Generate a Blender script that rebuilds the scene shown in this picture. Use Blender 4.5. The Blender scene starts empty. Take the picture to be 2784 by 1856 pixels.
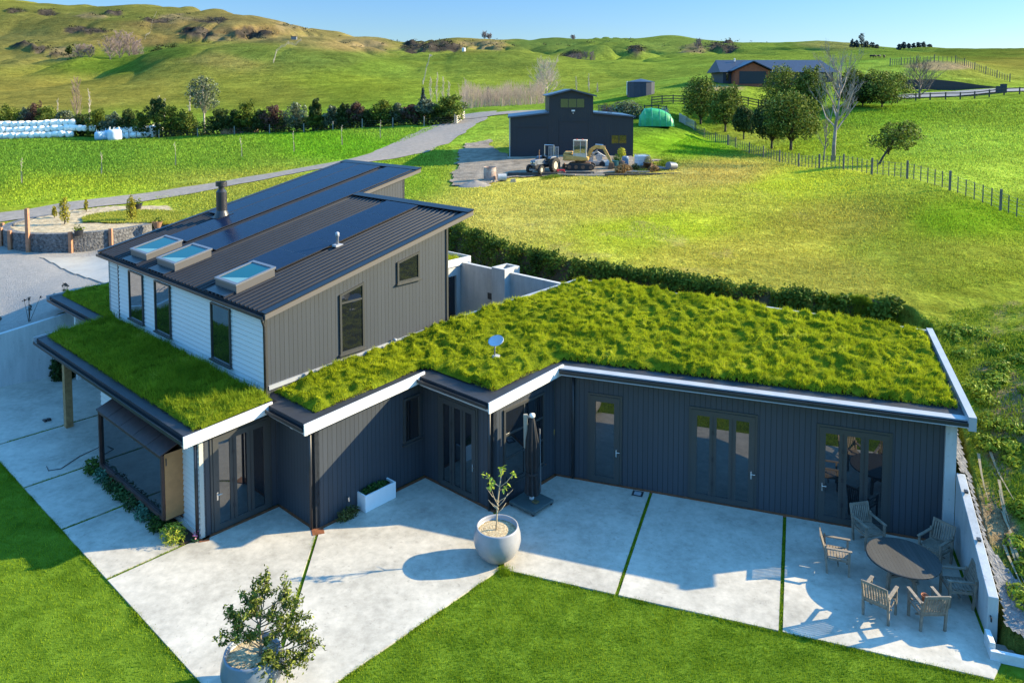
import bpy, math, random
import numpy as np
from mathutils import Vector, Matrix
random.seed(7); RNG = np.random.default_rng(7)
SC = bpy.context.scene; COL = SC.collection
# ------------------------------------------------------------------ camera, sky, sun, exposure
FPX, PITCH, CAMH, UC, VHOR = 2070.0, math.radians(3.6), 12.0, 1392.0, 241.0
VP = VHOR + FPX*math.tan(PITCH)
cd_ = bpy.data.cameras.new('camera'); cam = bpy.data.objects.new('camera', cd_); COL.objects.link(cam)
cam.location = (0, 0, CAMH); cam.rotation_euler = (math.radians(90)-PITCH, 0, 0)
cd_.sensor_width = 36; cd_.lens = 36*FPX/2784; cd_.shift_y = -(928-VP)/2784; cd_.clip_start = .1; cd_.clip_end = 9000
SC.camera = cam
SUN_EL, SUN_AZ = math.radians(25), math.radians(80)          # azimuth clockwise from +Y
wd = bpy.data.worlds.new('World'); SC.world = wd; wd.use_nodes = True
_n = wd.node_tree.nodes; _l = wd.node_tree.links
sky = _n.new('ShaderNodeTexSky'); sky.sky_type = 'NISHITA'; sky.sun_disc = False
sky.sun_elevation = SUN_EL; sky.sun_rotation = SUN_AZ; sky.air_density = 1.0; sky.dust_density = 0.25; sky.ozone_density = 3.0; sky.altitude = 200
_tc = _n.new('ShaderNodeTexCoord'); _sp = _n.new('ShaderNodeSeparateXYZ'); _l.new(_tc.outputs['Generated'], _sp.inputs[0])
_rp = _n.new('ShaderNodeValToRGB'); _l.new(_sp.outputs['Z'], _rp.inputs[0]); _e = _rp.color_ramp.elements      # tint ramp: zenith blue raised to fill the shade, low sky held down
_e[0].position = 0; _e[0].color = (.325, .355, .38, 1); _e[1].position = .5; _e[1].color = (.80, 1.55, 1.82, 1); _x = _e.new(.13); _x.color = (.255, .37, .50, 1)
_mx = _n.new('ShaderNodeMix'); _mx.data_type = 'RGBA'; _mx.blend_type = 'MULTIPLY'; _mx.inputs[0].default_value = 1; _l.new(sky.outputs[0], _mx.inputs[6]); _l.new(_rp.outputs[0], _mx.inputs[7])
_bg = _n['Background']; _l.new(_mx.outputs[2], _bg.inputs[0]); _bg.inputs[1].default_value = .13
sl = bpy.data.lights.new('sun', 'SUN'); sun = bpy.data.objects.new('sun', sl); COL.objects.link(sun)
sl.energy = 4.7; sl.angle = math.radians(.5); sl.color = (1, .83, .53)
sd = Vector((math.sin(SUN_AZ)*math.cos(SUN_EL), math.cos(SUN_AZ)*math.cos(SUN_EL), math.sin(SUN_EL)))
sun.rotation_euler = sd.to_track_quat('Z', 'Y').to_euler(); sun.location = (40, 0, 60)
SC.view_settings.view_transform = 'Standard'; SC.view_settings.look = 'None'; SC.view_settings.exposure = 1.55
SC.view_settings.gamma = 1; SC.view_settings.use_curve_mapping = False

# ------------------------------------------------------------------ frames and helpers
def ray(u, v):
    x = (u-UC)/FPX; z = -(v-VP)/FPX; c, s = math.cos(PITCH), math.sin(PITCH)
    return np.array([x, c+z*s, -s+z*c])
def gp(u, v, z=0.):
    d = ray(u, v); t = (z-CAMH)/d[2]; return np.array([d[0]*t, d[1]*t, z])
def at(u, v, Y):
    d = ray(u, v); t = Y/d[1]; return np.array([d[0]*t, Y, CAMH+d[2]*t])
ORG = np.array([-8.29, 19.59, 0.]); ROT = math.radians(48.1)
AX = np.array([math.cos(ROT), math.sin(ROT), 0]); BX = np.array([-math.sin(ROT), math.cos(ROT), 0])
def ab(a, b, z=0.): return ORG+AX*a+BX*b+np.array([0, 0, z])
_ca, _sa = math.cos(math.radians(22.4)), math.sin(math.radians(22.4))
def cd(c, d): return (8.94+c*_sa+d*_ca, -4.87-c*_ca+d*_sa)      # wing frame -> house frame
def cdw(c, d, z=0.): a, b = cd(c, d); return ab(a, b, z)
ROTC = ROT-math.radians(67.6)

def lin(r, g, b): return tuple(((x/255+.055)/1.055)**2.4 if x > 10 else x/255/12.92 for x in (r, g, b))
def _hash(ix, iy, k):
    h = (ix*374761393+iy*668265263+k*974634113) & 0x7fffffff
    h = ((h ^ (h >> 13))*1274126177) & 0x7fffffff
    return ((h ^ (h >> 16)) & 0xffff)/65535.
def vnoise(x, y, k=0):
    x = np.asarray(x, float); y = np.asarray(y, float)
    ix = np.floor(x).astype(np.int64); iy = np.floor(y).astype(np.int64); fx = x-ix; fy = y-iy
    fx = fx*fx*(3-2*fx); fy = fy*fy*(3-2*fy)
    a = _hash(ix, iy, k); b = _hash(ix+1, iy, k); c = _hash(ix, iy+1, k); d = _hash(ix+1, iy+1, k)
    return (a*(1-fx)+b*fx)*(1-fy)+(c*(1-fx)+d*fx)*fy
def fbm(x, y, o=4, k=0):
    s = 0; A = .5
    for i in range(o): s = s+A*vnoise(x*2**i+i*17.3, y*2**i-i*9.1, k+i); A *= .5
    return s
def sstep(x): x = np.clip(x, 0, 1); return x*x*(3-2*x)
def inpoly(px, py, poly):
    r = np.zeros(np.shape(px), bool); n = len(poly)
    for i in range(n):
        x0, y0 = poly[i]; x1, y1 = poly[(i+1) % n]
        if y0 == y1: continue
        c = ((y0 > py) != (y1 > py)) & (px < (x1-x0)*(py-y0)/(y1-y0)+x0); r ^= c
    return r
def segdist(px, py, p, q):
    dx, dy = q[0]-p[0], q[1]-p[1]; t = np.clip(((px-p[0])*dx+(py-p[1])*dy)/(dx*dx+dy*dy+1e-12), 0, 1)
    return np.hypot(px-p[0]-t*dx, py-p[1]-t*dy)
def polydist(px, py, poly):
    d = np.full(np.shape(px), 1e9)
    for i in range(len(poly)): d = np.minimum(d, segdist(px, py, poly[i], poly[(i+1) % len(poly)]))
    return d

def link(o, parent=None):
    COL.objects.link(o)
    if parent: o.parent = parent
    return o
def tag(o, label=None, cat=None, group=None, kind=None):
    if label: o['label'] = label
    if cat: o['category'] = cat
    if group: o['group'] = group
    if kind: o['kind'] = kind
    return o
def thing(name, label, cat, loc=(0, 0, 0), rz=0., group=None):
    o = link(bpy.data.objects.new(name, None)); o.location = [float(x) for x in loc]; o.rotation_euler = (0, 0, rz)
    o.empty_display_size = .3
    return tag(o, label, cat, group)
def npmesh(name, V, F, mat, parent=None, smooth=False):
    """V (n,3) array, F (m,k) array of equal-sized faces"""
    me = bpy.data.meshes.new(name); V = np.ascontiguousarray(V, np.float32); F = np.ascontiguousarray(F, np.int32)
    m, k = F.shape
    me.vertices.add(len(V)); me.vertices.foreach_set('co', V.ravel())
    me.loops.add(m*k); me.loops.foreach_set('vertex_index', F.ravel())
    me.polygons.add(m); me.polygons.foreach_set('loop_start', np.arange(0, m*k, k, dtype=np.int32))
    try: me.polygons.foreach_set('loop_total', np.full(m, k, np.int32))
    except Exception: pass
    me.polygons.foreach_set('use_smooth', np.full(m, smooth, bool))
    me.update(calc_edges=True); me.materials.append(mat)
    return link(bpy.data.objects.new(name, me), parent)
class MB:
    def __init__(s, T=None): s.v = []; s.f = []; s.T = T
    def add(s, V, F):
        o = len(s.v); s.v += [tuple(float(c) for c in p) for p in V]; s.f += [tuple(i+o for i in f) for f in F]; return s
    def box(s, x0, x1, y0, y1, z0, z1):
        x0, x1 = min(x0, x1), max(x0, x1); y0, y1 = min(y0, y1), max(y0, y1); z0, z1 = min(z0, z1), max(z0, z1)
        return s.add([(x0, y0, z0), (x1, y0, z0), (x1, y1, z0), (x0, y1, z0), (x0, y0, z1), (x1, y0, z1), (x1, y1, z1), (x0, y1, z1)],
                     [(3, 2, 1, 0), (4, 5, 6, 7), (0, 1, 5, 4), (1, 2, 6, 5), (2, 3, 7, 6), (3, 0, 4, 7)])
    def hexa(s, P):   # 8 points: bottom ring then top ring, counter-clockwise from above
        return s.add(P, [(3, 2, 1, 0), (4, 5, 6, 7), (0, 1, 5, 4), (1, 2, 6, 5), (2, 3, 7, 6), (3, 0, 4, 7)])
    def prism(s, poly, z0, z1):   # z0, z1 numbers or functions of (x, y)
        f0 = z0 if callable(z0) else (lambda x, y: z0); f1 = z1 if callable(z1) else (lambda x, y: z1)
        n = len(poly); ar = sum(poly[i][0]*poly[(i+1) % n][1]-poly[(i+1) % n][0]*poly[i][1] for i in range(n))
        if ar < 0: poly = poly[::-1]
        V = [(x, y, f0(x, y)) for x, y in poly]+[(x, y, f1(x, y)) for x, y in poly]
        return s.add(V, [tuple(range(n-1, -1, -1)), tuple(range(n, 2*n))]+[(i, (i+1) % n, n+(i+1) % n, n+i) for i in range(n)])
    def bar(s, p, q, w, h, up=(0, 0, 1)):    # rectangular bar from p to q
        p, q = Vector(p), Vector(q); d = (q-p).normalized(); u = Vector(up)
        if abs(d.dot(u)) > .98: u = Vector((1, 0, 0))
        x = d.cross(u).normalized()*(w/2); z = x.cross(d).normalized()*(h/2)
        return s.hexa([p-x-z, p+x-z, q+x-z, q-x-z, p-x+z, p+x+z, q+x+z, q-x+z])
    def path(s, pts, r, n=8, cap=True):
        pts = [Vector(p) for p in pts]; R = r if isinstance(r, (list, tuple)) else [r]*len(pts); V = []; F = []; k = len(pts)
        u = None
        for i, p in enumerate(pts):
            d = (pts[min(i+1, k-1)]-pts[max(i-1, 0)]).normalized()
            if u is None: u = d.orthogonal().normalized()
            else:
                u = u-d*u.dot(d); u = u.normalized() if u.length > 1e-6 else d.orthogonal().normalized()
            w = d.cross(u)
            for j in range(n):
                a = 2*math.pi*j/n; V.append(p+(u*math.cos(a)+w*math.sin(a))*R[i])
        for i in range(k-1):
            for j in range(n): F.append((i*n+j, i*n+(j+1) % n, (i+1)*n+(j+1) % n, (i+1)*n+j))
        if cap: F += [tuple(range(n-1, -1, -1)), tuple(range((k-1)*n, k*n))]
        return s.add(V, F)
    def lathe(s, prof, n=24, c=(0, 0, 0), axis=None, cap=True):
        M = Matrix.Identity(3) if axis is None else Vector(axis).to_track_quat('Z', 'Y').to_matrix(); c = Vector(c); V = []; F = []; k = len(prof)
        for r, z in prof:
            for j in range(n): a = 2*math.pi*j/n; V.append(c+M @ Vector((r*math.cos(a), r*math.sin(a), z)))
        for i in range(k-1):
            for j in range(n): F.append((i*n+j, i*n+(j+1) % n, (i+1)*n+(j+1) % n, (i+1)*n+j))
        if cap: F += [tuple(range(n-1, -1, -1)), tuple(range((k-1)*n, k*n))]
        return s.add(V, F)
    def build(s, name, mat, parent=None, smooth=False, bevel=0):
        V = s.v
        if s.T: V = [s.T(*p) for p in V]
        me = bpy.data.meshes.new(name); me.from_pydata(V, [], s.f); me.update(); me.materials.append(mat)
        if smooth: me.polygons.foreach_set('use_smooth', [True]*len(me.polygons))
        o = link(bpy.data.objects.new(name, me), parent)
        if bevel:
            b = o.modifiers.new('bevel', 'BEVEL'); b.width = bevel; b.segments = 2; b.limit_method = 'ANGLE'
        return o
def Tcd(x, y, z): a, b = cd(x, y); return (a, b, z)
def copy_tree(o, parent=None):
    c = o.copy(); COL.objects.link(c)
    if parent: c.parent = parent
    for ch in list(o.children): copy_tree(ch, c)
    return c

# ------------------------------------------------------------------ materials
def newmat(name):
    m = bpy.data.materials.new(name); m.use_nodes = True; return m, m.node_tree.nodes, m.node_tree.links, m.node_tree.nodes['Principled BSDF']
def mat(name, c, rough=.6, metal=0., var=.0, scale=4., bump=0., bscale=60., spec=.5, c2=None, dist=.02):
    """procedural surface: base colour broken by world-scale noise, noise bump"""
    m, n, l, p = newmat(name); p.inputs['Roughness'].default_value = rough; p.inputs['Metallic'].default_value = metal
    p.inputs['Specular IOR Level'].default_value = spec
    g = n.new('ShaderNodeNewGeometry')
    if var or c2:
        t = n.new('ShaderNodeTexNoise'); t.inputs['Scale'].default_value = scale; t.inputs['Detail'].default_value = 6; t.inputs['Roughness'].default_value = .65
        l.new(g.outputs['Position'], t.inputs['Vector'])
        r = n.new('ShaderNodeValToRGB'); r.color_ramp.elements[0].position = .3; r.color_ramp.elements[1].position = .7
        lo = tuple(x*(1-var) for x in c); hi = c2 if c2 else tuple(min(1, x*(1+var)) for x in c)
        r.color_ramp.elements[0].color = (*lo, 1); r.color_ramp.elements[1].color = (*hi, 1)
        l.new(t.outputs[0], r.inputs[0]); l.new(r.outputs[0], p.inputs['Base Color'])
    else: p.inputs['Base Color'].default_value = (*c, 1)
    if bump:
        t = n.new('ShaderNodeTexNoise'); t.inputs['Scale'].default_value = bscale; t.inputs['Detail'].default_value = 4
        l.new(g.outputs['Position'], t.inputs['Vector'])
        b = n.new('ShaderNodeBump'); b.inputs['Strength'].default_value = bump; b.inputs['Distance'].default_value = dist
        l.new(t.outputs[0], b.inputs['Height']); l.new(b.outputs[0], p.inputs['Normal'])
    return m
def leafmat(name, c0, c1, c2=None, trans=.3, rough=.55, patch=.0):
    """foliage: every leaf or blade (mesh island) gets its own tint, some light passes through"""
    m, n, l, p = newmat(name); g = n.new('ShaderNodeNewGeometry')
    r = n.new('ShaderNodeValToRGB'); e = r.color_ramp.elements; e[0].color = (*c0, 1); e[1].color = (*c1, 1); e[0].position = .1; e[1].position = .9
    if c2: x = e.new(.97); x.color = (*c2, 1); e[1].position = .8
    fac = g.outputs['Random Per Island']
    if patch:
        t = n.new('ShaderNodeTexNoise'); t.inputs['Scale'].default_value = patch; t.inputs['Detail'].default_value = 3; l.new(g.outputs['Position'], t.inputs['Vector'])
        a = n.new('ShaderNodeMath'); a.operation = 'MULTIPLY_ADD'; a.inputs[1].default_value = 2.2; a.inputs[2].default_value = -.6; l.new(t.outputs[0], a.inputs[0])
        b = n.new('ShaderNodeMix'); b.inputs[0].default_value = .6; l.new(g.outputs['Random Per Island'], b.inputs[2]); l.new(a.outputs[0], b.inputs[3]); fac = b.outputs[0]
    l.new(fac, r.inputs[0]); l.new(r.outputs[0], p.inputs['Base Color']); p.inputs['Roughness'].default_value = rough; p.inputs['Specular IOR Level'].default_value = .06
    if trans:
        tr = n.new('ShaderNodeBsdfTranslucent'); mx = n.new('ShaderNodeMixShader'); mx.inputs[0].default_value = trans
        l.new(r.outputs[0], tr.inputs[0]); l.new(p.outputs[0], mx.inputs[1]); l.new(tr.outputs[0], mx.inputs[2]); l.new(mx.outputs[0], n['Material Output'].inputs[0])
    return m
def boardmat(name, c, direction, pitch, groove=.05, rough=.55, var=.12, vertical=True):
    """boards: grooves every `pitch` metres along `direction` (object space), slight tone change per board"""
    m, n, l, p = newmat(name); tc = n.new('ShaderNodeTexCoord')
    d = n.new('ShaderNodeVectorMath'); d.operation = 'DOT_PRODUCT'; d.inputs[1].default_value = direction; l.new(tc.outputs['Object'], d.inputs[0])
    q = n.new('ShaderNodeMath'); q.operation = 'DIVIDE'; q.inputs[1].default_value = pitch; l.new(d.outputs['Value'], q.inputs[0])
    fr = n.new('ShaderNodeMath'); fr.operation = 'FRACT'; l.new(q.outputs[0], fr.inputs[0])
    fl = n.new('ShaderNodeMath'); fl.operation = 'FLOOR'; l.new(q.outputs[0], fl.inputs[0])
    wn = n.new('ShaderNodeTexWhiteNoise'); wn.noise_dimensions = '1D'; l.new(fl.outputs[0], wn.inputs['W'])
    gr = n.new('ShaderNodeMath'); gr.operation = 'GREATER_THAN'; gr.inputs[1].default_value = groove/pitch*.28; l.new(fr.outputs[0], gr.inputs[0])
    r = n.new('ShaderNodeValToRGB'); r.color_ramp.elements[0].color = (*[x*(1-var) for x in c], 1); r.color_ramp.elements[1].color = (*[min(1, x*(1+var)) for x in c], 1)
    t = n.new('ShaderNodeTexNoise'); t.inputs['Scale'].default_value = 1.3; t.inputs['Detail'].default_value = 5
    mp = n.new('ShaderNodeMapping'); mp.inputs['Scale'].default_value = (6, 6, .5) if vertical else (1, 1, 8); l.new(tc.outputs['Object'], mp.inputs[0]); l.new(mp.outputs[0], t.inputs['Vector'])
    mx = n.new('ShaderNodeMix'); mx.inputs[0].default_value = .55; l.new(wn.outputs[0], mx.inputs[2]); l.new(t.outputs[0], mx.inputs[3]); l.new(mx.outputs[0], r.inputs[0])
    gm = n.new('ShaderNodeMix'); gm.data_type = 'RGBA'; gm.inputs[6].default_value = (*[x*.3 for x in c], 1); l.new(gr.outputs[0], gm.inputs[0]); l.new(r.outputs[0], gm.inputs[7])
    l.new(gm.outputs[2], p.inputs['Base Color']); p.inputs['Roughness'].default_value = rough
    b = n.new('ShaderNodeBump'); b.inputs['Strength'].default_value = .8; b.inputs['Distance'].default_value = .012; l.new(gr.outputs[0], b.inputs['Height']); l.new(b.outputs[0], p.inputs['Normal'])
    return m
def glassmat(name, tint=(.008, .010, .013), refl=.11, rcol=(.95, .97, 1), k=.65):
    """double glazing before an unlit room: dark body, mirror coat that strengthens at grazing angles"""
    m, n, l, p = newmat(name); p.inputs['Base Color'].default_value = (*tint, 1); p.inputs['Roughness'].default_value = .3; p.inputs['Specular IOR Level'].default_value = 0
    gl = n.new('ShaderNodeBsdfGlossy'); gl.inputs['Roughness'].default_value = .015; gl.inputs['Color'].default_value = (*rcol, 1)
    lw = n.new('ShaderNodeLayerWeight'); lw.inputs['Blend'].default_value = .35
    a = n.new('ShaderNodeMath'); a.operation = 'MULTIPLY_ADD'; a.inputs[1].default_value = k; a.inputs[2].default_value = refl; a.use_clamp = True; l.new(lw.outputs['Fresnel'], a.inputs[0])
    mx = n.new('ShaderNodeMixShader'); l.new(a.outputs[0], mx.inputs[0]); l.new(p.outputs[0], mx.inputs[1]); l.new(gl.outputs[0], mx.inputs[2]); l.new(mx.outputs[0], n['Material Output'].inputs[0])
    return m

# ------------------------------------------------------------------ foliage geometry
def leaves(P, N, size, aspect=.5, jit=.35, rng=RNG):
    """one rhombic leaf per point; N = rough facing"""
    n = len(P); N = N+rng.normal(0, .6, (n, 3)); N /= np.linalg.norm(N, axis=1, keepdims=True)+1e-9
    t = np.cross(N, rng.normal(0, 1, (n, 3))); t /= np.linalg.norm(t, axis=1, keepdims=True)+1e-9
    w = np.cross(N, t); s = (size*(1+rng.uniform(-jit, jit, n)))[:, None]
    V = np.stack([P-t*s*.5, P+w*s*aspect*.5+N*s*.08, P+t*s*.5, P-w*s*aspect*.5+N*s*.08], 1).reshape(-1, 3)
    F = np.arange(4*n).reshape(n, 4)
    return V, F
def blades(P, h, w, lean=.35, rng=RNG, dirv=None):
    """grass blades: bent two-segment strips (3 triangles each would be costly: one kinked quad-tri pair)"""
    n = len(P); a = rng.uniform(0, 2*math.pi, n); s = np.stack([np.cos(a), np.sin(a), 0*a], 1)
    b = rng.uniform(0, 2*math.pi, n); L = np.stack([np.cos(b), np.sin(b), 0*b], 1)*(rng.uniform(.1, 1, n)*lean)[:, None]
    if dirv is not None: L = L+np.array(dirv)[None]*lean
    H = (h*rng.uniform(.6, 1.25, n))[:, None]; W = (w*rng.uniform(.7, 1.3, n))[:, None]
    up = np.array([0, 0, 1.])[None]
    V = np.stack([P-s*W*.5, P+s*W*.5, P+L*H+up*H*np.sqrt(np.maximum(.2, 1-(L**2).sum(1, keepdims=True)))], 1).reshape(-1, 3)
    return V, np.arange(3*n).reshape(n, 3)
def ellipsoid_pts(n, c, r, rng=RNG, shell=.55):
    d = rng.normal(0, 1, (n, 3)); d /= np.linalg.norm(d, axis=1, keepdims=True)
    k = rng.uniform(shell, 1, n)**.6
    return np.array(c)+d*np.array(r)*k[:, None], d
def blob_crown(blobs, nleaf, size, aspect=.55, rng=RNG, shell=.5):
    vol = np.array([b[1][0]*b[1][2] for b in blobs]); cnt = np.maximum(8, (nleaf*vol/vol.sum()).astype(int)); P = []; N = []
    for (c, r), k in zip(blobs, cnt):
        p, d = ellipsoid_pts(k, c, r, rng, shell); P.append(p); N.append(d)
    return leaves(np.concatenate(P), np.concatenate(N), size, aspect, rng=rng)
# ------------------------------------------------------------------ terrain: spline through surveyed points
TP = []
def tp(u, v, Y): d = ray(u, v); TP.append((d[0]/d[1], Y, d[2]/d[1]))
def tw(p): TP.append((p[0]/p[1], p[1], (p[2]-CAMH)/p[1]))
# gravel drive and road side, left
for u, v, Y in ((0, 930, 30.3), (185, 862, 30.8), (100, 800, 36), (40, 690, 44), (250, 690, 44.5), (0, 590, 54), (200, 560, 57), (500, 520, 63), (800, 470, 70), (1000, 440, 75),
                (1100, 400, 85), (1200, 350, 105), (1280, 315, 126), (1300, 292, 142), (60, 500, 73), (276, 473, 78), (477, 452, 82), (657, 432, 87), (799, 415, 90), (1034, 376, 98),
                (0, 376, 142), (300, 372, 140), (600, 362, 135), (900, 352, 125), (1200, 344, 112), (-400, 372, 142), (-400, 560, 58), (-400, 780, 36), (-700, 700, 40),
                (1150, 470, 70), (1000, 520, 58), (800, 560, 52), (1100, 560, 50), (300, 640, 48), (500, 600, 52)): tp(u, v, Y)
# field behind the house, bank top
for u, v, Y in ((1234, 610, 42.5), (1372, 673, 37), (1530, 712, 34), (1856, 762, 31), (2133, 806, 28.6), (2330, 818, 27.6), (1387, 430, 76), (1721, 426, 76), (1330, 492, 63), (1500, 480, 65),
                (1750, 470, 66), (1900, 440, 72), (1560, 350, 96), (1860, 358, 99), (1700, 560, 49), (1500, 560, 49), (2000, 600, 44), (2200, 540, 50), (2300, 640, 40), (2500, 620, 39), (2000, 500, 58),
                (1915, 372, 103), (2000, 403, 90), (2075, 431, 78), (2171, 453, 68), (2293, 463, 60), (2466, 486, 51), (2582, 518, 47), (2720, 569, 43.5), (2850, 640, 38)): tp(u, v, Y)
# right field, house knoll, road bank
for u, v, Y in ((2386, 445, 66), (2270, 434, 72), (2143, 412, 82), (2500, 400, 74), (2784, 420, 66), (2300, 312, 105), (2120, 330, 112), (2500, 266, 118), (2784, 258, 115), (3100, 262, 112), (3100, 450, 60),
                (2000, 229, 134), (2200, 228, 134), (1850, 262, 122), (2000, 280, 117), (1760, 300, 112), (1650, 312, 112), (1700, 246, 146), (2420, 262, 122), (2600, 236, 128), (2784, 240, 126), (2450, 232, 133),
                (2540, 172, 150), (2600, 172, 150), (2660, 195, 146), (2740, 218, 142), (2420, 182, 152), (2300, 180, 158)): tp(u, v, Y)
# slope beside the right wing
for c, d, z in ((11.3, 6, 3.95), (11.3, 3, 3.1), (11.3, 0, 2.0), (11.2, -2, 1.2), (11.2, -3.6, .55), (12, -5.4, .15), (13.5, -6.5, .1), (15, -4, .85), (14.5, 0, 2.25), (14, 4, 3.5), (18, 2, 2.9), (18, 8, 4.2), (17, -3, 1.3), (20, -8, .5), (23, 0, 2.7), (24, 6, 4.0)): tw(cdw(c, d, z))
# hills
for u, v, Y in (
    # meadow behind hedge, up to the near hill crest
    (-300, 345, 190), (100, 335, 190), (500, 330, 190), (900, 318, 185), (1150, 296, 180), (1400, 286, 185), (1600, 262, 210), (1700, 238, 230), (1650, 248, 190),
    (-300, 262, 290), (0, 262, 290), (250, 255, 290), (500, 250, 290), (800, 235, 290), (1000, 228, 285), (1250, 225, 290), (1500, 222, 290), (1750, 210, 300),
    (-300, 228, 400), (0, 213, 420), (90, 200, 425), (180, 186, 430), (277, 174, 440), (376, 150, 445), (494, 131, 450), (590, 124, 450), (672, 120, 450), (795, 113, 455), (850, 119, 455), (928, 131, 455), (1047, 152, 460), (1126, 158, 460), (1173, 150, 470), (1260, 145, 480), (1351, 150, 480), (1400, 143, 480), (1442, 148, 480), (1521, 160, 480), (1600, 170, 480), (1750, 165, 480),
    (650, 185, 350), (350, 205, 350), (900, 185, 350), (1350, 190, 360), (1100, 195, 340), (1600, 195, 350),
    # valley, then the far ridge
    (-300, 215, 600), (0, 178, 600), (100, 172, 600), (280, 172, 600), (494, 150, 600), (795, 135, 600), (1000, 160, 600), (1173, 158, 600), (1351, 155, 600), (1521, 175, 620), (1700, 165, 620),
    (0, 110, 760), (200, 95, 760), (400, 105, 760), (600, 105, 760), (750, 98, 780), (900, 115, 800), (1100, 145, 760), (1300, 128, 800), (1450, 135, 800), (1600, 130, 800), (1750, 125, 800),
    (-300, 2, 1000), (0, 9, 1000), (120, 17, 1000), (237, 27, 1000), (330, 21, 1000), (395, 22, 1000), (474, 31, 1000), (593, 34, 1000), (672, 40, 1000), (751, 58, 1000), (830, 78, 1000), (930, 95, 1000), (987, 103, 1010), (1039, 104, 1010), (1098, 115, 1010), (1165, 113, 1000), (1205, 103.5, 1000), (1284, 105, 1000), (1323, 109, 1000), (1442, 114, 1000), (1521, 109, 1000), (1679, 107, 1000), (1758, 101, 1000), (1806, 94, 1000), (1856, 98, 1000), (1895, 106, 1000),
    (1975, 114, 900), (2093, 118, 850), (2172, 115, 820), (2212, 113, 820), (2300, 116, 820), (2420, 137, 700), (2528, 138, 600), (2607, 143, 550), (2784, 135, 550), (3100, 132, 550),
    (1900, 165, 400), (2100, 158, 380), (2300, 152, 380), (2500, 152, 380), (2700, 152, 380), (3000, 150, 380), (1900, 198, 260), (2100, 185, 250), (2300, 172, 250), (2500, 166, 250), (2700, 172, 250), (3000, 175, 250), (1800, 220, 200), (2100, 205, 190), (2760, 190, 200),
    (1900, 138, 650), (2100, 138, 600), (2300, 135, 600),
    (-300, 75, 1600), (0, 80, 1600), (400, 90, 1600), (800, 130, 1600), (1200, 150, 1600), (1600, 150, 1600), (2000, 150, 1600), (2400, 170, 1500), (2784, 170, 1500), (3100, 170, 1500)): tp(u, v, Y)
_A = np.array(TP); LK = 2.2; SK = FPX/330
_P = np.stack([_A[:, 0]*SK, np.log(_A[:, 1])*LK], 1); _n = len(_P)
def _tps(d2): return np.where(d2 > 1e-12, d2*np.log(np.maximum(d2, 1e-12)), 0)*.5
_K = _tps(((_P[:, None]-_P[None])**2).sum(2))+np.eye(_n)*.012; _Q = np.concatenate([np.ones((_n, 1)), _P], 1)
_M = np.block([[_K, _Q], [_Q.T, np.zeros((3, 3))]]); _sol = np.linalg.solve(_M, np.concatenate([_A[:, 2], np.zeros(3)]))
def T(x, y):
    """natural ground height at world x, y (y > 5)"""
    x = np.atleast_1d(np.asarray(x, float)); y = np.atleast_1d(np.asarray(y, float)); sh = x.shape; x = x.ravel(); y = np.maximum(y.ravel(), 5)
    p = np.stack([np.clip(x/y, -1.6, 1.6)*SK, np.log(y)*LK], 1); out = np.empty(len(x))
    for i in range(0, len(x), 20000):
        q = p[i:i+20000]; out[i:i+20000] = _tps(((q[:, None]-_P[None])**2).sum(2)) @ _sol[:_n]+_sol[_n]+q @ _sol[_n+1:]
    z = CAMH+out*y
    # gullies, slips and sheep tracks grow with distance; small lumps near by
    far = sstep((y-220)/300)
    w_ = (vnoise(x/90, y/90, 91)-.5)*1.6; gul = 1-np.abs(2*vnoise(x/46+w_+y/260, y/170+w_, 92)-1); gul2 = 1-np.abs(2*vnoise(x/21+w_*2, y/80, 93)-1)
    z = z-far*(gul**3*13+gul2**3*4.5-4.5)*(.25+1.3*sstep((vnoise(x/210, y/210, 94)-.3)/.4))*(1-.9*np.exp(-((y-1000)/130)**2))*(.35+.65*sstep((y-420)/250))*(1-.72*sstep((x/y-.12)/.1))+far*((fbm(x/75, y/75, 4, 3)-.47)*15+(np.abs(fbm(x/120, y/120, 3, 13)-.45)-.1)*26)*(1-.85*np.exp(-((y-1000)/130)**2))*(1-.75*sstep((x/y-.12)/.1))+sstep((y-45)/60)*(fbm(x/14, y/14, 3, 5)-.44)*.9*(1-.3*far)+(fbm(x/2.6, y/2.6, 3, 9)-.44)*.16
    return z.reshape(sh)
# levelled pad cut into the slope: lawn, patio, house, yard.  last number: width of the batter along that edge
PADE = [(-70, 19, .5), (-4, 17.15, .2), (4, 15.95, .2), (9, 14.9, .3), (14.2, 13.4, .4), (16.15, 9.6, .2), (16.15, -.4, .2), (*cd(11.2, 5.75), .15), (*cd(11.13, -3.85), .15), (*cd(12.0, -4.6), .4), (*cd(13.2, -6.3), 3), (*cd(60, -24), 5), (*cd(60, -80), 5), (-70, -60, 5)]
BANKTOP = [(1190, 588, 45.5), (1234, 610, 42.5), (1372, 673, 37), (1530, 712, 34), (1856, 762, 31), (2133, 806, 28.6), (2330, 818, 27.6), (2440, 830, 27)]
_bt = [(at(u, v, Y)[0]-.04, Y-.55) for u, v, Y in BANKTOP]
PAD = [tuple(ab(a, b)[:2]) for a, b, w in PADE[:5]]+_bt+[tuple(ab(a, b)[:2]) for a, b, w in PADE[7:]]; PADW = [w for *_, w in PADE[:5]]+[.3]*len(_bt)+[w for *_, w in PADE[7:]]
def ground(x, y):
    x = np.asarray(x, float); y = np.asarray(y, float); z = T(x, y); ins = inpoly(x, y, PAD); near = np.full(x.shape, 1e9); W = np.full(x.shape, 1.)
    for i in range(len(PAD)):
        d = segdist(x, y, PAD[i], PAD[(i+1) % len(PAD)]); k = d < near; near = np.where(k, d, near); W = np.where(k, PADW[i], W)
    w = sstep(near/W); return np.where(ins, -.25, -.25*(1-w)+z*w)
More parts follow.
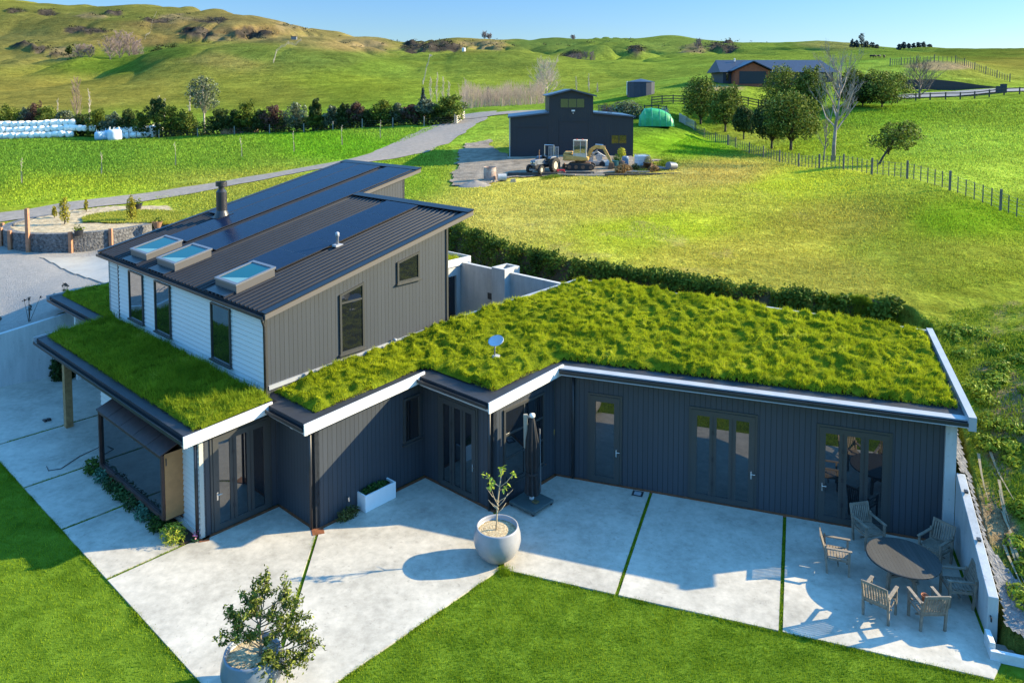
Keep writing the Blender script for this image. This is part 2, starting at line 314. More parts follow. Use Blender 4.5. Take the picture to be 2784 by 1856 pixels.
def gz(x, y): return float(ground(np.array([x]), np.array([y]))[0])
def on(u, v, Y): p = at(u, v, Y); return np.array([p[0], p[1], gz(p[0], p[1])])      # ground point on a given bearing and distance

NU, NV = 680, 600
_s = (np.linspace(-950, 3750, NU)-UC)/FPX; _y = np.exp(np.linspace(math.log(9.), math.log(1700.), NV))
gx = _s[None, :]*_y[:, None]; gy = np.repeat(_y[:, None], NU, 1); gzz = ground(gx, gy)
# grass tone as the land has it: (u, v of the place, colour)
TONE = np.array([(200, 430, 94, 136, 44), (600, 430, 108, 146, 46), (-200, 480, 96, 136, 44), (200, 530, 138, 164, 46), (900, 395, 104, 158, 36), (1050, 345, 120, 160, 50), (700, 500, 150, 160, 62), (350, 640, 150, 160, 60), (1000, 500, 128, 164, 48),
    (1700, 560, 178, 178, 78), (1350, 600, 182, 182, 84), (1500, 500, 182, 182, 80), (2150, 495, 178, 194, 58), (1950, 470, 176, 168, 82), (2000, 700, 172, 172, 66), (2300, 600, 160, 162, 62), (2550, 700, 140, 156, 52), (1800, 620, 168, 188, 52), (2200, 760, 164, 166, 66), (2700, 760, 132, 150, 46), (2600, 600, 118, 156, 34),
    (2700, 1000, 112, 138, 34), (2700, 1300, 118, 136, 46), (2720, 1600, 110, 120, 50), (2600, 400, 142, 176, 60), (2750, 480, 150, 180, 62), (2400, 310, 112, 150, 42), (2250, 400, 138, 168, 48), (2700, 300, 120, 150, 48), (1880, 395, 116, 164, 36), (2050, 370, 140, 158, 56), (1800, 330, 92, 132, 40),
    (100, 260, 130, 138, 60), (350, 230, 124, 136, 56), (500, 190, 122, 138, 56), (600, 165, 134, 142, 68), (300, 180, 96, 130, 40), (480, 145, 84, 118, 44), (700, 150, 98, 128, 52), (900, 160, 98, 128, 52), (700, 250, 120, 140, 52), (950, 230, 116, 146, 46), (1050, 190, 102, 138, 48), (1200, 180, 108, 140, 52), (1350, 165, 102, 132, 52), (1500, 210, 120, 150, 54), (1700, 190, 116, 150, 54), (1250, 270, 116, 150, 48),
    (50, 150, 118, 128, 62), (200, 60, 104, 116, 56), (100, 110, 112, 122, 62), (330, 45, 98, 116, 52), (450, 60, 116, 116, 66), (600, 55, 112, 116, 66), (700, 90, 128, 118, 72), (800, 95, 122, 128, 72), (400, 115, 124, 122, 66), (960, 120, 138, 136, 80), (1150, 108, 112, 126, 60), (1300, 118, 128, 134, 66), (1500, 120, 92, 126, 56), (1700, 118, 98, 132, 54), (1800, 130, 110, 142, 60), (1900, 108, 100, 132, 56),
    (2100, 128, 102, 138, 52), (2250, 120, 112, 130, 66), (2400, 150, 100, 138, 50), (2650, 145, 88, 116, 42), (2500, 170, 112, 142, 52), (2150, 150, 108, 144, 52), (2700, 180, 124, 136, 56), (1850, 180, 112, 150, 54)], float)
def scr(x, y, z):
    q = z-CAMH; yc = y*math.cos(PITCH)-q*math.sin(PITCH); zc = y*math.sin(PITCH)+q*math.cos(PITCH); return UC+FPX*x/yc, VP-FPX*zc/yc
pu, pv = scr(gx, gy, gzz)
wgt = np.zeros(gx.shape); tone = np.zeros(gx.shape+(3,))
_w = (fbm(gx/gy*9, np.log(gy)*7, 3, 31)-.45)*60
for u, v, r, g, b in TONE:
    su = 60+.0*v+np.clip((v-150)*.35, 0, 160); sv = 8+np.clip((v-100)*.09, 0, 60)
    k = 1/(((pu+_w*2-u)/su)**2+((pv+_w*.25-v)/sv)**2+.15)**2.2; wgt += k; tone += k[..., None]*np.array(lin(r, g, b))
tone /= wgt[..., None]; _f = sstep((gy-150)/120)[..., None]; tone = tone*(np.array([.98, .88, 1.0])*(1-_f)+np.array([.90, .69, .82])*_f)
def ell(u, v, ru, rv, e=.35, nz=.5):
    d = np.sqrt(((pu-u)/ru)**2+((pv-v)/rv)**2)+(fbm(gx/gy*60, np.log(gy)*60, 3, 51)-.45)*nz*2; return sstep((1-d)/e)
farm = (gy > 500).astype(float)
# rocky scarps and slips: cliff shade painted in as near-black, ochre scree
rock_shade = np.zeros(gx.shape); scree = np.zeros(gx.shape)
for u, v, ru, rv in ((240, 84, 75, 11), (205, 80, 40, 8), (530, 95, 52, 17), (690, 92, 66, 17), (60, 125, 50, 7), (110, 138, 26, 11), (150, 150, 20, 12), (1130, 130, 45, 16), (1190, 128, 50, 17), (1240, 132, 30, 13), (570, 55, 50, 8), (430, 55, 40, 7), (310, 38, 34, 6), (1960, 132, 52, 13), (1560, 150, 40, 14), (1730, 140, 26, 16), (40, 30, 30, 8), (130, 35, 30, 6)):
    rock_shade = np.maximum(rock_shade, ell(u, v, ru, rv)*farm)
for u, v, ru, rv in ((600, 105, 70, 14), (780, 75, 60, 22), (820, 105, 60, 9), (990, 125, 80, 16), (1310, 118, 80, 12), (170, 145, 60, 20), (240, 45, 60, 12), (480, 50, 60, 14), (1890, 135, 50, 14), (1000, 140, 60, 10), (560, 100, 40, 12), (1330, 130, 50, 9)):
    scree = np.maximum(scree, ell(u, v, ru, rv, .6, .7)*farm)
rough = np.maximum(rock_shade, scree*.5)
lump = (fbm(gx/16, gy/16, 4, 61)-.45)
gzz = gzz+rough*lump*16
# bare earth: on the cut slope beside the wing and on the mound
soil = np.maximum(sstep((fbm(gx/1.3, gy/1.3, 4, 71)-.46)/.08)*ell(2740, 1250, 140, 480, .5, .2), ell(2560, 180, 110, 16, .5, .3)*(gy < 170)*(gy > 125)*.9)
soil = np.maximum(soil, ell(1945, 240, 100, 13, .5, .2)*(gy < 160)*(gy > 105)*.8)
soil = np.maximum(soil, sstep((fbm(gx/2.5, gy/2.5, 4, 72)-.56)/.08)*ell(1800, 640, 700, 160, .7, .2)*.35*(gy < 75))
idx = np.arange(NU*NV).reshape(NV, NU)
F = np.stack([idx[:-1, :-1], idx[:-1, 1:], idx[1:, 1:], idx[1:, :-1]], -1).reshape(-1, 4)
def terrain_mat():
    m, n, l, p = newmat('pasture'); g = n.new('ShaderNodeNewGeometry'); p.inputs['Roughness'].default_value = .9; p.inputs['Specular IOR Level'].default_value = .0
    a = n.new('ShaderNodeAttribute'); a.attribute_name = 'tone'; k = n.new('ShaderNodeAttribute'); k.attribute_name = 'cover'
    sx = n.new('ShaderNodeSeparateColor'); l.new(k.outputs['Color'], sx.inputs[0])
    def noise(sc, det=5, rgh=.65, st=None):
        t = n.new('ShaderNodeTexNoise'); t.inputs['Scale'].default_value = sc; t.inputs['Detail'].default_value = det; t.inputs['Roughness'].default_value = rgh
        if st:
            mp = n.new('ShaderNodeMapping'); mp.inputs['Scale'].default_value = st; l.new(g.outputs['Position'], mp.inputs[0]); l.new(mp.outputs[0], t.inputs['Vector'])
        else: l.new(g.outputs['Position'], t.inputs['Vector'])
        return t.outputs[0]
    def mul(c, f, lo, hi):
        r = n.new('ShaderNodeMapRange'); r.inputs['From Min'].default_value = .3; r.inputs['From Max'].default_value = .7; r.inputs['To Min'].default_value = lo; r.inputs['To Max'].default_value = hi; l.new(f, r.inputs[0])
        v = n.new('ShaderNodeVectorMath'); v.operation = 'SCALE'; l.new(c, v.inputs[0]); l.new(r.outputs[0], v.inputs['Scale']); return v.outputs[0]
    def mixc(f, c, d):
        x = n.new('ShaderNodeMix'); x.data_type = 'RGBA'; l.new(f, x.inputs[0]); l.new(c, x.inputs[6])
        if isinstance(d, tuple): x.inputs[7].default_value = (*d, 1)
        else: l.new(d, x.inputs[7])
        return x.outputs[2]
    sc = n.new('ShaderNodeVectorMath'); sc.operation = 'SCALE'; sc.inputs['Scale'].default_value = GK; l.new(a.outputs['Color'], sc.inputs[0])
    c = mul(sc.outputs[0], noise(2.2, 8, .75), .55, 1.5); c = mul(c, noise(.5, 9, .8), .6, 1.42); c = mul(c, noise(.11, 6, .7, (1, 1.7, 1)), .7, 1.3); c = mul(c, noise(.02, 6), .8, 1.2); c = mul(c, noise(1, 6, .7, (.05, .05, 1.1)), .8, 1.2)
    # strawy dead stems among the green
    rr = n.new('ShaderNodeMapRange'); rr.inputs['From Min'].default_value = .52; rr.inputs['From Max'].default_value = .78; rr.inputs['To Max'].default_value = .36; l.new(noise(.9, 8, .8, (1, 1.0, 1)), rr.inputs[0])
    c = mixc(rr.outputs[0], c, (.24*GS, .19*GS, .055*GS))
    rk = n.new('ShaderNodeValToRGB'); rk.color_ramp.elements[0].position = .35; rk.color_ramp.elements[1].position = .68; rk.color_ramp.elements[0].color = (.007, .007, .009, 1); rk.color_ramp.elements[1].color = (.10, .082, .06, 1); l.new(noise(.05, 9, .8), rk.inputs[0])  # rocky tone; its near-black end is scarp shade put into the colour
    sr = n.new('ShaderNodeValToRGB'); sr.color_ramp.elements[0].position = .3; sr.color_ramp.elements[1].position = .7; sr.color_ramp.elements[0].color = (.05, .055, .02, 1); sr.color_ramp.elements[1].color = (.26, .19, .095, 1); l.new(noise(.06, 9, .75), sr.inputs[0])
    so = n.new('ShaderNodeValToRGB'); so.color_ramp.elements[0].position = .3; so.color_ramp.elements[1].position = .7; so.color_ramp.elements[0].color = (.13, .085, .045, 1); so.color_ramp.elements[1].color = (.40, .30, .17, 1); l.new(noise(3, 8, .7), so.inputs[0])
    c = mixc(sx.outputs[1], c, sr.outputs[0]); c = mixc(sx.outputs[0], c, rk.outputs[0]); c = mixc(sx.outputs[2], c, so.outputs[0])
    l.new(c, p.inputs['Base Color'])
    b1 = n.new('ShaderNodeBump'); b1.inputs['Strength'].default_value = 1.0; b1.inputs['Distance'].default_value = .24; l.new(noise(2.6, 7, .72), b1.inputs['Height'])
    b2 = n.new('ShaderNodeBump'); b2.inputs['Strength'].default_value = .8; b2.inputs['Distance'].default_value = 2.8; l.new(noise(.09, 8, .68), b2.inputs['Height']); l.new(b2.outputs[0], b1.inputs['Normal'])
    l.new(b1.outputs[0], p.inputs['Normal']); return m
GK = .80; GS = .8
PASTURE = terrain_mat()
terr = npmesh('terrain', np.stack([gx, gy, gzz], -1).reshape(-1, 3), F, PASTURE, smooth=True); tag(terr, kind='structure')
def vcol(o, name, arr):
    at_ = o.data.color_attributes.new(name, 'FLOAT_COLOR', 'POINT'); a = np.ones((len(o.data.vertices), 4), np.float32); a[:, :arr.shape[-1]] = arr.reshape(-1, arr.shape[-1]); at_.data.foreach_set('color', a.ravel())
vcol(terr, 'tone', tone); vcol(terr, 'cover', np.stack([rock_shade, scree, soil], -1))
# land carries on behind and below (seen only in reflections and from other places)
TINT = {'outer': lin(110, 140, 50)}
o = MB().prism([(-900, -900), (900, -900), (900, 8), (-900, 8)], -1.4, -.4).build('ground', mat('outer grass', tuple(x*GK for x in TINT['outer']), .9, var=.3, scale=.5)); tag(o, kind='structure')
def tone_at(x, y):
    i = np.clip(((x/y*FPX+UC)+950)/4700*(NU-1), 0, NU-1).round().astype(int); j = np.clip(np.log(np.maximum(y, 9)/9.)/math.log(1700/9.)*(NV-1), 0, NV-1).round().astype(int); return tone[j, i], soil[j, i]
def drape(name, cl, wl, m, off=.06, step=1.0, nw=8, edge=.35, kind='structure'):
    """ribbon laid on the ground along a centre line of world points with half widths"""
    P = [Vector((p[0], p[1], 0)) for p in cl]; pts = []; ws = []
    for i in range(len(P)-1):
        p0, p1, p2, p3 = P[max(i-1, 0)], P[i], P[i+1], P[min(i+2, len(P)-1)]; k = max(2, int((p2-p1).length/step))
        for j in range(k):
            t = j/k; q = .5*((2*p1)+(-p0+p2)*t+(2*p0-5*p1+4*p2-p3)*t*t+(-p0+3*p1-3*p2+p3)*t**3); pts.append(q); ws.append(wl[i]*(1-t)+wl[i+1]*t)
    pts.append(P[-1]); ws.append(wl[-1]); V = []
    for i, q in enumerate(pts):
        d = (pts[min(i+1, len(pts)-1)]-pts[max(i-1, 0)]).normalized(); nrm = Vector((-d.y, d.x, 0))
        for j in range(nw+1):
            s = (j/nw*2-1); e = edge*(vnoise(i*.37, j*0+3.3*(s > 0))-.5)*(abs(s) > .99)*2; x = q+nrm*(s*ws[i]+float(e)*(1 if s > 0 else -1)); V.append((x.x, x.y))
    V = np.array(V); z = ground(V[:, 0], V[:, 1])+off; V = np.column_stack([V, z]); n = len(pts); I = np.arange(n*(nw+1)).reshape(n, nw+1)
    F = np.stack([I[:-1, 1:], I[:-1, :-1], I[1:, :-1], I[1:, 1:]], -1).reshape(-1, 4)
    o = npmesh(name, V, F, m, smooth=True); tag(o, kind=kind); return o
def blanket(name, poly, m, off=.05, cell=.4, amp=.0, kind='structure', zf=None, edge=.25):
    """sheet over a polygon of world xy points following the ground"""
    P = np.array(poly); x0, y0 = P.min(0); x1, y1 = P.max(0); nx, ny = int((x1-x0)/cell)+2, int((y1-y0)/cell)+2
    X, Y = np.meshgrid(x0+np.arange(nx)*cell, y0+np.arange(ny)*cell); ins = inpoly(X, Y, poly)
    d = polydist(X, Y, poly)*np.where(ins, 1, -1)+(fbm(X/1.1, Y/1.1, 3, 17)-.45)*edge*2
    Z = (ground(X, Y) if zf is None else zf(X, Y))+off+amp*(fbm(X/.35, Y/.35, 3, 23)-.4); keep = d > 0
    Q = keep[:-1, :-1] & keep[:-1, 1:] & keep[1:, 1:] & keep[1:, :-1]; I = np.arange(nx*ny).reshape(ny, nx)
    F = np.stack([I[:-1, :-1], I[:-1, 1:], I[1:, 1:], I[1:, :-1]], -1)[Q]; used = np.unique(F); rm = np.full(nx*ny, -1); rm[used] = np.arange(len(used))
    V = np.stack([X, Y, Z], -1).reshape(-1, 3)[used]; o = npmesh(name, V, rm[F], m, smooth=True); tag(o, kind=kind); return o
GRAVEL = mat('gravel', (.235, .205, .175), .95, var=.2, scale=2.2, bump=.6, bscale=22, dist=.04, spec=.1)
GRAVELW = mat('warm gravel', (.26, .24, .215), .95, var=.15, scale=5, bump=.8, bscale=18, dist=.05, spec=.1)
W2 = lambda u, v, Y: tuple(at(u, v, Y)[:2])
road = [(-500, 660, 48), (-200, 622, 51), (0, 596, 53.8), (250, 560, 58), (500, 527, 63), (800, 475, 71), (1000, 442, 77), (1120, 405, 86), (1200, 362, 101), (1262, 330, 117), (1310, 313, 130)]
drape('driveway', [W2(*p) for p in road], [1.9, 1.9, 1.9, 1.9, 1.8, 1.8, 2.1, 3.2, 3.8, 3.6, 3.0], GRAVEL)
drape('road', [W2(1262, 326, 119), W2(1330, 318, 122), W2(1420, 316, 122), W2(1560, 322, 118)], [3.0, 3, 3, 3], GRAVEL, off=.11)
blanket('gravel_yard', [tuple(at(u, v, 50)[:2]/50*Y) for u, v, Y in ((1232, 474, 66), (1240, 452, 79), (1262, 436, 88), (1330, 400, 90), (1387, 428, 76.5), (1720, 424, 76.5), (1735, 440, 72), (1730, 468, 66), (1560, 476, 65), (1400, 484, 64), (1290, 508, 59.5), (1215, 505, 60))], mat('yard gravel', (.22, .18, .135), .95, var=.45, scale=1.3, bump=.9, bscale=7, dist=.08, spec=.1), off=.10, edge=.9, cell=.2)
blanket('gravel_drive', [tuple(ab(a, b)[:2]) for a, b in ((-40, 21), (-9, 17.0), (-1.5, 16.24), (6, 15.0), (9, 14.4), (13.9, 13.4), (16, 22), (15, 27), (6, 34), (-6, 42), (-40, 60))], GRAVELW, off=.07, cell=.2, zf=T, edge=.02)
# ------------------------------------------------------------------ lawn and patio
LAWNM = mat('mown lawn', (.07, .14, .010), .95, var=.4, scale=1.6, bump=.8, bscale=35, c2=(.14, .22, .02), spec=.0)
def lawn_z(x, y): return np.zeros(np.shape(x))+.0
big = [tuple(ab(a, b)[:2]) for a, b in ((-70, 17), (-3.6, 16.1), (4, 15), (9, 13.8), (14, 12.8), (15.9, 9.4), (15.9, -.4), cd(11.1, 5.6), cd(11.05, -3.7), cd(13, -6.2), cd(60, -23.8), cd(60, -80), (-70, -60))]
lw = MB().prism(big, -.2, .0).build('lawn', LAWNM); tag(lw, kind='structure')
CONC = None
def concrete(name, c, c2, streak=False, rough=.5):
    m, n, l, p = newmat(name); g = n.new('ShaderNodeNewGeometry'); p.inputs['Roughness'].default_value = rough; p.inputs['Specular IOR Level'].default_value = .35
    def nz(s, d=6, r=.6, st=(1, 1, 1)):
        t = n.new('ShaderNodeTexNoise'); t.inputs['Scale'].default_value = s; t.inputs['Detail'].default_value = d; t.inputs['Roughness'].default_value = r
        mp = n.new('ShaderNodeMapping'); mp.inputs['Scale'].default_value = st; l.new(g.outputs['Position'], mp.inputs[0]); l.new(mp.outputs[0], t.inputs['Vector']); return t.outputs[0]
    r = n.new('ShaderNodeValToRGB'); e = r.color_ramp.elements; e[0].position = .36; e[1].position = .62; e[0].color = (*c, 1); e[1].color = (*c2, 1)
    x = n.new('ShaderNodeMix'); x.inputs[0].default_value = .42; l.new(nz(.8, 8, .7, (1, 1, .25) if streak else (1, 1, 1)), x.inputs[2]); l.new(nz(5, 8, .7, (1, 1, .12) if streak else (1, 1, 1)), x.inputs[3]); l.new(x.outputs[0], r.inputs[0])
    s = n.new('ShaderNodeMapRange'); s.inputs['From Min'].default_value = .62; s.inputs['From Max'].default_value = .75; s.inputs['To Max'].default_value = .35; l.new(nz(1.7, 8, .75), s.inputs[0])
    y = n.new('ShaderNodeMix'); y.data_type = 'RGBA'; l.new(s.outputs[0], y.inputs[0]); l.new(r.outputs[0], y.inputs[6]); y.inputs[7].default_value = (*[v*.72 for v in c], 1)
    q = n.new('ShaderNodeMapRange'); q.inputs['From Min'].default_value = .5; q.inputs['From Max'].default_value = .72; q.inputs['To Min'].default_value = 1.0; q.inputs['To Max'].default_value = .74; l.new(nz(.33, 10, .78), q.inputs[0])
    sp = n.new('ShaderNodeMapRange'); sp.inputs['From Min'].default_value = .66; sp.inputs['From Max'].default_value = .70; sp.inputs['To Min'].default_value = 1.0; sp.inputs['To Max'].default_value = .8; l.new(nz(9, 3, .5), sp.inputs[0])
    mm = n.new('ShaderNodeMath'); mm.operation = 'MULTIPLY'; l.new(q.outputs[0], mm.inputs[0]); l.new(sp.outputs[0], mm.inputs[1]); vs = n.new('ShaderNodeVectorMath'); vs.operation = 'SCALE'; l.new(y.outputs[2], vs.inputs[0]); l.new(mm.outputs[0], vs.inputs['Scale'])
    l.new(vs.outputs[0], p.inputs['Base Color'])
    b = n.new('ShaderNodeBump'); b.inputs['Strength'].default_value = .25; b.inputs['Distance'].default_value = .01; l.new(nz(30), b.inputs['Height']); l.new(b.outputs[0], p.inputs['Normal']); return m
CONC = concrete('patio concrete', (.31, .285, .235), (.53, .485, .405)); CONCW = concrete('cast concrete wall', (.34, .345, .34), (.50, .50, .485), True, .7)
j = .045
slabs = [[(-2.33, 16.3), (-2.33, 10.3+j), (7, 10.3+j), (7, 15.4)], [(-2.33, 10.3-j), (-2.33, 6.48+j), (2.4, 6.48+j), (2.4, 10.3-j)], [(-2.33, 6.48-j), (-2.33, 3.23+j), (-.58, 3.23+j), (-.58, 6.35), (-.58, 6.48-j)],
         [(-2.33, 3.23-j), (-2.33, .08+j), (-.52, .08+j), (-.55, 3.23-j)], [(-2.33, .08-j), (-2.33, -6.70), (2.24, -2.02), (2.24, -.16), (.02, -.12), (-.3, .08-j)],
         [(2.36, -2.0), (6.12, -2.06), (6.12, -4.93), (4.33, -6.8), (-2.24, -6.8)], [cd(.02, -.06), cd(2.98, -.06), cd(2.95, -4.93), cd(.05, -4.93), (4.5, -6.85), (6.24, -5.0), (8.9, -5.0)],
         [cd(3.07, -.06), cd(6.72, -.06), cd(6.62, -4.92), cd(3.04, -4.93)], [cd(6.81, -.06), cd(10.84, -.06), cd(10.86, -3.45), cd(11.0, -4.4), cd(10.75, -4.93), cd(6.71, -4.92)]]
pm = MB(lambda x, y, z: ab(x, y, z))
for s in slabs: pm.prism(s, .001, .035)
pt = pm.build('patio', CONC); tag(pt, kind='structure')
blanket('apron', [tuple(gp(u, v, 2.45)[:2]) for u, v in ((106, 697), (252, 764), (330, 802), (440, 740), (430, 680), (290, 689), (200, 695))], concrete('apron concrete', (.30, .27, .225), (.40, .365, .305)), off=.11, cell=.12, zf=T, edge=.02)
# steel edging strip between slabs and walls, rusted
RUST = mat('rusted steel', (.19, .062, .022), .75, var=.45, scale=9, bump=.2)
em = MB(lambda x, y, z: ab(x, y, z))
for p, q in (((0, -.07), (2.27, -.1)), ((2.27, -.1), (2.27, -1.9)), ((2.27, -1.97), (6.2, -2.0)), ((6.16, -2.0), (6.16, -4.95)), ((6.18, -4.95), (8.95, -4.95)), (cd(0, -.03), cd(10.84, -.03))):
    em.bar((*p, .02), (*q, .02), .1, .05)
em.bar((2.12, -1.98, .024), (2.4, -2.12, .024), .28, .05); em.bar((-.06, -.02, .02), (.16, -.15, .02), .25, .05)
tag(em.build('steel_edging', RUST), 'rusted steel edging strip between the patio slabs and the dark boarded walls', 'edging')
# ------------------------------------------------------------------ house
GREYB = (.037, .044, .0545)
B_A = boardmat('grey boards a', GREYB, (1, 0, 0), .15); B_B = boardmat('grey boards b', GREYB, (0, 1, 0), .15); B_C = boardmat('grey boards c', GREYB, (_sa, -_ca, 0), .15); B_D = boardmat('grey boards d', GREYB, (_ca, _sa, 0), .15)
WHITEB = boardmat('white weatherboard', (.56, .57, .57), (0, 0, 1), .15, .055, .5, .04, False); WHITE = mat('white fascia', (.66, .645, .61), .45, var=.05, scale=2)  # weatherboard: dark line at each lap is shade painted into the colour
DARKM = mat('charcoal metal', (.022, .022, .025), .42, var=.2, scale=3, spec=.5); MEMB = mat('roof membrane', (.022, .024, .03), .6, var=.3, scale=2.5); PARA = mat('grey capping', (.32, .33, .35), .45, var=.12, scale=2)
FRAME = mat('window joinery', (.045, .046, .045), .4); GLASS = glassmat('glazing'); GLASSU = glassmat('upper glazing', refl=.3, k=.75)
SILVER = mat('galvanised', (.42, .42, .43), .35, metal=.8); WOODP = mat('oiled timber', (.30, .175, .075), .6, var=.35, scale=6)
house = thing('house', 'grey boarded and white weatherboard house with solar roof and grass roofed wings', 'house', ORG, ROT)
H = house
def zA(a): return 3.0+.06*(a+.5)
def roofz(a, b):                       # top of the grass roof deck, house frame
    q = np.array([a-8.94, b+4.87]); c = q[0]*_sa-q[1]*_ca; d = q[0]*_ca+q[1]*_sa
    w = float(sstep((c+2.2)/2.6)); return zA(a)*(1-w)+(3.52+.075*d)*w
def wall(p, q, z0, z1, mat_, z1b=None, th=.16, T=None, name='wall'):
    """slab whose outer face runs p->q (outside on the right hand)"""
    (x0, y0), (x1, y1) = p, q; L = math.hypot(x1-x0, y1-y0); nx, ny = -(y1-y0)/L*th, (x1-x0)/L*th; zb = z1 if z1b is None else z1b
    m = MB(T).hexa([(x0, y0, z0), (x1, y1, z0), (x1+nx, y1+ny, z0), (x0+nx, y0+ny, z0), (x0, y0, z1), (x1, y1, zb), (x1+nx, y1+ny, zb), (x0+nx, y0+ny, z1)])
    return m.build(name, mat_, H)
def weatherboards(p, q, z0, z1, name='wall', pitch=.15):
    (x0, y0), (x1, y1) = p, q; L = math.hypot(x1-x0, y1-y0); ox, oy = (y1-y0)/L, -(x1-x0)/L; m = MB(); n = int(round((z1-z0)/pitch))
    for i in range(n):
        a = z0+(z1-z0)*i/n; b = z0+(z1-z0)*(i+1)/n
        P = [(x0+ox*t, y0+oy*t, z) for t, z in ((.034, a+.012), (.006, b), (-.14, b), (-.14, a))]; Q = [(x1+ox*t, y1+oy*t, z) for t, z in ((.034, a+.012), (.006, b), (-.14, b), (-.14, a))]
        m.add(P+Q, [(0, 1, 5, 4), (1, 2, 6, 5), (2, 3, 7, 6), (3, 0, 4, 7), (3, 2, 1, 0), (4, 5, 6, 7)])
    return m.build(name, WHITEB, H)
# lower walls (outer face on the right of travel)
weatherboards((0, .98), (0, 0), 0, 2.85)
MB().box(-.012, .1, -.03, .03, .03, 2.9).build('corner_board', mat('pale corner board', (.42, .41, .36), .6), H)
wall((0, 0), (2.3, 0), .03, 2.9, B_A, 3.03)
wall((2.3, -.001), (2.3, -1.9), .03, 3.03, B_B)
wall((2.3, -1.9), (6.2, -1.9), .03, 3.03, B_A, 3.27)
wall((6.2, -1.901), (6.2, -4.87), .03, 3.27, B_B)
wall((6.2, -4.87), (8.94, -4.87), .03, 3.27, B_A, 3.42)
wall((0, .02), (10.66, .02), .03, 3.40, B_C, T=Tcd)
wall((9.42, .4), (15.6, -.2), -.2, 3.5, B_A, 3.8)
MB(Tcd).box(10.66, 10.92, -.1, 5.5, -.1, 3.42).build('wall', CONCW, H)
MB().box(.02, 9.3, .2, 6.6, -.1, .03).build('floor', CONCW, H)
# white pier at the far end of the room, back walls of the porch, posts
weatherboards((0, 6.72), (0, 5.55), 0, 2.85); weatherboards((1.6, 6.75), (.14, 6.75), 0, 2.85); wall((2.4, 12.3), (2.4, 6.7), .03, 3.0, WHITEB); wall((4, 11.6), (1.7, 11.6), .03, 3.0, WHITEB)
weatherboards((2.5, 15.6), (2.5, 12.3), 0, 3.15)
for a, b, w in ((.05, 10.05, .24), (1.9, 14.6, .16)):
    MB().box(a-w/2, a+w/2, b-w/2, b+w/2, .03, 2.85+.06*a).build('post', WOODP if w > .2 else WHITE, H, bevel=.01)
MB().box(-.02, .12, 9.9-.42, 6.7, 2.66, 2.86).build('beam', DARKM, H)
# upper storey
weatherboards((2.25, 11), (2.25, .46), 3.15, 5.55)
MB().box(2.2, 2.235, .45, 10.98, 3.12, 3.26).build('skirting', WHITE, H)
zR = lambda a: 5.62+.2336*(a-2.22)
wall((2.27, .44), (9.42, .44), 3.05, 5.54, B_A, zR(9.42)-.09)
wall((9.42, .6), (9.42, 6.9), 3.05, zR(9.42)-.2, B_B); wall((9.42, 7.0), (13.0, 7.0), 2.2, zR(9.42)-.09, B_A, zR(13)-.09); wall((13.0, 7.0), (13.0, 12.0), 2.2, zR(13)-.2, B_B)
wall((13.0, 12.0), (2.25, 12.0), 2.2, zR(13)-.2, WHITEB, 5.5); wall((2.25, 12.), (2.25, 11.02), 3.1, 5.5, WHITEB)
MB().box(2.215, 2.30, .40, .46, 3.1, 5.5).build('corner_board', FRAME, H)
MB().box(2.215, 2.26, 10.96, 11.03, 3.1, 5.5).build('corner_board', FRAME, H)
MB().box(9.37, 9.45, .40, .46, 3.1, zR(9.42)-.25).build('corner_board', FRAME, H)
MB().bar((2.3, .405, 3.34), (9.4, .405, 3.62), .06, .12).build('flashing', PARA, H)
# main roof: two trays of trapezoidal metal, far one runs higher up the slope
ROOFM = mat('brown black roofing', (.0095, .0095, .0118), .4, var=.2, scale=1.5, spec=.3)
def ribbed(a0, a1, b0, b1, name='roof', pitch=.25):
    prof = []; b = b0
    while b < b1-.001:
        for t, z in ((0, 0), (.56, 0), (.70, .05), (.82, .05), (.96, 0)): prof.append((min(b+t*pitch, b1), z))
        b += pitch
    prof.append((b1, 0)); k = len(prof); V = [(a0, y, zR(a0)+z) for y, z in prof]+[(a1, y, zR(a1)+z) for y, z in prof]+[(a0, y, zR(a0)-.05) for y, z in prof]+[(a1, y, zR(a1)-.05) for y, z in prof]
    F = [(i+1, i, k+i, k+i+1) for i in range(k-1)]+[(i, i+1, 2*k+i+1, 2*k+i) for i in range(k-1)]+[(k+i+1, k+i, 3*k+i, 3*k+i+1) for i in range(k-1)]+[(2*k, 2*k+k-1, 4*k-1, 3*k)]
    return MB().add(V, F).build(name, ROOFM, H)
ribbed(2.12, 10.3, .18, 6.85); ribbed(2.12, 13.7, 6.85, 12.45)
def slope_bar(a0, a1, b0, b1, dz0, dz1, name, m):    # box following the roof slope
    return MB().hexa([(a0, b0, zR(a0)+dz0), (a1, b0, zR(a1)+dz0), (a1, b1, zR(a1)+dz0), (a0, b1, zR(a0)+dz0), (a0, b0, zR(a0)+dz1), (a1, b0, zR(a1)+dz1), (a1, b1, zR(a1)+dz1), (a0, b1, zR(a0)+dz1)]).build(name, m, H)
BARGE = mat('barge grey', (.11, .098, .09), .5)
slope_bar(2.06, 10.42, .09, .17, -.12, .03, 'barge_board', BARGE); slope_bar(2.05, 10.43, .06, .30, .055, .075, 'barge_flashing', ROOFM)
slope_bar(2.06, 13.82, 12.45, 12.53, -.12, .03, 'barge_board', BARGE); slope_bar(2.05, 13.83, 12.36, 12.56, .055, .075, 'barge_flashing', ROOFM)
slope_bar(10.3, 13.82, 6.82, 6.9, -.12, .03, 'barge_board', BARGE); slope_bar(10.44, 13.83, 6.78, 7.0, .055, .075, 'barge_flashing', ROOFM)
slope_bar(10.3, 10.42, .17, 6.82, -.12, .03, 'barge_board', BARGE); slope_bar(10.12, 10.44, .06, 6.95, .078, .1, 'ridge_flashing', ROOFM)
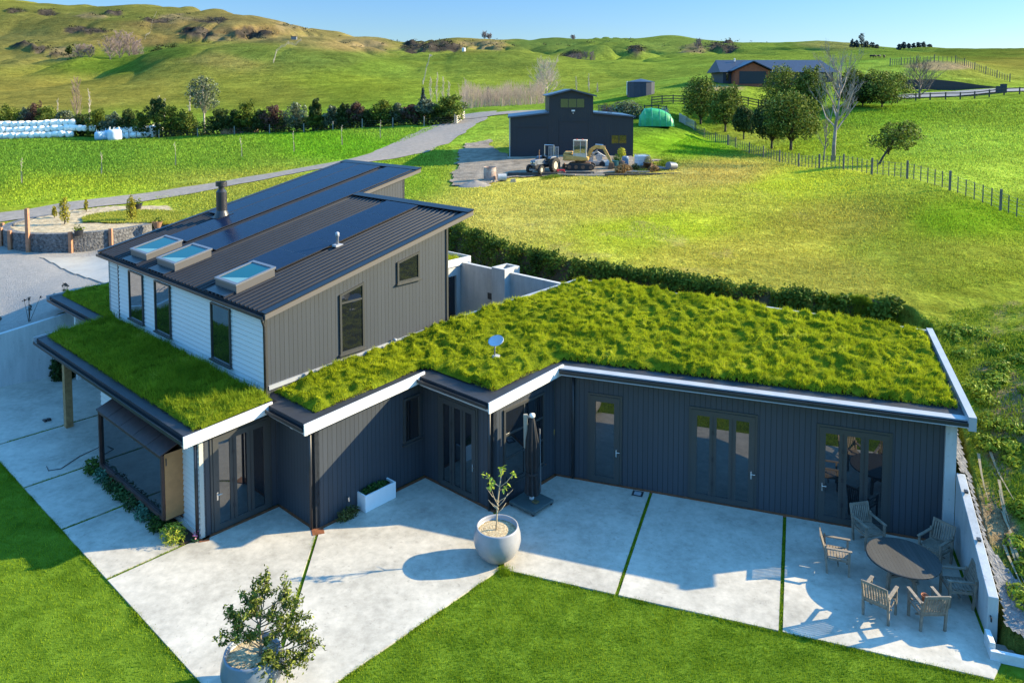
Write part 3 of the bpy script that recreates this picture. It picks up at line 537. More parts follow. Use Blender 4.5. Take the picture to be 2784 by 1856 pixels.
slope_bar(13.7, 13.82, 6.9, 12.45, -.12, .03, 'barge_board', BARGE); slope_bar(13.5, 13.84, 6.78, 12.56, .078, .1, 'ridge_flashing', ROOFM)
slope_bar(2.3, 10.3, .19, 6.8, -.1, -.06, 'soffit', BARGE); slope_bar(2.3, 13.7, 6.92, 12.44, -.1, -.06, 'soffit', BARGE)
def gutter(p, q, z, T=None, name='gutter', m=None):      # open box gutter, outer lip at p->q line
    g = MB(T); (x0, y0), (x1, y1) = p, q; L = math.hypot(x1-x0, y1-y0); nx, ny = -(y1-y0)/L, (x1-x0)/L
    pr = ((0, 0), (0, .1), (.014, .1), (.014, .014), (.12, .014), (.12, .1), (.134, .1), (.134, 0))
    P = [(x0+nx*t, y0+ny*t, z+h) for t, h in pr]; Q = [(x1+nx*t, y1+ny*t, z+h) for t, h in pr]; k = len(pr)
    g.add(P+Q, [(i, (i+1) % k, k+(i+1) % k, k+i) for i in range(k)]+[tuple(range(k-1, -1, -1)), tuple(range(k, 2*k))])
    return g.build(name, m or DARKM, H)
gutter((1.98, 12.5), (1.98, .12), zR(2.1)-.13)
MB().path([(2.06, .32, zR(2.1)-.12), (2.12, .33, 5.3), (2.17, .36, 5.18), (2.17, .36, 3.2)], .038, 8).build('downpipe', DARKM, H, smooth=True)
# solar panels
PANEL = None
def panelmat():
    m, n, l, p = newmat('solar cells'); tc = n.new('ShaderNodeTexCoord'); w = n.new('ShaderNodeTexBrick'); w.offset = 0; w.squash = 1
    w.inputs['Color1'].default_value = (.006, .012, .032, 1); w.inputs['Color2'].default_value = (.008, .015, .038, 1); w.inputs['Mortar'].default_value = (.012, .02, .042, 1); w.inputs['Scale'].default_value = 1; w.inputs['Mortar Size'].default_value = .004; w.inputs['Brick Width'].default_value = .16; w.inputs['Row Height'].default_value = .16
    l.new(tc.outputs['Object'], w.inputs['Vector']); l.new(w.outputs['Color'], p.inputs['Base Color']); p.inputs['Roughness'].default_value = .25; p.inputs['Specular IOR Level'].default_value = .05; return m
PANEL = panelmat(); PFR = mat('panel frame', (.03, .036, .05), .35, metal=.2)
def panels(cells):
    for a0, a1, b0, b1 in cells:
        o = slope_bar(a0+.003, a1-.003, b0+.003, b1-.003, .085, .112, 'solar_panel', PFR)
        q = MB().add([(a, b, zR(a)+.114) for a, b in ((a0+.014, b0+.014), (a1-.014, b0+.014), (a1-.014, b1-.014), (a0+.014, b1-.014))], [(0, 1, 2, 3)]); q.build('cells', PANEL, o)
ed = [3.98, 5.15, 6.25, 7.5, 8.75, 10.02]
panels([(ed[i], ed[i+1], 2.68, 4.55) for i in range(5)])
e2 = [4.1, 5.25, 6.42, 7.66, 8.92, 10.13, 11.4, 12.55, 13.42]
panels([(e2[i], e2[i+1], 6.98, 8.78) for i in range(8)]); panels([(e2[i], e2[i+1], 9.28, 10.86) for i in range(8)]); panels([(e2[i], e2[i+1], 10.90, 12.15) for i in range(2, 8)])
# skylights
SKG = None
def skyglass():
    m, n, l, p = newmat('skylight glass'); p.inputs['Base Color'].default_value = (.003, .085, .105, 1); p.inputs['Roughness'].default_value = .15; p.inputs['Specular IOR Level'].default_value = .12; return m
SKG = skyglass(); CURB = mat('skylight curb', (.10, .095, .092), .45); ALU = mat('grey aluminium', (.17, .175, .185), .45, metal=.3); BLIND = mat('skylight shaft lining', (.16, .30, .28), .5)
for b0, b1 in ((9.05, 10.45), (6.75, 8.15), (2.52, 3.85)):
    a0, a1 = 2.5, 3.82
    s = slope_bar(a0, a1, b0, b1, .0, .24, 'skylight', CURB)
    for x0, x1, y0, y1 in ((a0-.03, a1+.03, b0-.03, b0+.07), (a0-.03, a1+.03, b1-.07, b1+.03), (a0-.03, a0+.07, b0+.071, b1-.071), (a1-.07, a1+.03, b0+.071, b1-.071)):
        o = MB().hexa([(x, y, zR(x)+.243+h) for h in (0, .06) for x, y in ((x0, y0), (x1, y0), (x1, y1), (x0, y1))]); f = o.build('skylight_frame', ALU, s)
    MB().add([(x, y, zR(x)+.275) for x, y in ((a0+.07, b0+.07), (a1-.07, b0+.07), (a1-.07, b1-.07), (a0+.07, b1-.07))], [(0, 1, 2, 3)]).build('pane', SKG, s)
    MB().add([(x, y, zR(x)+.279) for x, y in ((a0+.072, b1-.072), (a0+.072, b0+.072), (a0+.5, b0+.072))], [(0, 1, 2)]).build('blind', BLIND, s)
    slope_bar(a0-.35, a0-.04, b0+.05, b1-.05, .05, .06, 'apron_flashing', DARKM)
# flue
fa, fb = 6.35, 10.85; fz = zR(fa)
fl = MB().lathe([(.34, .05), (.235, .3), (.215, .34), (.215, 1.12), (.12, 1.24), (.12, 1.36)], 24, (fa, fb, fz)).build('flue', DARKM, H, smooth=False)
MB().lathe([(.10, 1.34), (.225, 1.36), (.225, 1.55), (.20, 1.56), (.20, 1.40)], 24, (fa, fb, fz)).build('cowl', DARKM, fl)
slope_bar(fa-.35, fa+.35, fb-.32, fb+.32, .116, .13, 'flue_flashing', ROOFM)
v = MB().lathe([(.045, 0), (.045, .3), (.07, .31), (.07, .44), (.02, .47)], 12, (6.25, 2.55, zR(6.25)+.05)).build('vent_pipe', PARA, H, smooth=True)
MB().box(6.1, 6.4, 2.42, 2.66, zR(6.25)+.02, zR(6.25)+.09).build('vent_base', PARA, v)
# grass roof decks
def deck(poly, name='roof', m=MEMB, th=.2, up=0.):
    return MB().prism(poly, lambda x, y: roofz(x, y)-th+up, lambda x, y: roofz(x, y)+up).build(name, m, H)
R1 = [(-.42, 11.55), (-.42, -.22), (2.2, -.22), (2.2, 11.55)]; R2 = [(1.9, -2.16), (5.8, -2.16), (5.8, -5.14), (8.75, -5.14), cd(.15, -.28), cd(11.1, -.28), cd(11.1, 5.7), (15.9, -.55), (9.5, .38), (1.9, .42)]; R0 = [(1.62, 16.9), (1.62, 11.56), (2.3, 11.56), (6, 12.1), (6, 16.2)]
deck(R1); m_ = MB(); [m_.prism(q_, lambda x, y: roofz(x, y)-.12, lambda x, y: roofz(x, y)) for q_ in ([(1.9, -2.16), (5.8, -2.16), (5.8, .40), (1.9, .42)], [(5.8, -5.14), (8.75, -5.14), (9.5, .38), (5.8, .40)], [(8.75, -5.14), cd(.15, -.28), (15.9, -.55), (9.5, .38)], [cd(.15, -.28), cd(11.1, -.28), cd(11.1, 5.7), (15.9, -.55)])]; m_.build('roof', MEMB, H); deck(R0)
def fascia(p, q, name='fascia', hgt=.3, th=.05, dz=.06, m=WHITE):
    (x0, y0), (x1, y1) = p, q; z0, z1 = roofz(x0, y0)+dz, roofz(x1, y1)+dz; L = math.hypot(x1-x0, y1-y0); nx, ny = (y1-y0)/L*th, -(x1-x0)/L*th
    return MB().hexa([(x0, y0, z0-hgt), (x0+nx, y0+ny, z0-hgt), (x1+nx, y1+ny, z1-hgt), (x1, y1, z1-hgt), (x0, y0, z0), (x0+nx, y0+ny, z0), (x1+nx, y1+ny, z1), (x1, y1, z1)]).build(name, m, H)
fascia((-.52, -.225), (2.02, -.225)); fascia((1.8, -2.165), (6.0, -2.165)); fascia((5.7, -5.145), (9.0, -5.145))
fascia((2.1, 11.555), (-.52, 11.555), hgt=.2, m=PARA); fascia((4.0, 16.75), (1.5, 16.905), hgt=.2, m=PARA)
for p, q in (((-.42, 11.5), (-.42, -.2)), ((1.9, -.3), (1.9, -2.14)), ((5.8, -2.2), (5.8, -5.1)), ((1.62, 16.8), (1.62, 11.6))):
    z = zA(p[0])-.17; gutter((p[0]-.14, p[1]), (q[0]-.14, q[1]), z); MB().bar((p[0]+.02, p[1], z-.06), (q[0]+.02, q[1], z-.06), .04, .14).build('fascia', PARA, H)
gutter((.3, -.43), (11.1, -.43), 3.40, Tcd, m=DARKM); MB(Tcd).bar((.3, -.40, 3.385), (11.1, -.40, 3.385), .07, .025).build('fascia', PARA, H)
MB(Tcd).prism([(.2, -.3), (11.1, -.3), (11.1, -.02), (.2, -.02)], 3.5, 3.535).build('edge_flashing', PARA, H)
MB(Tcd).hexa([(11.1, -.42, 3.3), (11.28, -.42, 3.3), (11.28, 5.75, 3.7), (11.1, 5.75, 3.7), (11.1, -.42, 3.66), (11.28, -.42, 3.66), (11.28, 5.75, 4.12), (11.1, 5.75, 4.12)]).build('parapet', PARA, H)
def cap(p, q, z0, z1): MB().bar((*p, z0), (*q, z1), .14, .22).build('parapet', PARA, H)
cap(cd(11.2, 5.72), (15.95, -.55), 3.93, 4.02); cap((15.9, -.5), (9.5, .42), 4.02, roofz(9.6, .4)-.02)
def downpipe(a, b, z1, T=None, out=(-1, 0)): return MB(T).path([(a, b, z1), (a, b, .05)], .042, 10).build('downpipe', DARKM, H, smooth=True)
downpipe(-.07, .06, 2.85); downpipe(2.2, -1.83, 3.0); downpipe(6.1, -4.8, 3.2); downpipe(.62, -.07, 3.4, Tcd)
# windows and doors. x axis along wall, y outwards
def unit(T, x0, x1, z0, z1, name='window', bars=(), hbars=(), glass=GLASS, fw=.07, proud=.05, zr=None, sill=True, rootmat=FRAME):
    """frame ring as the part, panes (and bars) as its sub-parts; zr: height of the right top corner when the head is raked"""
    zr = z1 if zr is None else zr; sl = (zr-z1)/(x1-x0); m = MB(T); top = lambda x: z1+sl*(x-x0)
    def pc(xa, xb, za, zb, zc, zd, y0=0.004, y1=proud): m.hexa([(xa, -y1, za), (xb, -y1, zb), (xb, -y0, zb), (xa, -y0, za), (xa, -y1, zc), (xb, -y1, zd), (xb, -y0, zd), (xa, -y0, zc)])
    pc(x0, x0+fw, z0, z0, top(x0), top(x0+fw)); pc(x1-fw, x1, z0, z0, top(x1-fw), top(x1)); pc(x0+fw, x1-fw, z0, z0, z0+fw, z0+fw); pc(x0+fw, x1-fw, top(x0+fw)-fw, top(x1-fw)-fw, top(x0+fw), top(x1-fw))
    xs = [x0+fw]
    for bx, bw in bars: pc(bx-bw/2, bx+bw/2, z0+fw, z0+fw, top(bx-bw/2)-fw, top(bx+bw/2)-fw, y1=proud-.012); xs += [bx-bw/2, bx+bw/2]
    for hz in hbars: pc(x0+fw, x1-fw, hz-.03, hz-.03, hz+.03, hz+.03, y1=proud-.01)
    if sill: m.hexa([(x0-.05, -proud-.05, z0-.045), (x1+.05, -proud-.05, z0-.045), (x1+.05, -.004, z0-.045), (x0-.05, -.004, z0-.045), (x0-.05, -proud-.05, z0-.006), (x1+.05, -proud-.05, z0-.006), (x1+.05, -.004, z0-.002), (x0-.05, -.004, z0-.002)])
    o = m.build(name, rootmat, H); xs.append(x1-fw)
    for i in range(0, len(xs), 2):
        a, b = xs[i], xs[i+1]; MB(T).add([(a, -.02, z0+fw), (b, -.02, z0+fw), (b, -.02, top(b)-fw), (a, -.02, top(a)-fw)], [(0, 1, 2, 3)]).build('pane', glass, o)
    return o
def onA(b0): return lambda x, y, z: (x, b0+y, z)             # wall facing -b
def onB(a0): return lambda x, y, z: (a0+y, -x, z)            # wall facing -a (x runs along -b)
CHROME = mat('satin steel', (.55, .55, .55), .25, metal=1)
def handle(T, x, z, par):
    m = MB(T).box(x-.022, x+.022, -.075, -.051, z-.12, z+.1); m.path([(x, -.06, z+.03), (x, -.10, z+.03), (x+.11, -.10, z+.03)], .012, 6); return m.build('handle', CHROME, par)
def bifold(T, x0, x1, z1=2.74, n=3, hx=None):
    w = (x1-x0-.14)/n; bars = [(x0+.07+w*i, .2) for i in range(1, n)]; o = unit(T, x0, x1, .06, z1, 'door', bars, fw=.16, proud=.05, sill=False)
    m = MB(T).box(x0-.07, x0-.002, -.03, -.003, .06, z1+.07); m.box(x1+.002, x1+.07, -.03, -.003, .06, z1+.07); m.box(x0-.002, x1+.002, -.03, -.003, z1+.002, z1+.07); m.build('architrave', FRAME, o)
    g = MB(T)
    for bx, _ in bars: g.box(bx-.006, bx+.006, -.052, -.0395, .2, z1-.12)
    for z in (.6, 1.3, 2.1): g.box(bars[0][0]-.03, bars[0][0]+.03, -.058, -.053, z-.06, z+.06)
    g.build('hinge', DARKM, o)
    handle(T, hx if hx else x0+.09, 1.05, o); return o
bifold(onA(0), .36, 2.02, 2.66); bifold(onB(6.2), 2.66, 4.2, 2.76, hx=4.1)
TC = lambda x, y, z: Tcd(x, .02+y, z)
bifold(TC, 4.16, 5.92, 2.72, hx=5.84); bifold(TC, 7.62, 9.36, 2.72)
d = unit(TC, 1.14, 2.05, .06, 2.72, 'door', fw=.17, sill=False); handle(TC, 1.96, 1.05, d)
m = MB(TC).box(1.07, 1.138, -.03, -.003, .06, 2.79); m.box(2.052, 2.12, -.03, -.003, .06, 2.79); m.box(1.138, 2.052, -.03, -.003, 2.722, 2.79); m.build('architrave', FRAME, d)
unit(onA(-1.9), 5.38, 6.05, 1.3, 2.7); unit(onA(-4.87), 6.6, 8.42, .58, 2.82, bars=((7.5, .05),), hbars=(1.35, 2.05))
GLASSG = glassmat('gable glazing', refl=.05, k=.35); unit(onA(.44), 4.8, 5.74, 3.66, 5.56, glass=GLASSG, zr=5.80, hbars=(5.28,)); unit(onA(.44), 7.12, 8.1, 5.47, 6.2, glass=GLASSG, zr=6.42)
for b1, b0 in ((9.94, 8.72), (7.72, 6.5), (3.6, 2.38)): unit(lambda x, y, z: (2.22+y, -x, z), -b1, -b0, 3.5, 5.3, glass=GLASSU, fw=.045, proud=.055)
unit(lambda x, y, z: (2.5+y, -x, z), -14.2, -12.8, .9, 2.7, glass=GLASSU, proud=.05)
for px, pz in ((6.9, 3.62),): MB().lathe([(.05, 0), (.06, .05), (.04, .12), (.0, .13)], 12, (px, .36, pz), axis=(0, -1, .3)).build('wall_vent', PARA, H, smooth=True)
MB().path([(3.3, -1.94, .55), (3.3, -2.02, .55), (3.3, -2.03, .45)], .025, 8).build('tap', CHROME, H)
for a, b in ((2.05, -1.2),): MB().box(a-.03, a+.2, b-.06, b+.06, 2.72, 2.84).build('floodlight', PARA, H)
# projecting box window in rusted steel
BOXB = mat('dark rusted steel', (.050, .022, .018), .5, var=.4, scale=5); BOXO = mat('orange ply cheek', (.42, .20, .075), .6, var=.15, scale=3)
bw = MB(); bw.box(-.60, -.52, .92, 1.0, .42, 2.2); bw.box(-.60, -.52, 5.28, 5.36, .42, 2.2); bw.box(-.60, -.52, 1.0, 5.28, .42, .52); bw.box(-.60, -.52, 1.0, 5.28, 2.1, 2.2); bw.box(-.52, .0, .94, 5.34, .36, .44)
bo = bw.build('box_window', BOXB, H)
MB().add([(-.535, 5.28, .52), (-.535, 1.0, .52), (-.535, 1.0, 2.1), (-.535, 5.28, 2.1)], [(0, 1, 2, 3)]).build('pane', glassmat('box glazing', (.01, .012, .014), .07, k=.5), bo)
MB().box(-.515, -.002, .915, .935, .40, 2.22).build('cheek', BOXO, bo); MB().box(-.515, -.002, 5.345, 5.365, .40, 2.22).build('cheek', BOXB, bo)
MB().box(-.49, -.46, .90, .914, 1.9, 2.1).build('latch', DARKM, bo)
rm = MB()
for i in range(5):
    y0, y1 = .9+.9*i, .9+.9*(i+1)-.02; rm.hexa([(-.64, y0, 2.2), (-.64, y1, 2.2), (0, y1, 2.46), (0, y0, 2.46), (-.64, y0, 2.225), (-.64, y1, 2.225), (0, y1, 2.485), (0, y0, 2.485)]); rm.box(-.62, 0, y1, y1+.02, 2.2, 2.24)
rm.build('canopy', BOXB, bo)
wall((0, 5.5), (0, .99), .03, 2.84, mat('rust panel', (.20, .085, .035), .7, var=.3, scale=4)); MB().box(-.05, -.004, .1, 5.5, .03, .2).build('plinth', WHITE, H)
# soil bed under it
bed = MB(lambda x, y, z: ab(x, y, z)).prism([(-.5, .1), (-.06, .1), (-.06, 6.4), (-.54, 6.4)], .01, .06).build('planting_bed', mat('dark bark', (.035, .022, .014), .95, var=.5, scale=20)); tag(bed, kind='structure')
# ------------------------------------------------------------------ turf on the roofs, grass of lawn and field
TURFM = mat('turf moss', (.045, .07, .005), .95, scale=3.5, bump=.9, bscale=22, spec=0, c2=(.17, .20, .012), dist=.05)
TURFG = leafmat('roof grass', (.14, .20, .006), (.50, .53, .02), (.64, .56, .14), .35, patch=1.1)
TURFS = leafmat('long roof grass', (.10, .17, .01), (.27, .34, .02), (.50, .42, .10), .35, patch=.9)
def lumps(x, y, k=0):
    r = 1-np.abs(fbm(x/.42, y/.30, 3, 40+k)-.45)*4; return np.clip(r, 0, 1)
def turf(poly, n, base, amp, m, hb, k=0, cell=.09, dens_edge=True):
    P = np.array(poly); x0, y0 = P.min(0)-.1; x1, y1 = P.max(0)+.1; nx, ny = int((x1-x0)/cell)+2, int((y1-y0)/cell)+2
    X, Y = np.meshgrid(x0+np.arange(nx)*cell, y0+np.arange(ny)*cell)
    rz = np.vectorize(roofz)
    def hgt(x, y):
        d = polydist(x, y, poly)*np.where(inpoly(x, y, poly), 1, -1)
        l = (vnoise(x/.34, y/.30, 50+k)-.4)*amp*.9+lumps(x, y, k)**2*amp*.7+(fbm(x/1.7, y/1.7, 2, 52+k)-.4)*amp
        return (base+l)*sstep((d+.07)/.2), d
    Hh, D = hgt(X, Y); keep = D > -.06; Q = keep[:-1, :-1] & keep[:-1, 1:] & keep[1:, 1:] & keep[1:, :-1]
    I = np.arange(nx*ny).reshape(ny, nx); F = np.stack([I[:-1, :-1], I[:-1, 1:], I[1:, 1:], I[1:, :-1]], -1)[Q]; used = np.unique(F); rm_ = np.full(nx*ny, -1); rm_[used] = np.arange(len(used))
    Z = np.zeros(nx*ny); Z[used] = rz(X.ravel()[used], Y.ravel()[used]); V = np.stack([X.ravel(), Y.ravel(), Z+np.maximum(Hh.ravel(), -.02)+.01], -1)[used]
    t = npmesh('turf', V, rm_[F], TURFM, H, smooth=True)
    px = RNG.uniform(x0, x1, n*3); py = RNG.uniform(y0, y1, n*3); hh, d = hgt(px, py); ok = np.nonzero(d > -.03)[0][:n]; px, py, hh = px[ok], py[ok], hh[ok]
    pz = rz(px, py)+hh-.01; tall = .35+1.25*lumps(px, py, k)**1.5*(.4+vnoise(px/1.3, py/1.3, 77))
    V, F = blades(np.stack([px, py, pz], 1), hb*tall, .014, .95, dirv=(-.15, -.25, 0)); g = npmesh('grass', V, F, m, t); g['kind'] = 'stuff'; return t
turf([(-.12, 11.35), (-.12, .0), (.15, -.08), (2.1, -.1), (2.12, 11.2)], 42000, .14, .10, TURFS, .19, 1)
turf([(2.45, .36), (2.45, -1.72), (6.15, -1.85), (6.35, -2.3), (6.38, -4.66), (8.7, -4.78), cd(.2, .36), cd(10.98, .36), cd(11.05, 5.75), (15.9, -.6), (9.5, .36)], 330000, .10, .17, TURFG, .085, 2)
turf([(2.05, 16.6), (2.0, 11.75), (2.25, 11.7), (6, 12.2), (5.8, 16.1)], 12000, .14, .12, TURFS, .15, 3)
# mown lawn in front: short blades over the whole visible part
LAWNG = leafmat('lawn blades', (.07, .155, .005), (.24, .33, .015), (.40, .40, .08), .3, patch=.75)
def scatter(name, polyw, n, h, w, m, lean=.5, zf=None, kind='stuff', reject=None, nzs=0):
    P = np.array(polyw); x0, y0 = P.min(0); x1, y1 = P.max(0); N = int(n*2.6); px = RNG.uniform(x0, x1, N); py = RNG.uniform(y0, y1, N); k = inpoly(px, py, polyw)
    if nzs: k &= fbm(px/nzs, py/nzs, 3, 88) > RNG.uniform(.3, .6, N)
    px, py = px[k][:n], py[k][:n]; z = np.zeros(len(px)) if zf is None else zf(px, py)
    V, F = blades(np.stack([px, py, z], 1), h, w, lean); o = npmesh(name, V, F, m); tag(o, kind=kind); return o
lg = [tuple(ab(*p)[:2]) for p in ((-2.35, -6.82), (4.40, -6.83), cd(.05, -4.95), cd(10.75, -4.95), cd(11.1, -4.45), cd(13, -6.5), cd(14, -9), cd(4, -10.5), (-2.35, -11.5))]
scatter('lawn_grass', lg, 130000, .05, .011, LAWNG)
scatter('lawn_grass', [tuple(ab(*p)[:2]) for p in ((-2.35, 10.5), (-2.35, -7), (-5.5, -7), (-6.2, 10.5))], 60000, .05, .012, LAWNG)
# grass growing in the joints of the slabs
JG = []
def joint(p, q, w=.1, n=900):
    p, q = np.array(ab(*p)), np.array(ab(*q)); t = RNG.uniform(0, 1, (n*2, 1)); t = t[fbm(t[:, 0]*np.linalg.norm(q-p)*2.2+p[0]*9, t[:, 0]*0+p[1], 3, 12) > RNG.uniform(.28, .62, n*2)][:n]; n = len(t); d = (q-p)/np.linalg.norm(q-p); s = np.array([-d[1], d[0], 0]); JG.append(p+(q-p)*t+s*RNG.normal(0, w*.27, (n, 1))+np.array([0, 0, .012]))
for p, q, n in (((2.3, -1.95), (-2.3, -6.76), 1900), (cd(3.03, -.1), cd(3.0, -4.93), 1300), (cd(6.76, -.1), cd(6.67, -4.93), 1300), ((-2.33, .08), (-.4, .08), 700), ((-2.33, 3.23), (-.5, 3.23), 700), ((-2.33, 6.48), (1.2, 6.48), 1000), ((-2.33, 10.3), (1.2, 10.3), 1000), ((6.16, -4.98), (4.5, -6.7), 700)): joint(p, q, n=n)
for p, q, n in (((-2.36, 10.4), (-2.36, -6.8), 4200), ((-2.36, -6.83), (4.4, -6.83), 2600), (cd(.05, -4.96), cd(10.75, -4.96), 4200)): joint(p, q, w=.16, n=n)
V, F = blades(np.concatenate(JG), .05, .014, .8); tag(npmesh('joint_grass', V, F, LAWNG), kind='stuff')
cl = ab(4.4, -6.95); q = RNG.normal(0, .09, (500, 3)); q[:, 2] = 0; V, F = blades(q+cl, .13, .014, .8); tag(npmesh('grass_tuft', V, F, LAWNG), kind='stuff')
# rougher pasture: tussocks on the field behind, the bank and the slope
FLD = leafmat('field grass', (.22, .24, .03), (.36, .36, .06), (.48, .42, .16), .3, patch=.5)
FLD2 = leafmat('slope grass', (.10, .17, .01), (.24, .30, .025), (.42, .37, .11), .3, patch=.7)
def fieldpoly(pts): return [tuple(at(u, v, Y)[:2]) for u, v, Y in pts]
def grassfield(name, polyw, n, h, w, gain=1.35, power=1.6, lean=.9, cut=.5):
    """tussocks thinning with distance, each the tone of the ground it grows from"""
    P = np.array(polyw); x0, y0 = P.min(0); x1, y1 = P.max(0); N = int(n*5); px = RNG.uniform(x0, x1, N); py = RNG.uniform(y0, y1, N); dist = np.hypot(px, py)
    k = inpoly(px, py, polyw) & (RNG.uniform(0, 1, N) < (max(20, dist.min())/dist)**power) & (fbm(px/1.9, py/1.9, 3, 88) > RNG.uniform(.1, .62, N)); px, py, dist = px[k][:n], py[k][:n], dist[k][:n]
    tn, so = tone_at(px, py); k = (so < RNG.uniform(.2, .9, len(px))) & ~inpoly(px, py, PAD); px, py, dist, tn = px[k], py[k], dist[k], tn[k]; z = ground(px, py); s = np.clip(dist/40, .7, 3)
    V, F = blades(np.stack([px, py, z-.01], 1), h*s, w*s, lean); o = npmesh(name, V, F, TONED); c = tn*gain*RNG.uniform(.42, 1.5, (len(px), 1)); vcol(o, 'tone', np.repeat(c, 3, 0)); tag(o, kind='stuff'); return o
def tonedmat():
    m, n, l, p = newmat('pasture blades'); a = n.new('ShaderNodeAttribute'); a.attribute_name = 'tone'; s = n.new('ShaderNodeVectorMath'); s.operation = 'SCALE'; s.inputs['Scale'].default_value = GK; l.new(a.outputs['Color'], s.inputs[0])
    p.inputs['Roughness'].default_value = .9; p.inputs['Specular IOR Level'].default_value = 0; l.new(s.outputs[0], p.inputs['Base Color']); t = n.new('ShaderNodeBsdfTranslucent'); x = n.new('ShaderNodeMixShader'); x.inputs[0].default_value = .35
    l.new(s.outputs[0], t.inputs[0]); l.new(p.outputs[0], x.inputs[1]); l.new(t.outputs[0], x.inputs[2]); l.new(x.outputs[0], n['Material Output'].inputs[0]); return m
TONED = tonedmat()
grassfield('field_grass', fieldpoly(((1190, 592, 45), (1234, 602, 43), (1372, 670, 37.3), (1530, 710, 34.3), (1856, 760, 31.3), (2133, 800, 29), (2330, 815, 28), (2560, 830, 28), (2900, 800, 30), (2950, 640, 40), (2784, 590, 43), (2582, 520, 47), (2370, 474, 56), (2171, 455, 68), (2000, 405, 89), (1880, 370, 99), (1760, 440, 72), (1500, 490, 63.5), (1290, 512, 59), (1200, 512, 59), (1000, 520, 58))), 260000, .09, .045, cut=.4)
grassfield('far_field_grass', fieldpoly(((2000, 400, 91), (2171, 452, 69), (2370, 470, 57), (2582, 516, 48), (2784, 585, 44), (3000, 600, 42), (3000, 300, 108), (2500, 272, 112), (2200, 330, 103))), 90000, .075, .05, power=1.2)
grassfield('paddock_grass', fieldpoly(((-100, 570, 57), (250, 540, 61), (500, 508, 66), (800, 462, 74), (970, 432, 80), (1105, 388, 92), (1195, 350, 108), (900, 356, 121), (500, 366, 132), (0, 380, 138), (-100, 384, 138))), 110000, .085, .05, power=1.2)
grassfield('verge_grass', fieldpoly(((420, 560, 61), (500, 548, 61.5), (820, 490, 68.5), (1010, 455, 73), (1120, 430, 80), (1220, 395, 88), (1236, 440, 80), (1225, 478, 66), (1190, 512, 59), (1000, 520, 58), (700, 560, 52), (560, 600, 51))), 40000, .075, .05, power=.8)
SLP = 1
scatter('slope_grass', [tuple(cdw(c, d)[:2]) for c, d in ((11.4, 6.4), (11.45, -3.2), (13.6, -6.4), (22, -9), (30, 8), (14, 9), (10, 6.6))], 80000, .13, .028, FLD2, .9, ground, nzs=1.0)
# overgrown cut bank behind the green roof: creepers, bracken, bare clay between
BANKL = leafmat('bank creeper', (.025, .045, .008), (.13, .18, .02), (.28, .30, .06), .2, patch=1.2)
top = BANKTOP
tw_ = [Vector((*at(u, v, Y)[:2], 0)) for u, v, Y in top]; V = []; 
low = [Vector((*ab(*p)[:2], 0)) for p in ((16.4, 10), (16.35, 8.6), (16.3, 5), (16.3, 1.5))]+[Vector((*ab(*cd(c, d))[:2], 0)) for c, d in ((-.8, 8.1), (4.2, 7.35), (8, 6.6), (11, 5.95))]
n = 130; bank = []
for i in range(n+1):
    t = i/n*(len(tw_)-1); k = min(int(t), len(tw_)-2); f = t-k; a = tw_[k].lerp(tw_[k+1], f); b = low[k].lerp(low[k+1], f)
    a = a+Vector((0, 0, gz(a.x, a.y+.1)+.04)); w = (float(fbm(i*.23, 1.7, 3, 5))-.45); away = (a-b); away.z = 0; L = away.length; away.normalize()
    zb = min(gz(b.x, b.y), 3.55)-.3; foot = b+away*(L*(.78+.12*w)); foot.z = zb+.55
    row = []
    for jx, (s, zz) in enumerate(((0, 0), (.45, .02), (.6, .12), (.72, .40), (.8, .72), (.88, .97), (1.0, 1.05))):
        p = b.lerp(Vector((a.x, a.y, 0)), s); p.z = zb*(1-zz)+a.z*zz if zz < 1 else a.z+.05*(zz > 1); o_ = (float(fbm(i*.31, jx*.9, 3, 6))-.45)*.55*(0 < jx < 6); row.append((p.x-away.x*o_, p.y-away.y*o_, p.z+o_*.2))
    bank.append(row)
B_ = np.array(bank); V = B_.reshape(-1, 3); I = np.arange(len(V)).reshape(n+1, 7); F = np.stack([I[:-1, :-1], I[1:, :-1], I[1:, 1:], I[:-1, 1:]], -1).reshape(-1, 4)
tag(npmesh('bank', V, F, mat('clay bank', (.035, .035, .014), .95, c2=(.10, .075, .035), var=.3, scale=2, bump=.8, bscale=6, dist=.1), smooth=True), kind='structure')
NB_ = 90000; ii = RNG.integers(0, n, NB_); jj = RNG.choice([1, 2, 3, 3, 4, 4, 5, 5, 5], NB_); f = RNG.uniform(0, 1, (NB_, 1)); g = RNG.uniform(0, 1, (NB_, 1))
P = (B_[ii, jj]*(1-f)+B_[ii+1, jj]*f)*(1-g)+(B_[ii, jj+1]*(1-f)+B_[ii+1, jj+1]*f)*g; k = fbm(P[:, 0]/.6, P[:, 1]/.6+P[:, 2], 3, 9) > RNG.uniform(.25, .60, len(P))+.12*sstep((ii-90)/40.); P = P[k]; P = P+RNG.normal(0, .10, P.shape)+np.array([-.05, -.12, .1])+np.array([0, -.12, .22])*(fbm(P[:, 0]/.9+7, P[:, 1]/.9, 3, 14)[:, None]-.35)*2.2
V, F = leaves(P, np.tile([-.1, -.7, .7], (len(P), 1)), .12, .6, .6); tag(npmesh('bank_plants', V, F, BANKL), kind='stuff')

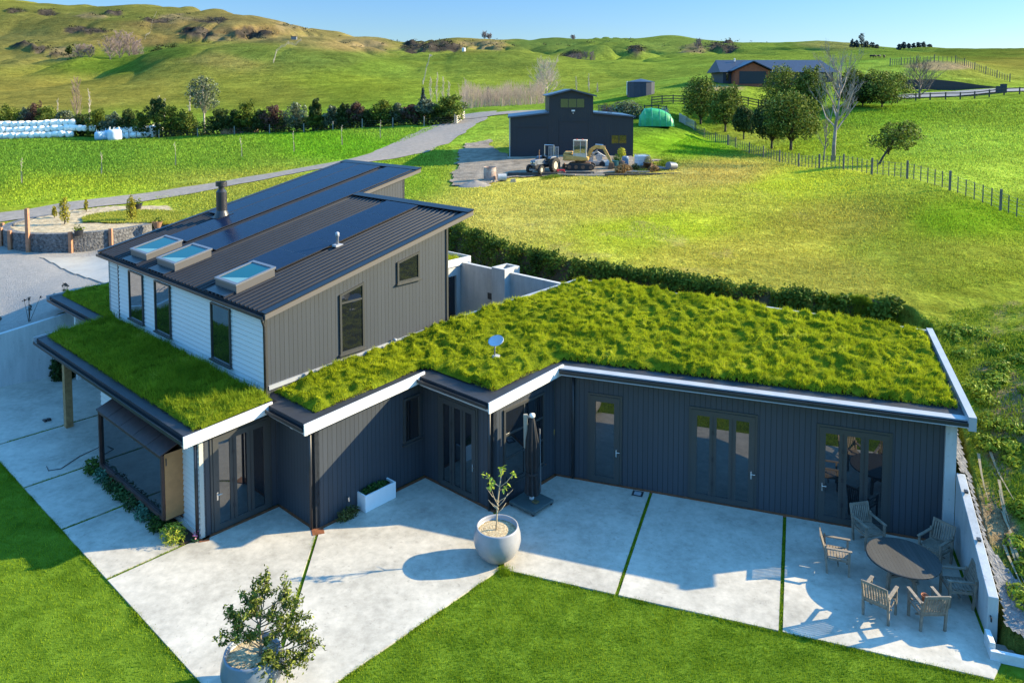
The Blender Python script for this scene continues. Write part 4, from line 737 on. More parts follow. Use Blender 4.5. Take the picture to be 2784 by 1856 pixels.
ii = RNG.integers(62, n, 26000); jj = RNG.choice([2, 3, 4, 4, 5, 5], 26000); f = RNG.uniform(0, 1, (26000, 1)); g = RNG.uniform(0, 1, (26000, 1))
P = (B_[ii, jj]*(1-f)+B_[ii+1, jj]*f)*(1-g)+(B_[ii, jj+1]*(1-f)+B_[ii+1, jj+1]*f)*g; P = P[fbm(P[:, 0]/.7+5, P[:, 1]/.7, 3, 19) > .62-.34*sstep((ii-62)/50.)]
V, F = blades(P+np.array([0, -.03, -.02]), .24, .035, .9, dirv=(0, -.5, 0)); tag(npmesh('bank_grass', V, F, FLD2), kind='stuff')
# ------------------------------------------------------------------ walls of the yard and the patio
def inhouse(name, label, cat, group=None): return thing(name, label, cat, ORG, ROT, group)
w = inhouse('retaining_wall', 'tall stained concrete retaining wall between the shaded patio and the gravel drive', 'wall')
wz = lambda a, b: float(np.mean([T(*ab(a+k*.6, b+.15)[:2])[0] for k in (-1, 0, 1)]))+.17
for (x0, y0), (x1, y1) in (((-9, 16.9), (-4.0, 16.62)), ((-3.997, 16.62), (-1.5, 16.2)), ((-1.497, 16.2), (1.0, 15.78)), ((1.003, 15.78), (3.5, 15.37)), ((3.503, 15.37), (6, 14.95))): z0, z1 = wz(x0, y0), wz(x1, y1); MB().hexa([(x0, y0, -.1), (x1, y1, -.1), (x1, y1+.2, -.1), (x0, y0+.2, -.1), (x0, y0, z0), (x1, y1, z1), (x1, y1+.2, z1), (x0, y0+.2, z0)]).build('panel', CONCW, w)
w = inhouse('courtyard_wall', 'pale concrete courtyard wall at the foot of the overgrown bank behind the house', 'wall')
m = MB().box(15.9, 16.1, 4.05, 9.4, -.2, 3.78); m.box(15.9, 16.1, -.4, 3.25, -.2, 3.78); m.build('panel', CONCW, w)
m = MB(); [m.box(*b, -.2, 3.98) for b in ((15.55, 15.70, 3.25, 4.05), (16.4, 16.55, 3.25, 4.05), (15.70, 16.4, 3.25, 3.40), (15.70, 16.4, 3.9, 4.05))]; m.build('shaft', CONCW, w)
MB().box(15.88, 15.899, 4.35, 4.62, 2.35, 2.65).build('vent', DARKM, w)
e = H   # rear entrance wing: walls, white fascia, grass lid
MB().hexa([(9.6, 6.4, -.1), (14.95, 6.4, -.1), (14.95, 6.6, -.1), (9.6, 6.6, -.1), (9.6, 6.4, 3.66), (14.95, 6.4, 3.66), (14.95, 6.6, 3.66), (9.6, 6.6, 3.66)]).build('wall', CONCW, H)
MB().box(15.62, 15.88, 6.4, 6.6, -.1, 3.66).build('wall', CONCW, H); MB().box(14.951, 15.619, 6.4, 6.6, 3.2, 3.66).build('wall', CONCW, H)
MB().box(14.96, 15.61, 6.52, 6.56, 0, 3.19).build('door', DARKM, H); MB().box(9.5, 16.5, 6.32, 6.39, 3.665, 4.0).build('fascia', WHITE, H); MB().box(16.43, 16.5, 6.391, 9.5, 3.665, 4.0).build('fascia', WHITE, H)
MB().box(9.5, 16.42, 6.4, 9.5, 3.7, 3.86).build('roof', MEMB, H)
px = np.stack([RNG.uniform(9.6, 16.1, 9000), RNG.uniform(6.6, 9.3, 9000), np.full(9000, 3.86)], 1); V, F = blades(px, .22*(.5+vnoise(px[:, 0]/.4, px[:, 1]/.4, 3)), .03, .8); g = npmesh('turf', V, F, TURFG, H); g['kind'] = 'stuff'
w = thing('garden_wall', 'low pale concrete wall stepping down beside the patio table, small lamps on top', 'wall', cdw(0, 0), ROTC)
L_ = lambda p: p
MB().hexa([(10.93, -3.55, -.1), (11.13, -3.55, -.1), (11.13, -.105, -.1), (10.93, -.105, -.1), (10.93, -3.55, .92), (11.13, -3.55, .92), (11.13, -.105, 2.02), (10.93, -.105, 2.02)]).build('panel', CONCW, w, bevel=.01)
for d_ in (-.75, -2.15): MB().box(10.99, 11.07, d_-.06, d_+.06, 2.05+.319*(d_+.105), 2.1+.319*(d_+.105)).build('lamp', DARKM, w)
MB().path([(10.98, -3.57, .5), (10.98, -3.64, .5), (10.98, -3.65, .42)], .02, 6).build('tap', DARKM, w)
w = thing('drain_trough', 'small white concrete trough at the end of the low patio wall', 'trough', cdw(11.2, -4.05), ROTC)
m = MB().box(-.38, .42, -.30, -.2, 0, .22); m.box(-.38, -.27, -.199, .25, 0, .34); m.box(.31, .42, -.199, .25, 0, .3); m.build('kerb', mat('white concrete', (.55, .56, .55), .7, var=.15, scale=6), w, bevel=.01); MB().box(-.269, .309, -.199, .25, 0, .05).build('basin', GRAVEL, w)
# ------------------------------------------------------------------ pots and plants on the patio
POTM = mat('pale grey glazed pot', (.27, .27, .28), .32, var=.08, scale=5); SOILM = mat('potting bark', (.30, .20, .10), .95, c2=(.62, .50, .30), var=.4, scale=16, bump=.8, bscale=30, dist=.03)
def pot(name, label, loc, s=1., m=POTM):
    p = thing(name, label, 'plant pot', loc)
    pr = [(.20, 0), (.30, .03), (.46, .17), (.57, .36), (.605, .52), (.59, .68), (.54, .84), (.535, .87), (.50, .875), (.485, .84), (.50, .74)]
    MB().lathe([(r*s, z*s) for r, z in pr], 48).build('bowl', m, p, smooth=True); o = MB().lathe([(.0, .765*s), (.25*s, .775*s), (.505*s, .74*s)], 32, cap=False).build('soil', SOILM, p, smooth=True); return p
pl = at(1352, 1524, 18.68); pot('round_pot', 'big round pale grey pot holding a bare branched sapling on the patio', (pl[0], 18.72, .036), 1.0)
BARK = mat('pale bark', (.42, .34, .22), .8, var=.25, scale=9); LFY = leafmat('young lime leaves', (.25, .34, .03), (.5, .55, .09), None, .35)
sp = thing('sapling', 'thin leafless sapling with a few lime leaf tufts in the round grey pot', 'tree', (pl[0]-.03, 18.72, .8))
br = MB(); tips = []
def S_(pts, r0, r1): br.path([Vector(p) for p in pts], [r0+(r1-r0)*i/(len(pts)-1) for i in range(len(pts))], 6)
S_([(0, 0, -.04), (.02, 0, .35), (.04, .02, .7), (.08, .0, 1.05), (.13, .02, 1.45), (.15, .0, 1.62)], .022, .009)
for z0, dx, dy, dz in ((.52, -.26, .05, .24), (.62, -.20, -.1, .55), (.62, .24, .1, .28), (.75, .35, -.1, .36), (.72, -.33, .0, .40), (1.12, -.36, .05, .28), (1.12, .34, .05, .33), (1.05, .16, -.15, .12), (.45, .2, .1, .2), (.55, -.18, .2, .05)):
    b0 = (.02+z0*.075, 0, z0); S_([b0, (b0[0]+dx*.5, dy*.5, z0+dz*.38), (b0[0]+dx, dy, z0+dz)], .011, .005)
    if z0 > 1 or z0 == .62: tips.append((b0[0]+dx, dy, z0+dz))
br.build('trunk', BARK, sp, smooth=True); tips += [(.13, .02, 1.52), (.16, 0, 1.62), (-.1, 0, 1.25)]
P = np.concatenate([np.array(t)+RNG.normal(0, .05, (9, 3)) for t in tips if t[2] > .9]); V, F = leaves(P, np.tile([0, -.4, .8], (len(P), 1)), .12, .45); npmesh('foliage', V, F, LFY, sp)
pb = np.array(ab(*(-1.55, -5.95))); pot('tall_round_pot', 'dark blue grey round pot under the leafy shrub at the front edge', (-5.15, 14.42, .036), 1.0, mat('slate glaze', (.16, .19, .23), .3, var=.1, scale=4))
sh = thing('olive_shrub', 'bushy olive green shrub with narrow leaves growing in the front pot', 'shrub', (-5.0, 14.42, .78))
# leader and side shoots: foliage runs along upright twigs so that the outline is spiky and open
sb = MB(); LP = []; LN = []
def shoot(p0, p1, nl, r=.012, sag=0.):
    p0, p1 = Vector(p0), Vector(p1); mid = (p0+p1)/2+Vector((RNG.normal(0, .03), RNG.normal(0, .03), -sag)); sb.path([p0, mid, p1], [r, r*.7, r*.3], 5)
    for _ in range(nl):
        t = RNG.uniform(.25, 1.02); q = p0.lerp(mid, t*2) if t < .5 else mid.lerp(p1, t*2-1); d = (p1-p0).normalized(); LP.append(q+Vector(RNG.normal(0, .035, 3))); LN.append(d*.2+Vector(RNG.normal(0, .6, 3)))
sb.path([(0, 0, -.05), (.03, 0, .25), (.0, .02, .55), (.05, .02, 1.0), (.02, 0, 1.45)], [.035, .03, .025, .016, .008], 7)
for k, (x, z, y) in enumerate(((0.05, 1.62, 0), (.16, 1.5, .05), (-.14, 1.35, .1), (.0, 1.25, -.15), (-.38, 1.22, .1), (.55, 1.35, .1), (.68, 1.22, -.05), (.42, 1.15, .2), (-.58, .95, 0), (-.7, .78, .1), (-.78, .5, 0), (-.45, .8, -.2), (.78, 1.05, .1), (.85, .9, 0), (.5, .95, -.2), (.3, 1.1, -.2), (-.2, .95, .3), (.2, .85, .3), (-.3, .62, -.25), (.35, .65, -.3), (.72, .55, .1), (.95, .5, 0), (1.1, .32, .1), (1.02, .12, 0), (.8, .2, -.2), (.55, .3, -.3), (.3, .4, -.35), (.45, .05, -.35), (.85, -.05, -.1), (.62, -.15, -.25), (.2, .1, -.4), (.95, .3, .3), (.7, .4, .3), (.5, .6, .3), (-.1, 1.1, -.1), (.12, 1.28, .15), (-.25, 1.1, -.1), (.62, .75, -.2), (.0, .7, -.3), (-.55, .62, .15), (.3, -.2, -.4), (1.0, -.15, .1))):
    b = Vector((.02, 0, max(.05, min(1.2, z-.45)))); c = b.lerp(Vector((x, y, z)), .5)+Vector((0, 0, -.08)); sb.path([b, c], [.013, .008], 5); shoot(c, (x, y, z), 50)
    for _ in range(2): shoot(c.lerp(Vector((x, y, z)), .4), Vector((x, y, z))+Vector((RNG.normal(0, .14), RNG.normal(0, .14), RNG.normal(-.02, .12))), 38, .007)
sb.build('stems', mat('grey olive bark', (.20, .17, .12), .8, var=.2, scale=9), sh, smooth=True)
LV = leafmat('olive leaves', (.045, .065, .010), (.20, .23, .04), (.36, .38, .08), .25, .4); V, F = leaves(np.array(LP), np.array(LN), .085, .38); npmesh('foliage', V, F, LV, sh)
# white trough of herbs
a0, b0 = 3.68, -2.28
pt = inhouse('planter_box', 'rectangular white planter box of herbs against the dark boarded wall', 'planter')
m = MB().box(a0, a0+1.1, b0, b0+.05, .036, .52); m.box(a0, a0+1.1, b0+.47, b0+.52, .036, .52); m.box(a0, a0+.05, b0+.051, b0+.469, .036, .52); m.box(a0+1.05, a0+1.1, b0+.051, b0+.469, .036, .52)
m.build('box', mat('white paint', (.74, .74, .73), .5, var=.04, scale=3), pt, bevel=.008); MB().box(a0+.051, a0+1.049, b0+.051, b0+.469, .05, .45).build('soil', mat('dark soil', (.04, .03, .02), .95, var=.4, scale=20), pt)
GRN = leafmat('herb leaves', (.02, .06, .015), (.07, .15, .03), (.16, .2, .05), .3)
def clump(name, label, cat, loc, n, r, size, m, group=None, h=None, asp=.5, up=.5, rz=ROT):
    t = thing(name, label, cat, loc, rz, group); P, N = ellipsoid_pts(n, (0, 0, (h or r[2])*.55), r, shell=.2); P[:, 2] = np.maximum(P[:, 2], .01); N[:, 2] += up
    V, F = leaves(P, N, size, asp); npmesh('leaves', V, F, m, t)
    s = MB(); 
    for k in range(7): q = P[k*3]; s.path([(q[0]*.1, q[1]*.1, 0), (q[0]*.6, q[1]*.6, q[2]*.6), tuple(q)], [.008, .006, .003], 4)
    s.build('stems', BARK, t); return t
clump('herb_plants', 'low green herbs filling the white planter box', 'plant', ab(a0+.5, b0+.26, .45), 420, (.5, .2, .10), .085, GRN)
clump('trailing_shrub', 'small sprawling olive brown shrub at the foot of the wall beside the white planter', 'shrub', ab(3.2, -2.12, .04), 700, (.42, .18, .22), .06, leafmat('sprawling leaves', (.04, .05, .015), (.13, .14, .04), None, .2))
lab = ['dark leafy ground plant at the far end of the bed under the box window', 'blue green rosette plant in the bed under the box window', 'dark plant with a red flower in the bed under the box window', 'leafy green plant halfway along the bed under the box window', 'second plant with red blooms in the narrow bed', 'broad leaved blue green plant near the orange cheek of the box window', 'low dark plant towards the near end of the narrow bed', 'bright yellow green grassy plant at the near end of the bed']
cols = [((.03, .07, .015), (.10, .17, .03)), ((.03, .09, .06), (.13, .27, .18)), ((.02, .05, .02), (.07, .12, .04)), ((.02, .06, .02), (.08, .15, .05)), ((.02, .05, .02), (.07, .12, .04)), ((.03, .09, .06), (.12, .24, .16)), ((.015, .04, .01), (.05, .1, .02)), ((.20, .26, .02), (.5, .5, .07))]
for i, b in enumerate((5.9, 5.1, 4.35, 3.6, 2.9, 2.1, 1.3, .45)):
    t = clump('bed_plant', lab[i], 'plant', ab(-.55, b, .06), 420, (.34, .40, .30), .11 if i != 7 else .14, leafmat('bed leaves', *cols[i]), 'plants in the bed under the box window', asp=.5 if i != 7 else .16, up=.8)
    if i in (2, 4): P = RNG.normal(0, .05, (14, 3))+np.array([-.05, .05, .28]); V, F = leaves(P, P*0+np.array([0, 0, 1.]), .07, .9); npmesh('flower', V, F, leafmat('red petals', (.35, .01, .02), (.55, .03, .06)), t)
t = clump('flower_plant', 'small plant with pink blooms at the white house corner', 'plant', ab(-.16, .0, .04), 60, (.1, .1, .09), .06, leafmat('bed leaves', *cols[3])); P = RNG.normal(0, .05, (16, 3))+np.array([0, 0, .17]); V, F = leaves(P, P*0+np.array([0, 0, 1.]), .06, .9); npmesh('flower', V, F, leafmat('pink petals', (.5, .06, .16), (.75, .3, .4)), t)
clump('corner_bush', 'dark bush in the shade against the tall concrete retaining wall', 'shrub', ab(1.5, 15.2, 0), 1500, (.5, .5, .75), .16, leafmat('dark bush', (.012, .03, .008), (.045, .08, .02)))
# ------------------------------------------------------------------ closed cantilever umbrella
um = inhouse('parasol', 'closed black cantilever parasol on a square wheeled base by the dark window', 'umbrella'); ca, cb = 7.12, -5.5
BASEM = mat('slate base', (.06, .085, .085), .5, var=.2, scale=5); CLOTH = mat('black canvas', (.012, .012, .014), .75, var=.3, scale=8)
MB().box(ca-.46, ca+.46, cb-.46, cb+.46, .11, .19).build('base', BASEM, um, bevel=.015)
for x, y in ((-.4, -.4), (.4, -.4), (.4, .4), (-.4, .4)): MB().lathe([(.05, -.02), (.05, .02)], 14, (ca+x, cb+y, .087), axis=(1, .3, 0)).build('wheel', DARKM, um, smooth=False)
MB().box(ca-.1, ca+.06, cb-.26, cb-.08, .191, .24).build('clamp', mat('brass cap', (.14, .11, .05), .5, metal=.4), um, bevel=.02)
MB().box(ca-.0, ca+.1, cb-.02, cb+.08, .19, 2.45).build('pole', mat('pale aluminium', (.55, .56, .57), .4), um, bevel=.008)
prof = []; V = []; F = []; nseg = 64; rows = [(2.74, .035), (2.66, .065), (2.45, .10), (2.0, .15), (1.4, .165), (1.08, .135), (.95, .15), (.72, .165), (.46, .18)]; kx, ky = ca-.10, cb-.11
for z, r in rows:
    for k in range(nseg):
        a = 2*math.pi*k/nseg; rr = r*(1+.28*math.cos(8*a+z*.8)*min(1, (2.8-z)*1.2)); V.append((kx+rr*math.cos(a), ky+rr*math.sin(a), z+.03*math.cos(8*a)*(z < .5)))
for i in range(len(rows)-1):
    for k in range(nseg): F.append((i*nseg+(k+1) % nseg, i*nseg+k, (i+1)*nseg+k, (i+1)*nseg+(k+1) % nseg))
MB().add(V, F).build('canopy', CLOTH, um, smooth=True); MB().lathe([(.07, 2.70), (.085, 2.73), (.08, 2.79), (.0, 2.81)], 20, (kx, ky, 0)).build('cap', WHITE, um, smooth=True)
MB().lathe([(.175, 1.05), (.175, 1.11)], 24, (kx, ky, 0)).build('strap', CLOTH, um)
hx_, hy_ = ca-.2, cb+.1
MB().hexa([(hx_, hy_, 1.75), (hx_+.08, hy_-.06, 1.75), (hx_+.12, hy_, 1.75), (hx_+.04, hy_+.06, 1.75), (hx_-.02, hy_+.02, 2.74), (hx_+.06, hy_-.07, 2.74), (hx_+.12, hy_-.01, 2.74), (hx_+.04, hy_+.07, 2.74)]).build('arm_housing', mat('bone plastic', (.30, .29, .25), .5), um, bevel=.01)
MB().bar((hx_+.06, hy_, 2.68), (kx, ky, 2.70), .05, .06).build('arm', ALU, um); MB().bar((ca+.17, cb-.2, .42), (ca+.15, cb-.18, 2.3), .03, .03).build('strut', ALU, um)
t = inhouse('drain_cover', 'small square metal drain grate let into the shaded patio', 'drain'); m = MB(Tcd).box(2.5, 2.82, -.42, -.12, .036, .042); m.build('frame', DARKM, t); MB(Tcd).box(2.56, 2.76, -.36, -.18, .0425, .05).build('grate', PARA, t)
# ------------------------------------------------------------------ table and six armchairs
TEAK = mat('weathered teak', (.20, .165, .125), .7, var=.35, scale=7, bump=.25, bscale=50); TEAKT = boardmat('teak table top', (.040, .040, .037), (1, .2, 0), .085, .02, .8, .3)
tb = thing('round_table', 'round weathered wooden patio table half in sunlight', 'table', cdw(9.42, -2.35, .036), ROTC)
MB().lathe([(.0, .70), (.80, .70), (.82, .71), (.82, .735), (.80, .745), (.0, .745)], 56, cap=False).build('tabletop', TEAKT, tb)
for k in range(4):
    a = k*math.pi/2+.6; d = Vector((math.cos(a), math.sin(a), 0)); m = MB(); m.bar(d*.42+Vector((0, 0, 0)), d*.34+Vector((0, 0, .70)), .07, .07, up=d); m.build('leg', TEAK, tb)
m = MB(); m.bar((-.36, -.24, .3), (.36, .24, .3), .05, .06); m.bar((-.26, .38, .36), (.26, -.38, .36), .05, .06); m.lathe([(.62, .64), (.66, .64), (.66, .70), (.62, .70)], 40); m.build('apron', TEAK, tb)
def make_chair():
    c = thing('armchair', 'x', 'chair')
    def leg(x, y, h, lean=0): MB().hexa([(x-.024, y-.024, 0), (x+.024, y-.024, 0), (x+.024, y+.024, 0), (x-.024, y+.024, 0), (x-.024, y-.024-lean, h), (x+.024, y-.024-lean, h), (x+.024, y+.024-lean, h), (x-.024, y+.024-lean, h)]).build('leg', TEAK, c)
    for x in (-.27, .27): leg(x, .26, .62); leg(x, -.24, .70, .05)
    s = MB()
    for i in range(7): s.box(-.242, .242, -.22+.068*i, -.165+.068*i, .415, .435)
    s.build('seat', TEAK, c); r = MB(); r.box(-.245, .245, .25, .275, .35, .41); r.box(-.245, .245, -.25, -.225, .35, .41); r.box(-.28, -.255, -.21, .235, .35, .41); r.box(.255, .28, -.21, .235, .35, .41); r.build('seat_rail', TEAK, c)
    for x in (-.27, .27): MB().hexa([(x-.035, -.30, .622), (x+.035, -.30, .622), (x+.035, .32, .622), (x-.035, .32, .622), (x-.035, -.30, .65), (x+.035, -.30, .65), (x+.035, .32, .65), (x-.035, .32, .65)]).build('armrest', TEAK, c)
    b = MB(); f = lambda z: -.27-(z-.43)*.30
    for i in range(8): x = -.205+.0585*i; b.hexa([(x-.019, f(.46)-.008, .46), (x+.019, f(.46)-.008, .46), (x+.019, f(.46)+.008, .46), (x-.019, f(.46)+.008, .46), (x-.019, f(.86)-.008, .86), (x+.019, f(.86)-.008, .86), (x+.019, f(.86)+.008, .86), (x-.019, f(.86)+.008, .86)])
    for z in (.44, .88): b.box(-.25, .25, f(z)-.014, f(z)+.014, z-.03, z+.03)
    for x in (-.262, .262): b.bar((x, f(.43), .43), (x, f(.91), .91), .03, .04, up=(1, 0, 0))
    b.build('backrest', TEAK, c); MB().box(-.255, .255, .0, .03, .2, .235).build('stretcher', TEAK, c); return c
CH = make_chair(); tc = np.array([9.42, -2.35])
spots = [(7.98, -2.12, -90, 'sunlit wooden armchair on the left side of the round table, facing right'), (8.83, -.72, -148, 'shaded wooden armchair with its back to the folding glass doors'), (10.35, -.98, 142, 'blue shaded armchair between the round table and the corner of the low wall'), (10.55, -2.5, 100, 'dark armchair squeezed between the table and the low concrete wall'), (9.75, -3.58, 20, 'wooden armchair seen from behind at the near right, brown pot on its seat'), (8.78, -3.62, -24, 'pale wooden armchair seen from behind at the near left of the table')]
for i, (c, d, ang, lab_) in enumerate(spots):
    o = CH if i == 0 else copy_tree(CH); o.location = [float(x) for x in cdw(c, d, .036)]; o.rotation_euler = (0, 0, ROTC+math.radians(ang)); o['label'] = lab_; o['group'] = 'armchairs round the patio table'
t = thing('terracotta_pot', 'small brown pot lying on an armchair seat', 'pot', cdw(9.72, -3.45, .472)); MB().lathe([(.05, 0), (.08, .12), (.085, .14), (.07, .14), (.06, .05)], 16).build('pot', mat('terracotta', (.30, .10, .04), .8, var=.2, scale=9), t, smooth=True)
# ------------------------------------------------------------------ dish, porch clutter
ds = thing('satellite_dish', 'oval white satellite dish on a short mast in the roof grass', 'dish', ab(7.95, -3.28, roofz(7.95, -3.28)+.1), ROT)
nrm = Vector((-.52, .05, .85)).normalized(); ctr = Vector((.10, .05, .52)); q = nrm.to_track_quat('Z', 'Y').to_matrix(); V = []; F = []
for r, z in ((.0, -.045), (.14, -.04), (.24, -.022), (.29, 0), (.295, -.012), (.24, -.045), (.0, -.07)):
    for k in range(40): a = 2*math.pi*k/40; V.append(ctr+q @ Vector((r*1.0*math.cos(a), r*.62*math.sin(a)*1.25, z)))
for i in range(6):
    for k in range(40): F.append((i*40+k, i*40+(k+1) % 40, (i+1)*40+(k+1) % 40, (i+1)*40+k))
MB().add(V, F).build('dish', mat('dish white', (.42, .46, .52), .35), ds, smooth=True); MB().path([(0, 0, -.1), (0, 0, .3), tuple(ctr-nrm*.06)], .022, 8).build('mast', ALU, ds); MB().box(-.05, .14, -.1, .06, -.02, .08).build('base', PARA, ds)
mc = inhouse('drop_saw', 'workshop saw on a metal stand under the porch with its cord trailing', 'saw'); x, y = .9, 7.35
MB().box(x-.35, x+.35, y-.28, y+.28, .8, .86).build('table', ALU, mc); MB().lathe([(.17, -.02), (.17, .02)], 24, (x, y, 1.12), axis=(.2, 1, 0)).build('blade_guard', SILVER, mc); MB().path([(x+.2, y, .9), (x+.15, y, 1.2), (x-.05, y+.02, 1.42), (x-.3, y, 1.45)], .05, 8).build('arm', ALU, mc, smooth=True); MB().box(x-.12, x+.12, y+.05, y+.3, 1.05, 1.22).build('motor', mat('teal motor', (.02, .16, .17), .5), mc)
for dx, dy in ((-.3, -.22), (.3, -.22), (.3, .22), (-.3, .22)): MB().path([(x+dx, y+dy, .8), (x+dx*1.3, y+dy*1.3, .036)], .018, 6).build('leg', ALU, mc)
t = inhouse('hose', 'dark cord curling over the shaded concrete by the box window', 'cord'); MB().path([(.4, 7.3, .5), (.1, 7.5, .06), (-.5, 7.35, .05), (-1.2, 6.9, .05), (-1.5, 7.05, .05), (-1.45, 7.4, .05)], .012, 6).build('cord', DARKM, t)
t = inhouse('shoes', 'pair of dark shoes left on the concrete beside the porch post', 'shoes')
for k in (0, 1): MB().lathe([(.03, 0), (.045, .03), (.04, .08), (.02, .1)], 10, (0, 0, 0)).T; m = MB().hexa([(-.42+.13*k, 11.05, .036), (-.32+.13*k, 11.05, .036), (-.31+.13*k, 11.33, .036), (-.43+.13*k, 11.33, .036), (-.41+.13*k, 11.07, .13), (-.33+.13*k, 11.07, .13), (-.33+.13*k, 11.3, .08), (-.41+.13*k, 11.3, .08)]); m.build('shoe', DARKM, t, bevel=.015)
t = inhouse('broom', 'pale pole leaning beside the saw under the porch', 'pole'); MB().path([(.1, 7.15, .05), (.75, 7.0, 1.35)], .016, 6).build('handle', WHITE, t)
t = inhouse('mat', 'dark rubber mat on the patio against the retaining wall', 'mat'); MB().box(-1.6, -.75, 15.55, 16.0, .036, .06).build('mat', DARKM, t)
# white pump-like weeds along the drive edge
for k, (a, b) in enumerate(((-1.6, 17.6), (-.2, 17.5), (.9, 17.2), (2.2, 17.0))):
    t = thing('seed_plant', 'dead seed-head stalks on the gravel above the retaining wall', 'plant', ab(a, b, gz(*ab(a, b)[:2])), 0, 'dead stalks above the retaining wall'); m = MB(); P = []
    for i in range(7): d = Vector(RNG.normal(0, .16, 3)); d.z = RNG.uniform(.6, 1.1); m.path([(0, 0, 0), d*.6, d], [.012, .008, .006], 4); P += [d+Vector(RNG.normal(0, .03, 3)) for _ in range(14)]
    m.build('stalks', mat('dry stalks', (.06, .045, .03), .9), t); V, F = leaves(np.array(P), np.zeros((len(P), 3))+.1, .07, .7); npmesh('seed_heads', V, F, mat('seed heads', (.035, .028, .02), .9), t)
# ------------------------------------------------------------------ shed and yard
NAVY = (.012, .017, .024)
def claddingmat(name, c, d=(1, 0, 0), pitch=.2): return boardmat(name, c, d, pitch, .05, .5, .15)
SHW = claddingmat('dark shed cladding', NAVY); SHR = mat('shed roofing', (.018, .04, .075), .4, var=.2, scale=1.5); SHD = boardmat('roller door', (.011, .016, .024), (0, 0, 1), .12, .03, .45, .1, False)
p0 = on(1387.5, 430, 76); p1 = on(1721, 427, 76); sx = p0[0]; SWid = p1[0]-p0[0]; k = SWid/333.5      # metres per photo pixel on the front
shed = thing('shed', 'dark navy steel barn shed with a raised gabled middle and lean-to sides', 'shed', (sx, 76, min(p0[2], p1[2])+.02))
X = lambda u: (u-1387.5)*k; Z = lambda v: (429-v)*k; D_ = 9.0
def gable(x0, x1, y0, y1, z0, zl, zr_, apex=None, name='wall', m=SHW):
    pts = [(x0, z0), (x1, z0), (x1, zr_)]+([((x0+x1)/2, apex)] if apex else [])+[(x0, zl)]; n = len(pts)
    V = [(x, y0, z) for x, z in pts]+[(x, y1, z) for x, z in pts]; return MB().add(V, [tuple(range(n)), tuple(range(2*n-1, n-1, -1))]+[((i+1) % n, i, n+i, n+(i+1) % n) for i in range(n)]).build(name, m, shed)
tx0, tx1 = X(1492.5), X(1612); gable(0, tx0, 0, D_, -.4, Z(320), Z(309)); gable(tx1, SWid, 0, D_, -.4, Z(309), Z(318)); gable(tx0+.002, tx1-.002, -.003, D_, -.4, Z(261), Z(261), Z(246.5))
def roofslab(xa, za, xb, zb, y0, y1, name='roof'): MB().hexa([(xa, y0, za), (xb, y0, zb), (xb, y1, zb), (xa, y1, za), (xa, y0, za+.09), (xb, y0, zb+.09), (xb, y1, zb+.09), (xa, y1, za+.09)]).build(name, SHR, shed)
roofslab(-.25, Z(321), tx0-.005, Z(308.5), -.2, D_+.2); roofslab(tx1+.005, Z(308.5), SWid+.2, Z(319), -.2, D_+.2)
xm = (tx0+tx1)/2; roofslab(tx0-.3, Z(263.5), xm-.001, Z(246), -.35, D_+.3); roofslab(xm+.001, Z(246), tx1+.3, Z(263.5), -.35, D_+.3)
TR = mat('shed trim', (.05, .07, .10), .45)
m = MB(); m.bar((-.25, -.22, Z(320)), (tx0, -.22, Z(307.5)), .03, .14); m.bar((tx1, -.22, Z(307.5)), (SWid+.2, -.22, Z(318)), .03, .14); m.bar((tx0-.3, -.37, Z(262.5)), (xm, -.37, Z(245)), .03, .14); m.bar((xm, -.37, Z(245)), (tx1+.3, -.37, Z(262.5)), .03, .14); m.build('barge', TR, shed)
for a, b, t in ((1520, 1597, 331.6), (1406, 1487, 347)): o = MB().box(X(a), X(b), -.04, -.006, .0, Z(t)).build('roller_door', SHD, shed); MB().box(X(a)-.08, X(b)+.08, -.08, -.045, Z(t)+.001, Z(t)+.2).build('hood', SHW, o)
def shwin(u0, u1, v0, v1, name='window', mull=1):
    x0, x1, z0, z1 = X(u0), X(u1), Z(v1), Z(v0); m = MB(); f = .06
    m.box(x0, x1, -.05, -.006, z0, z0+f); m.box(x0, x1, -.05, -.006, z1-f, z1); m.box(x0, x0+f, -.05, -.006, z0+f, z1-f); m.box(x1-f, x1, -.05, -.006, z0+f, z1-f)
    for i in range(1, mull+1): xx = x0+(x1-x0)*i/(mull+1); m.box(xx-.03, xx+.03, -.045, -.006, z0+f, z1-f)
    o = m.build(name, SHW, shed); MB().add([(x0+f, -.02, z0+f), (x1-f, -.02, z0+f), (x1-f, -.02, z1-f), (x0+f, -.02, z1-f)], [(0, 1, 2, 3)]).build('pane', GLASS, o); return o
shwin(1522, 1589, 268.6, 295, mull=2); shwin(1660.6, 1704, 367, 392.5); shwin(1625, 1644, 373, 393, mull=0)
d = MB().box(X(1620), X(1647), -.035, -.006, .0, Z(369)).build('door', SHD, shed); MB().box(X(1622), X(1623), -.09, -.036, Z(402), Z(396)).build('handle', CHROME, d)
MB().box(X(1553), X(1562), -.25, -.01, Z(304), Z(300)).build('lamp', WHITE, shed); MB().lathe([(.05, 0), (.08, .05), (.0, .09)], 10, (X(1557.5), -.1, Z(310))).build('camera_dome', WHITE, shed)
MB().path([(-.06, -.06, .0), (-.06, -.06, Z(322))], .05, 8).build('downpipe', PARA, shed); MB().box(-.3, SWid+.2, -.75, -.05, -.3, .06).build('slab', CONC, shed)
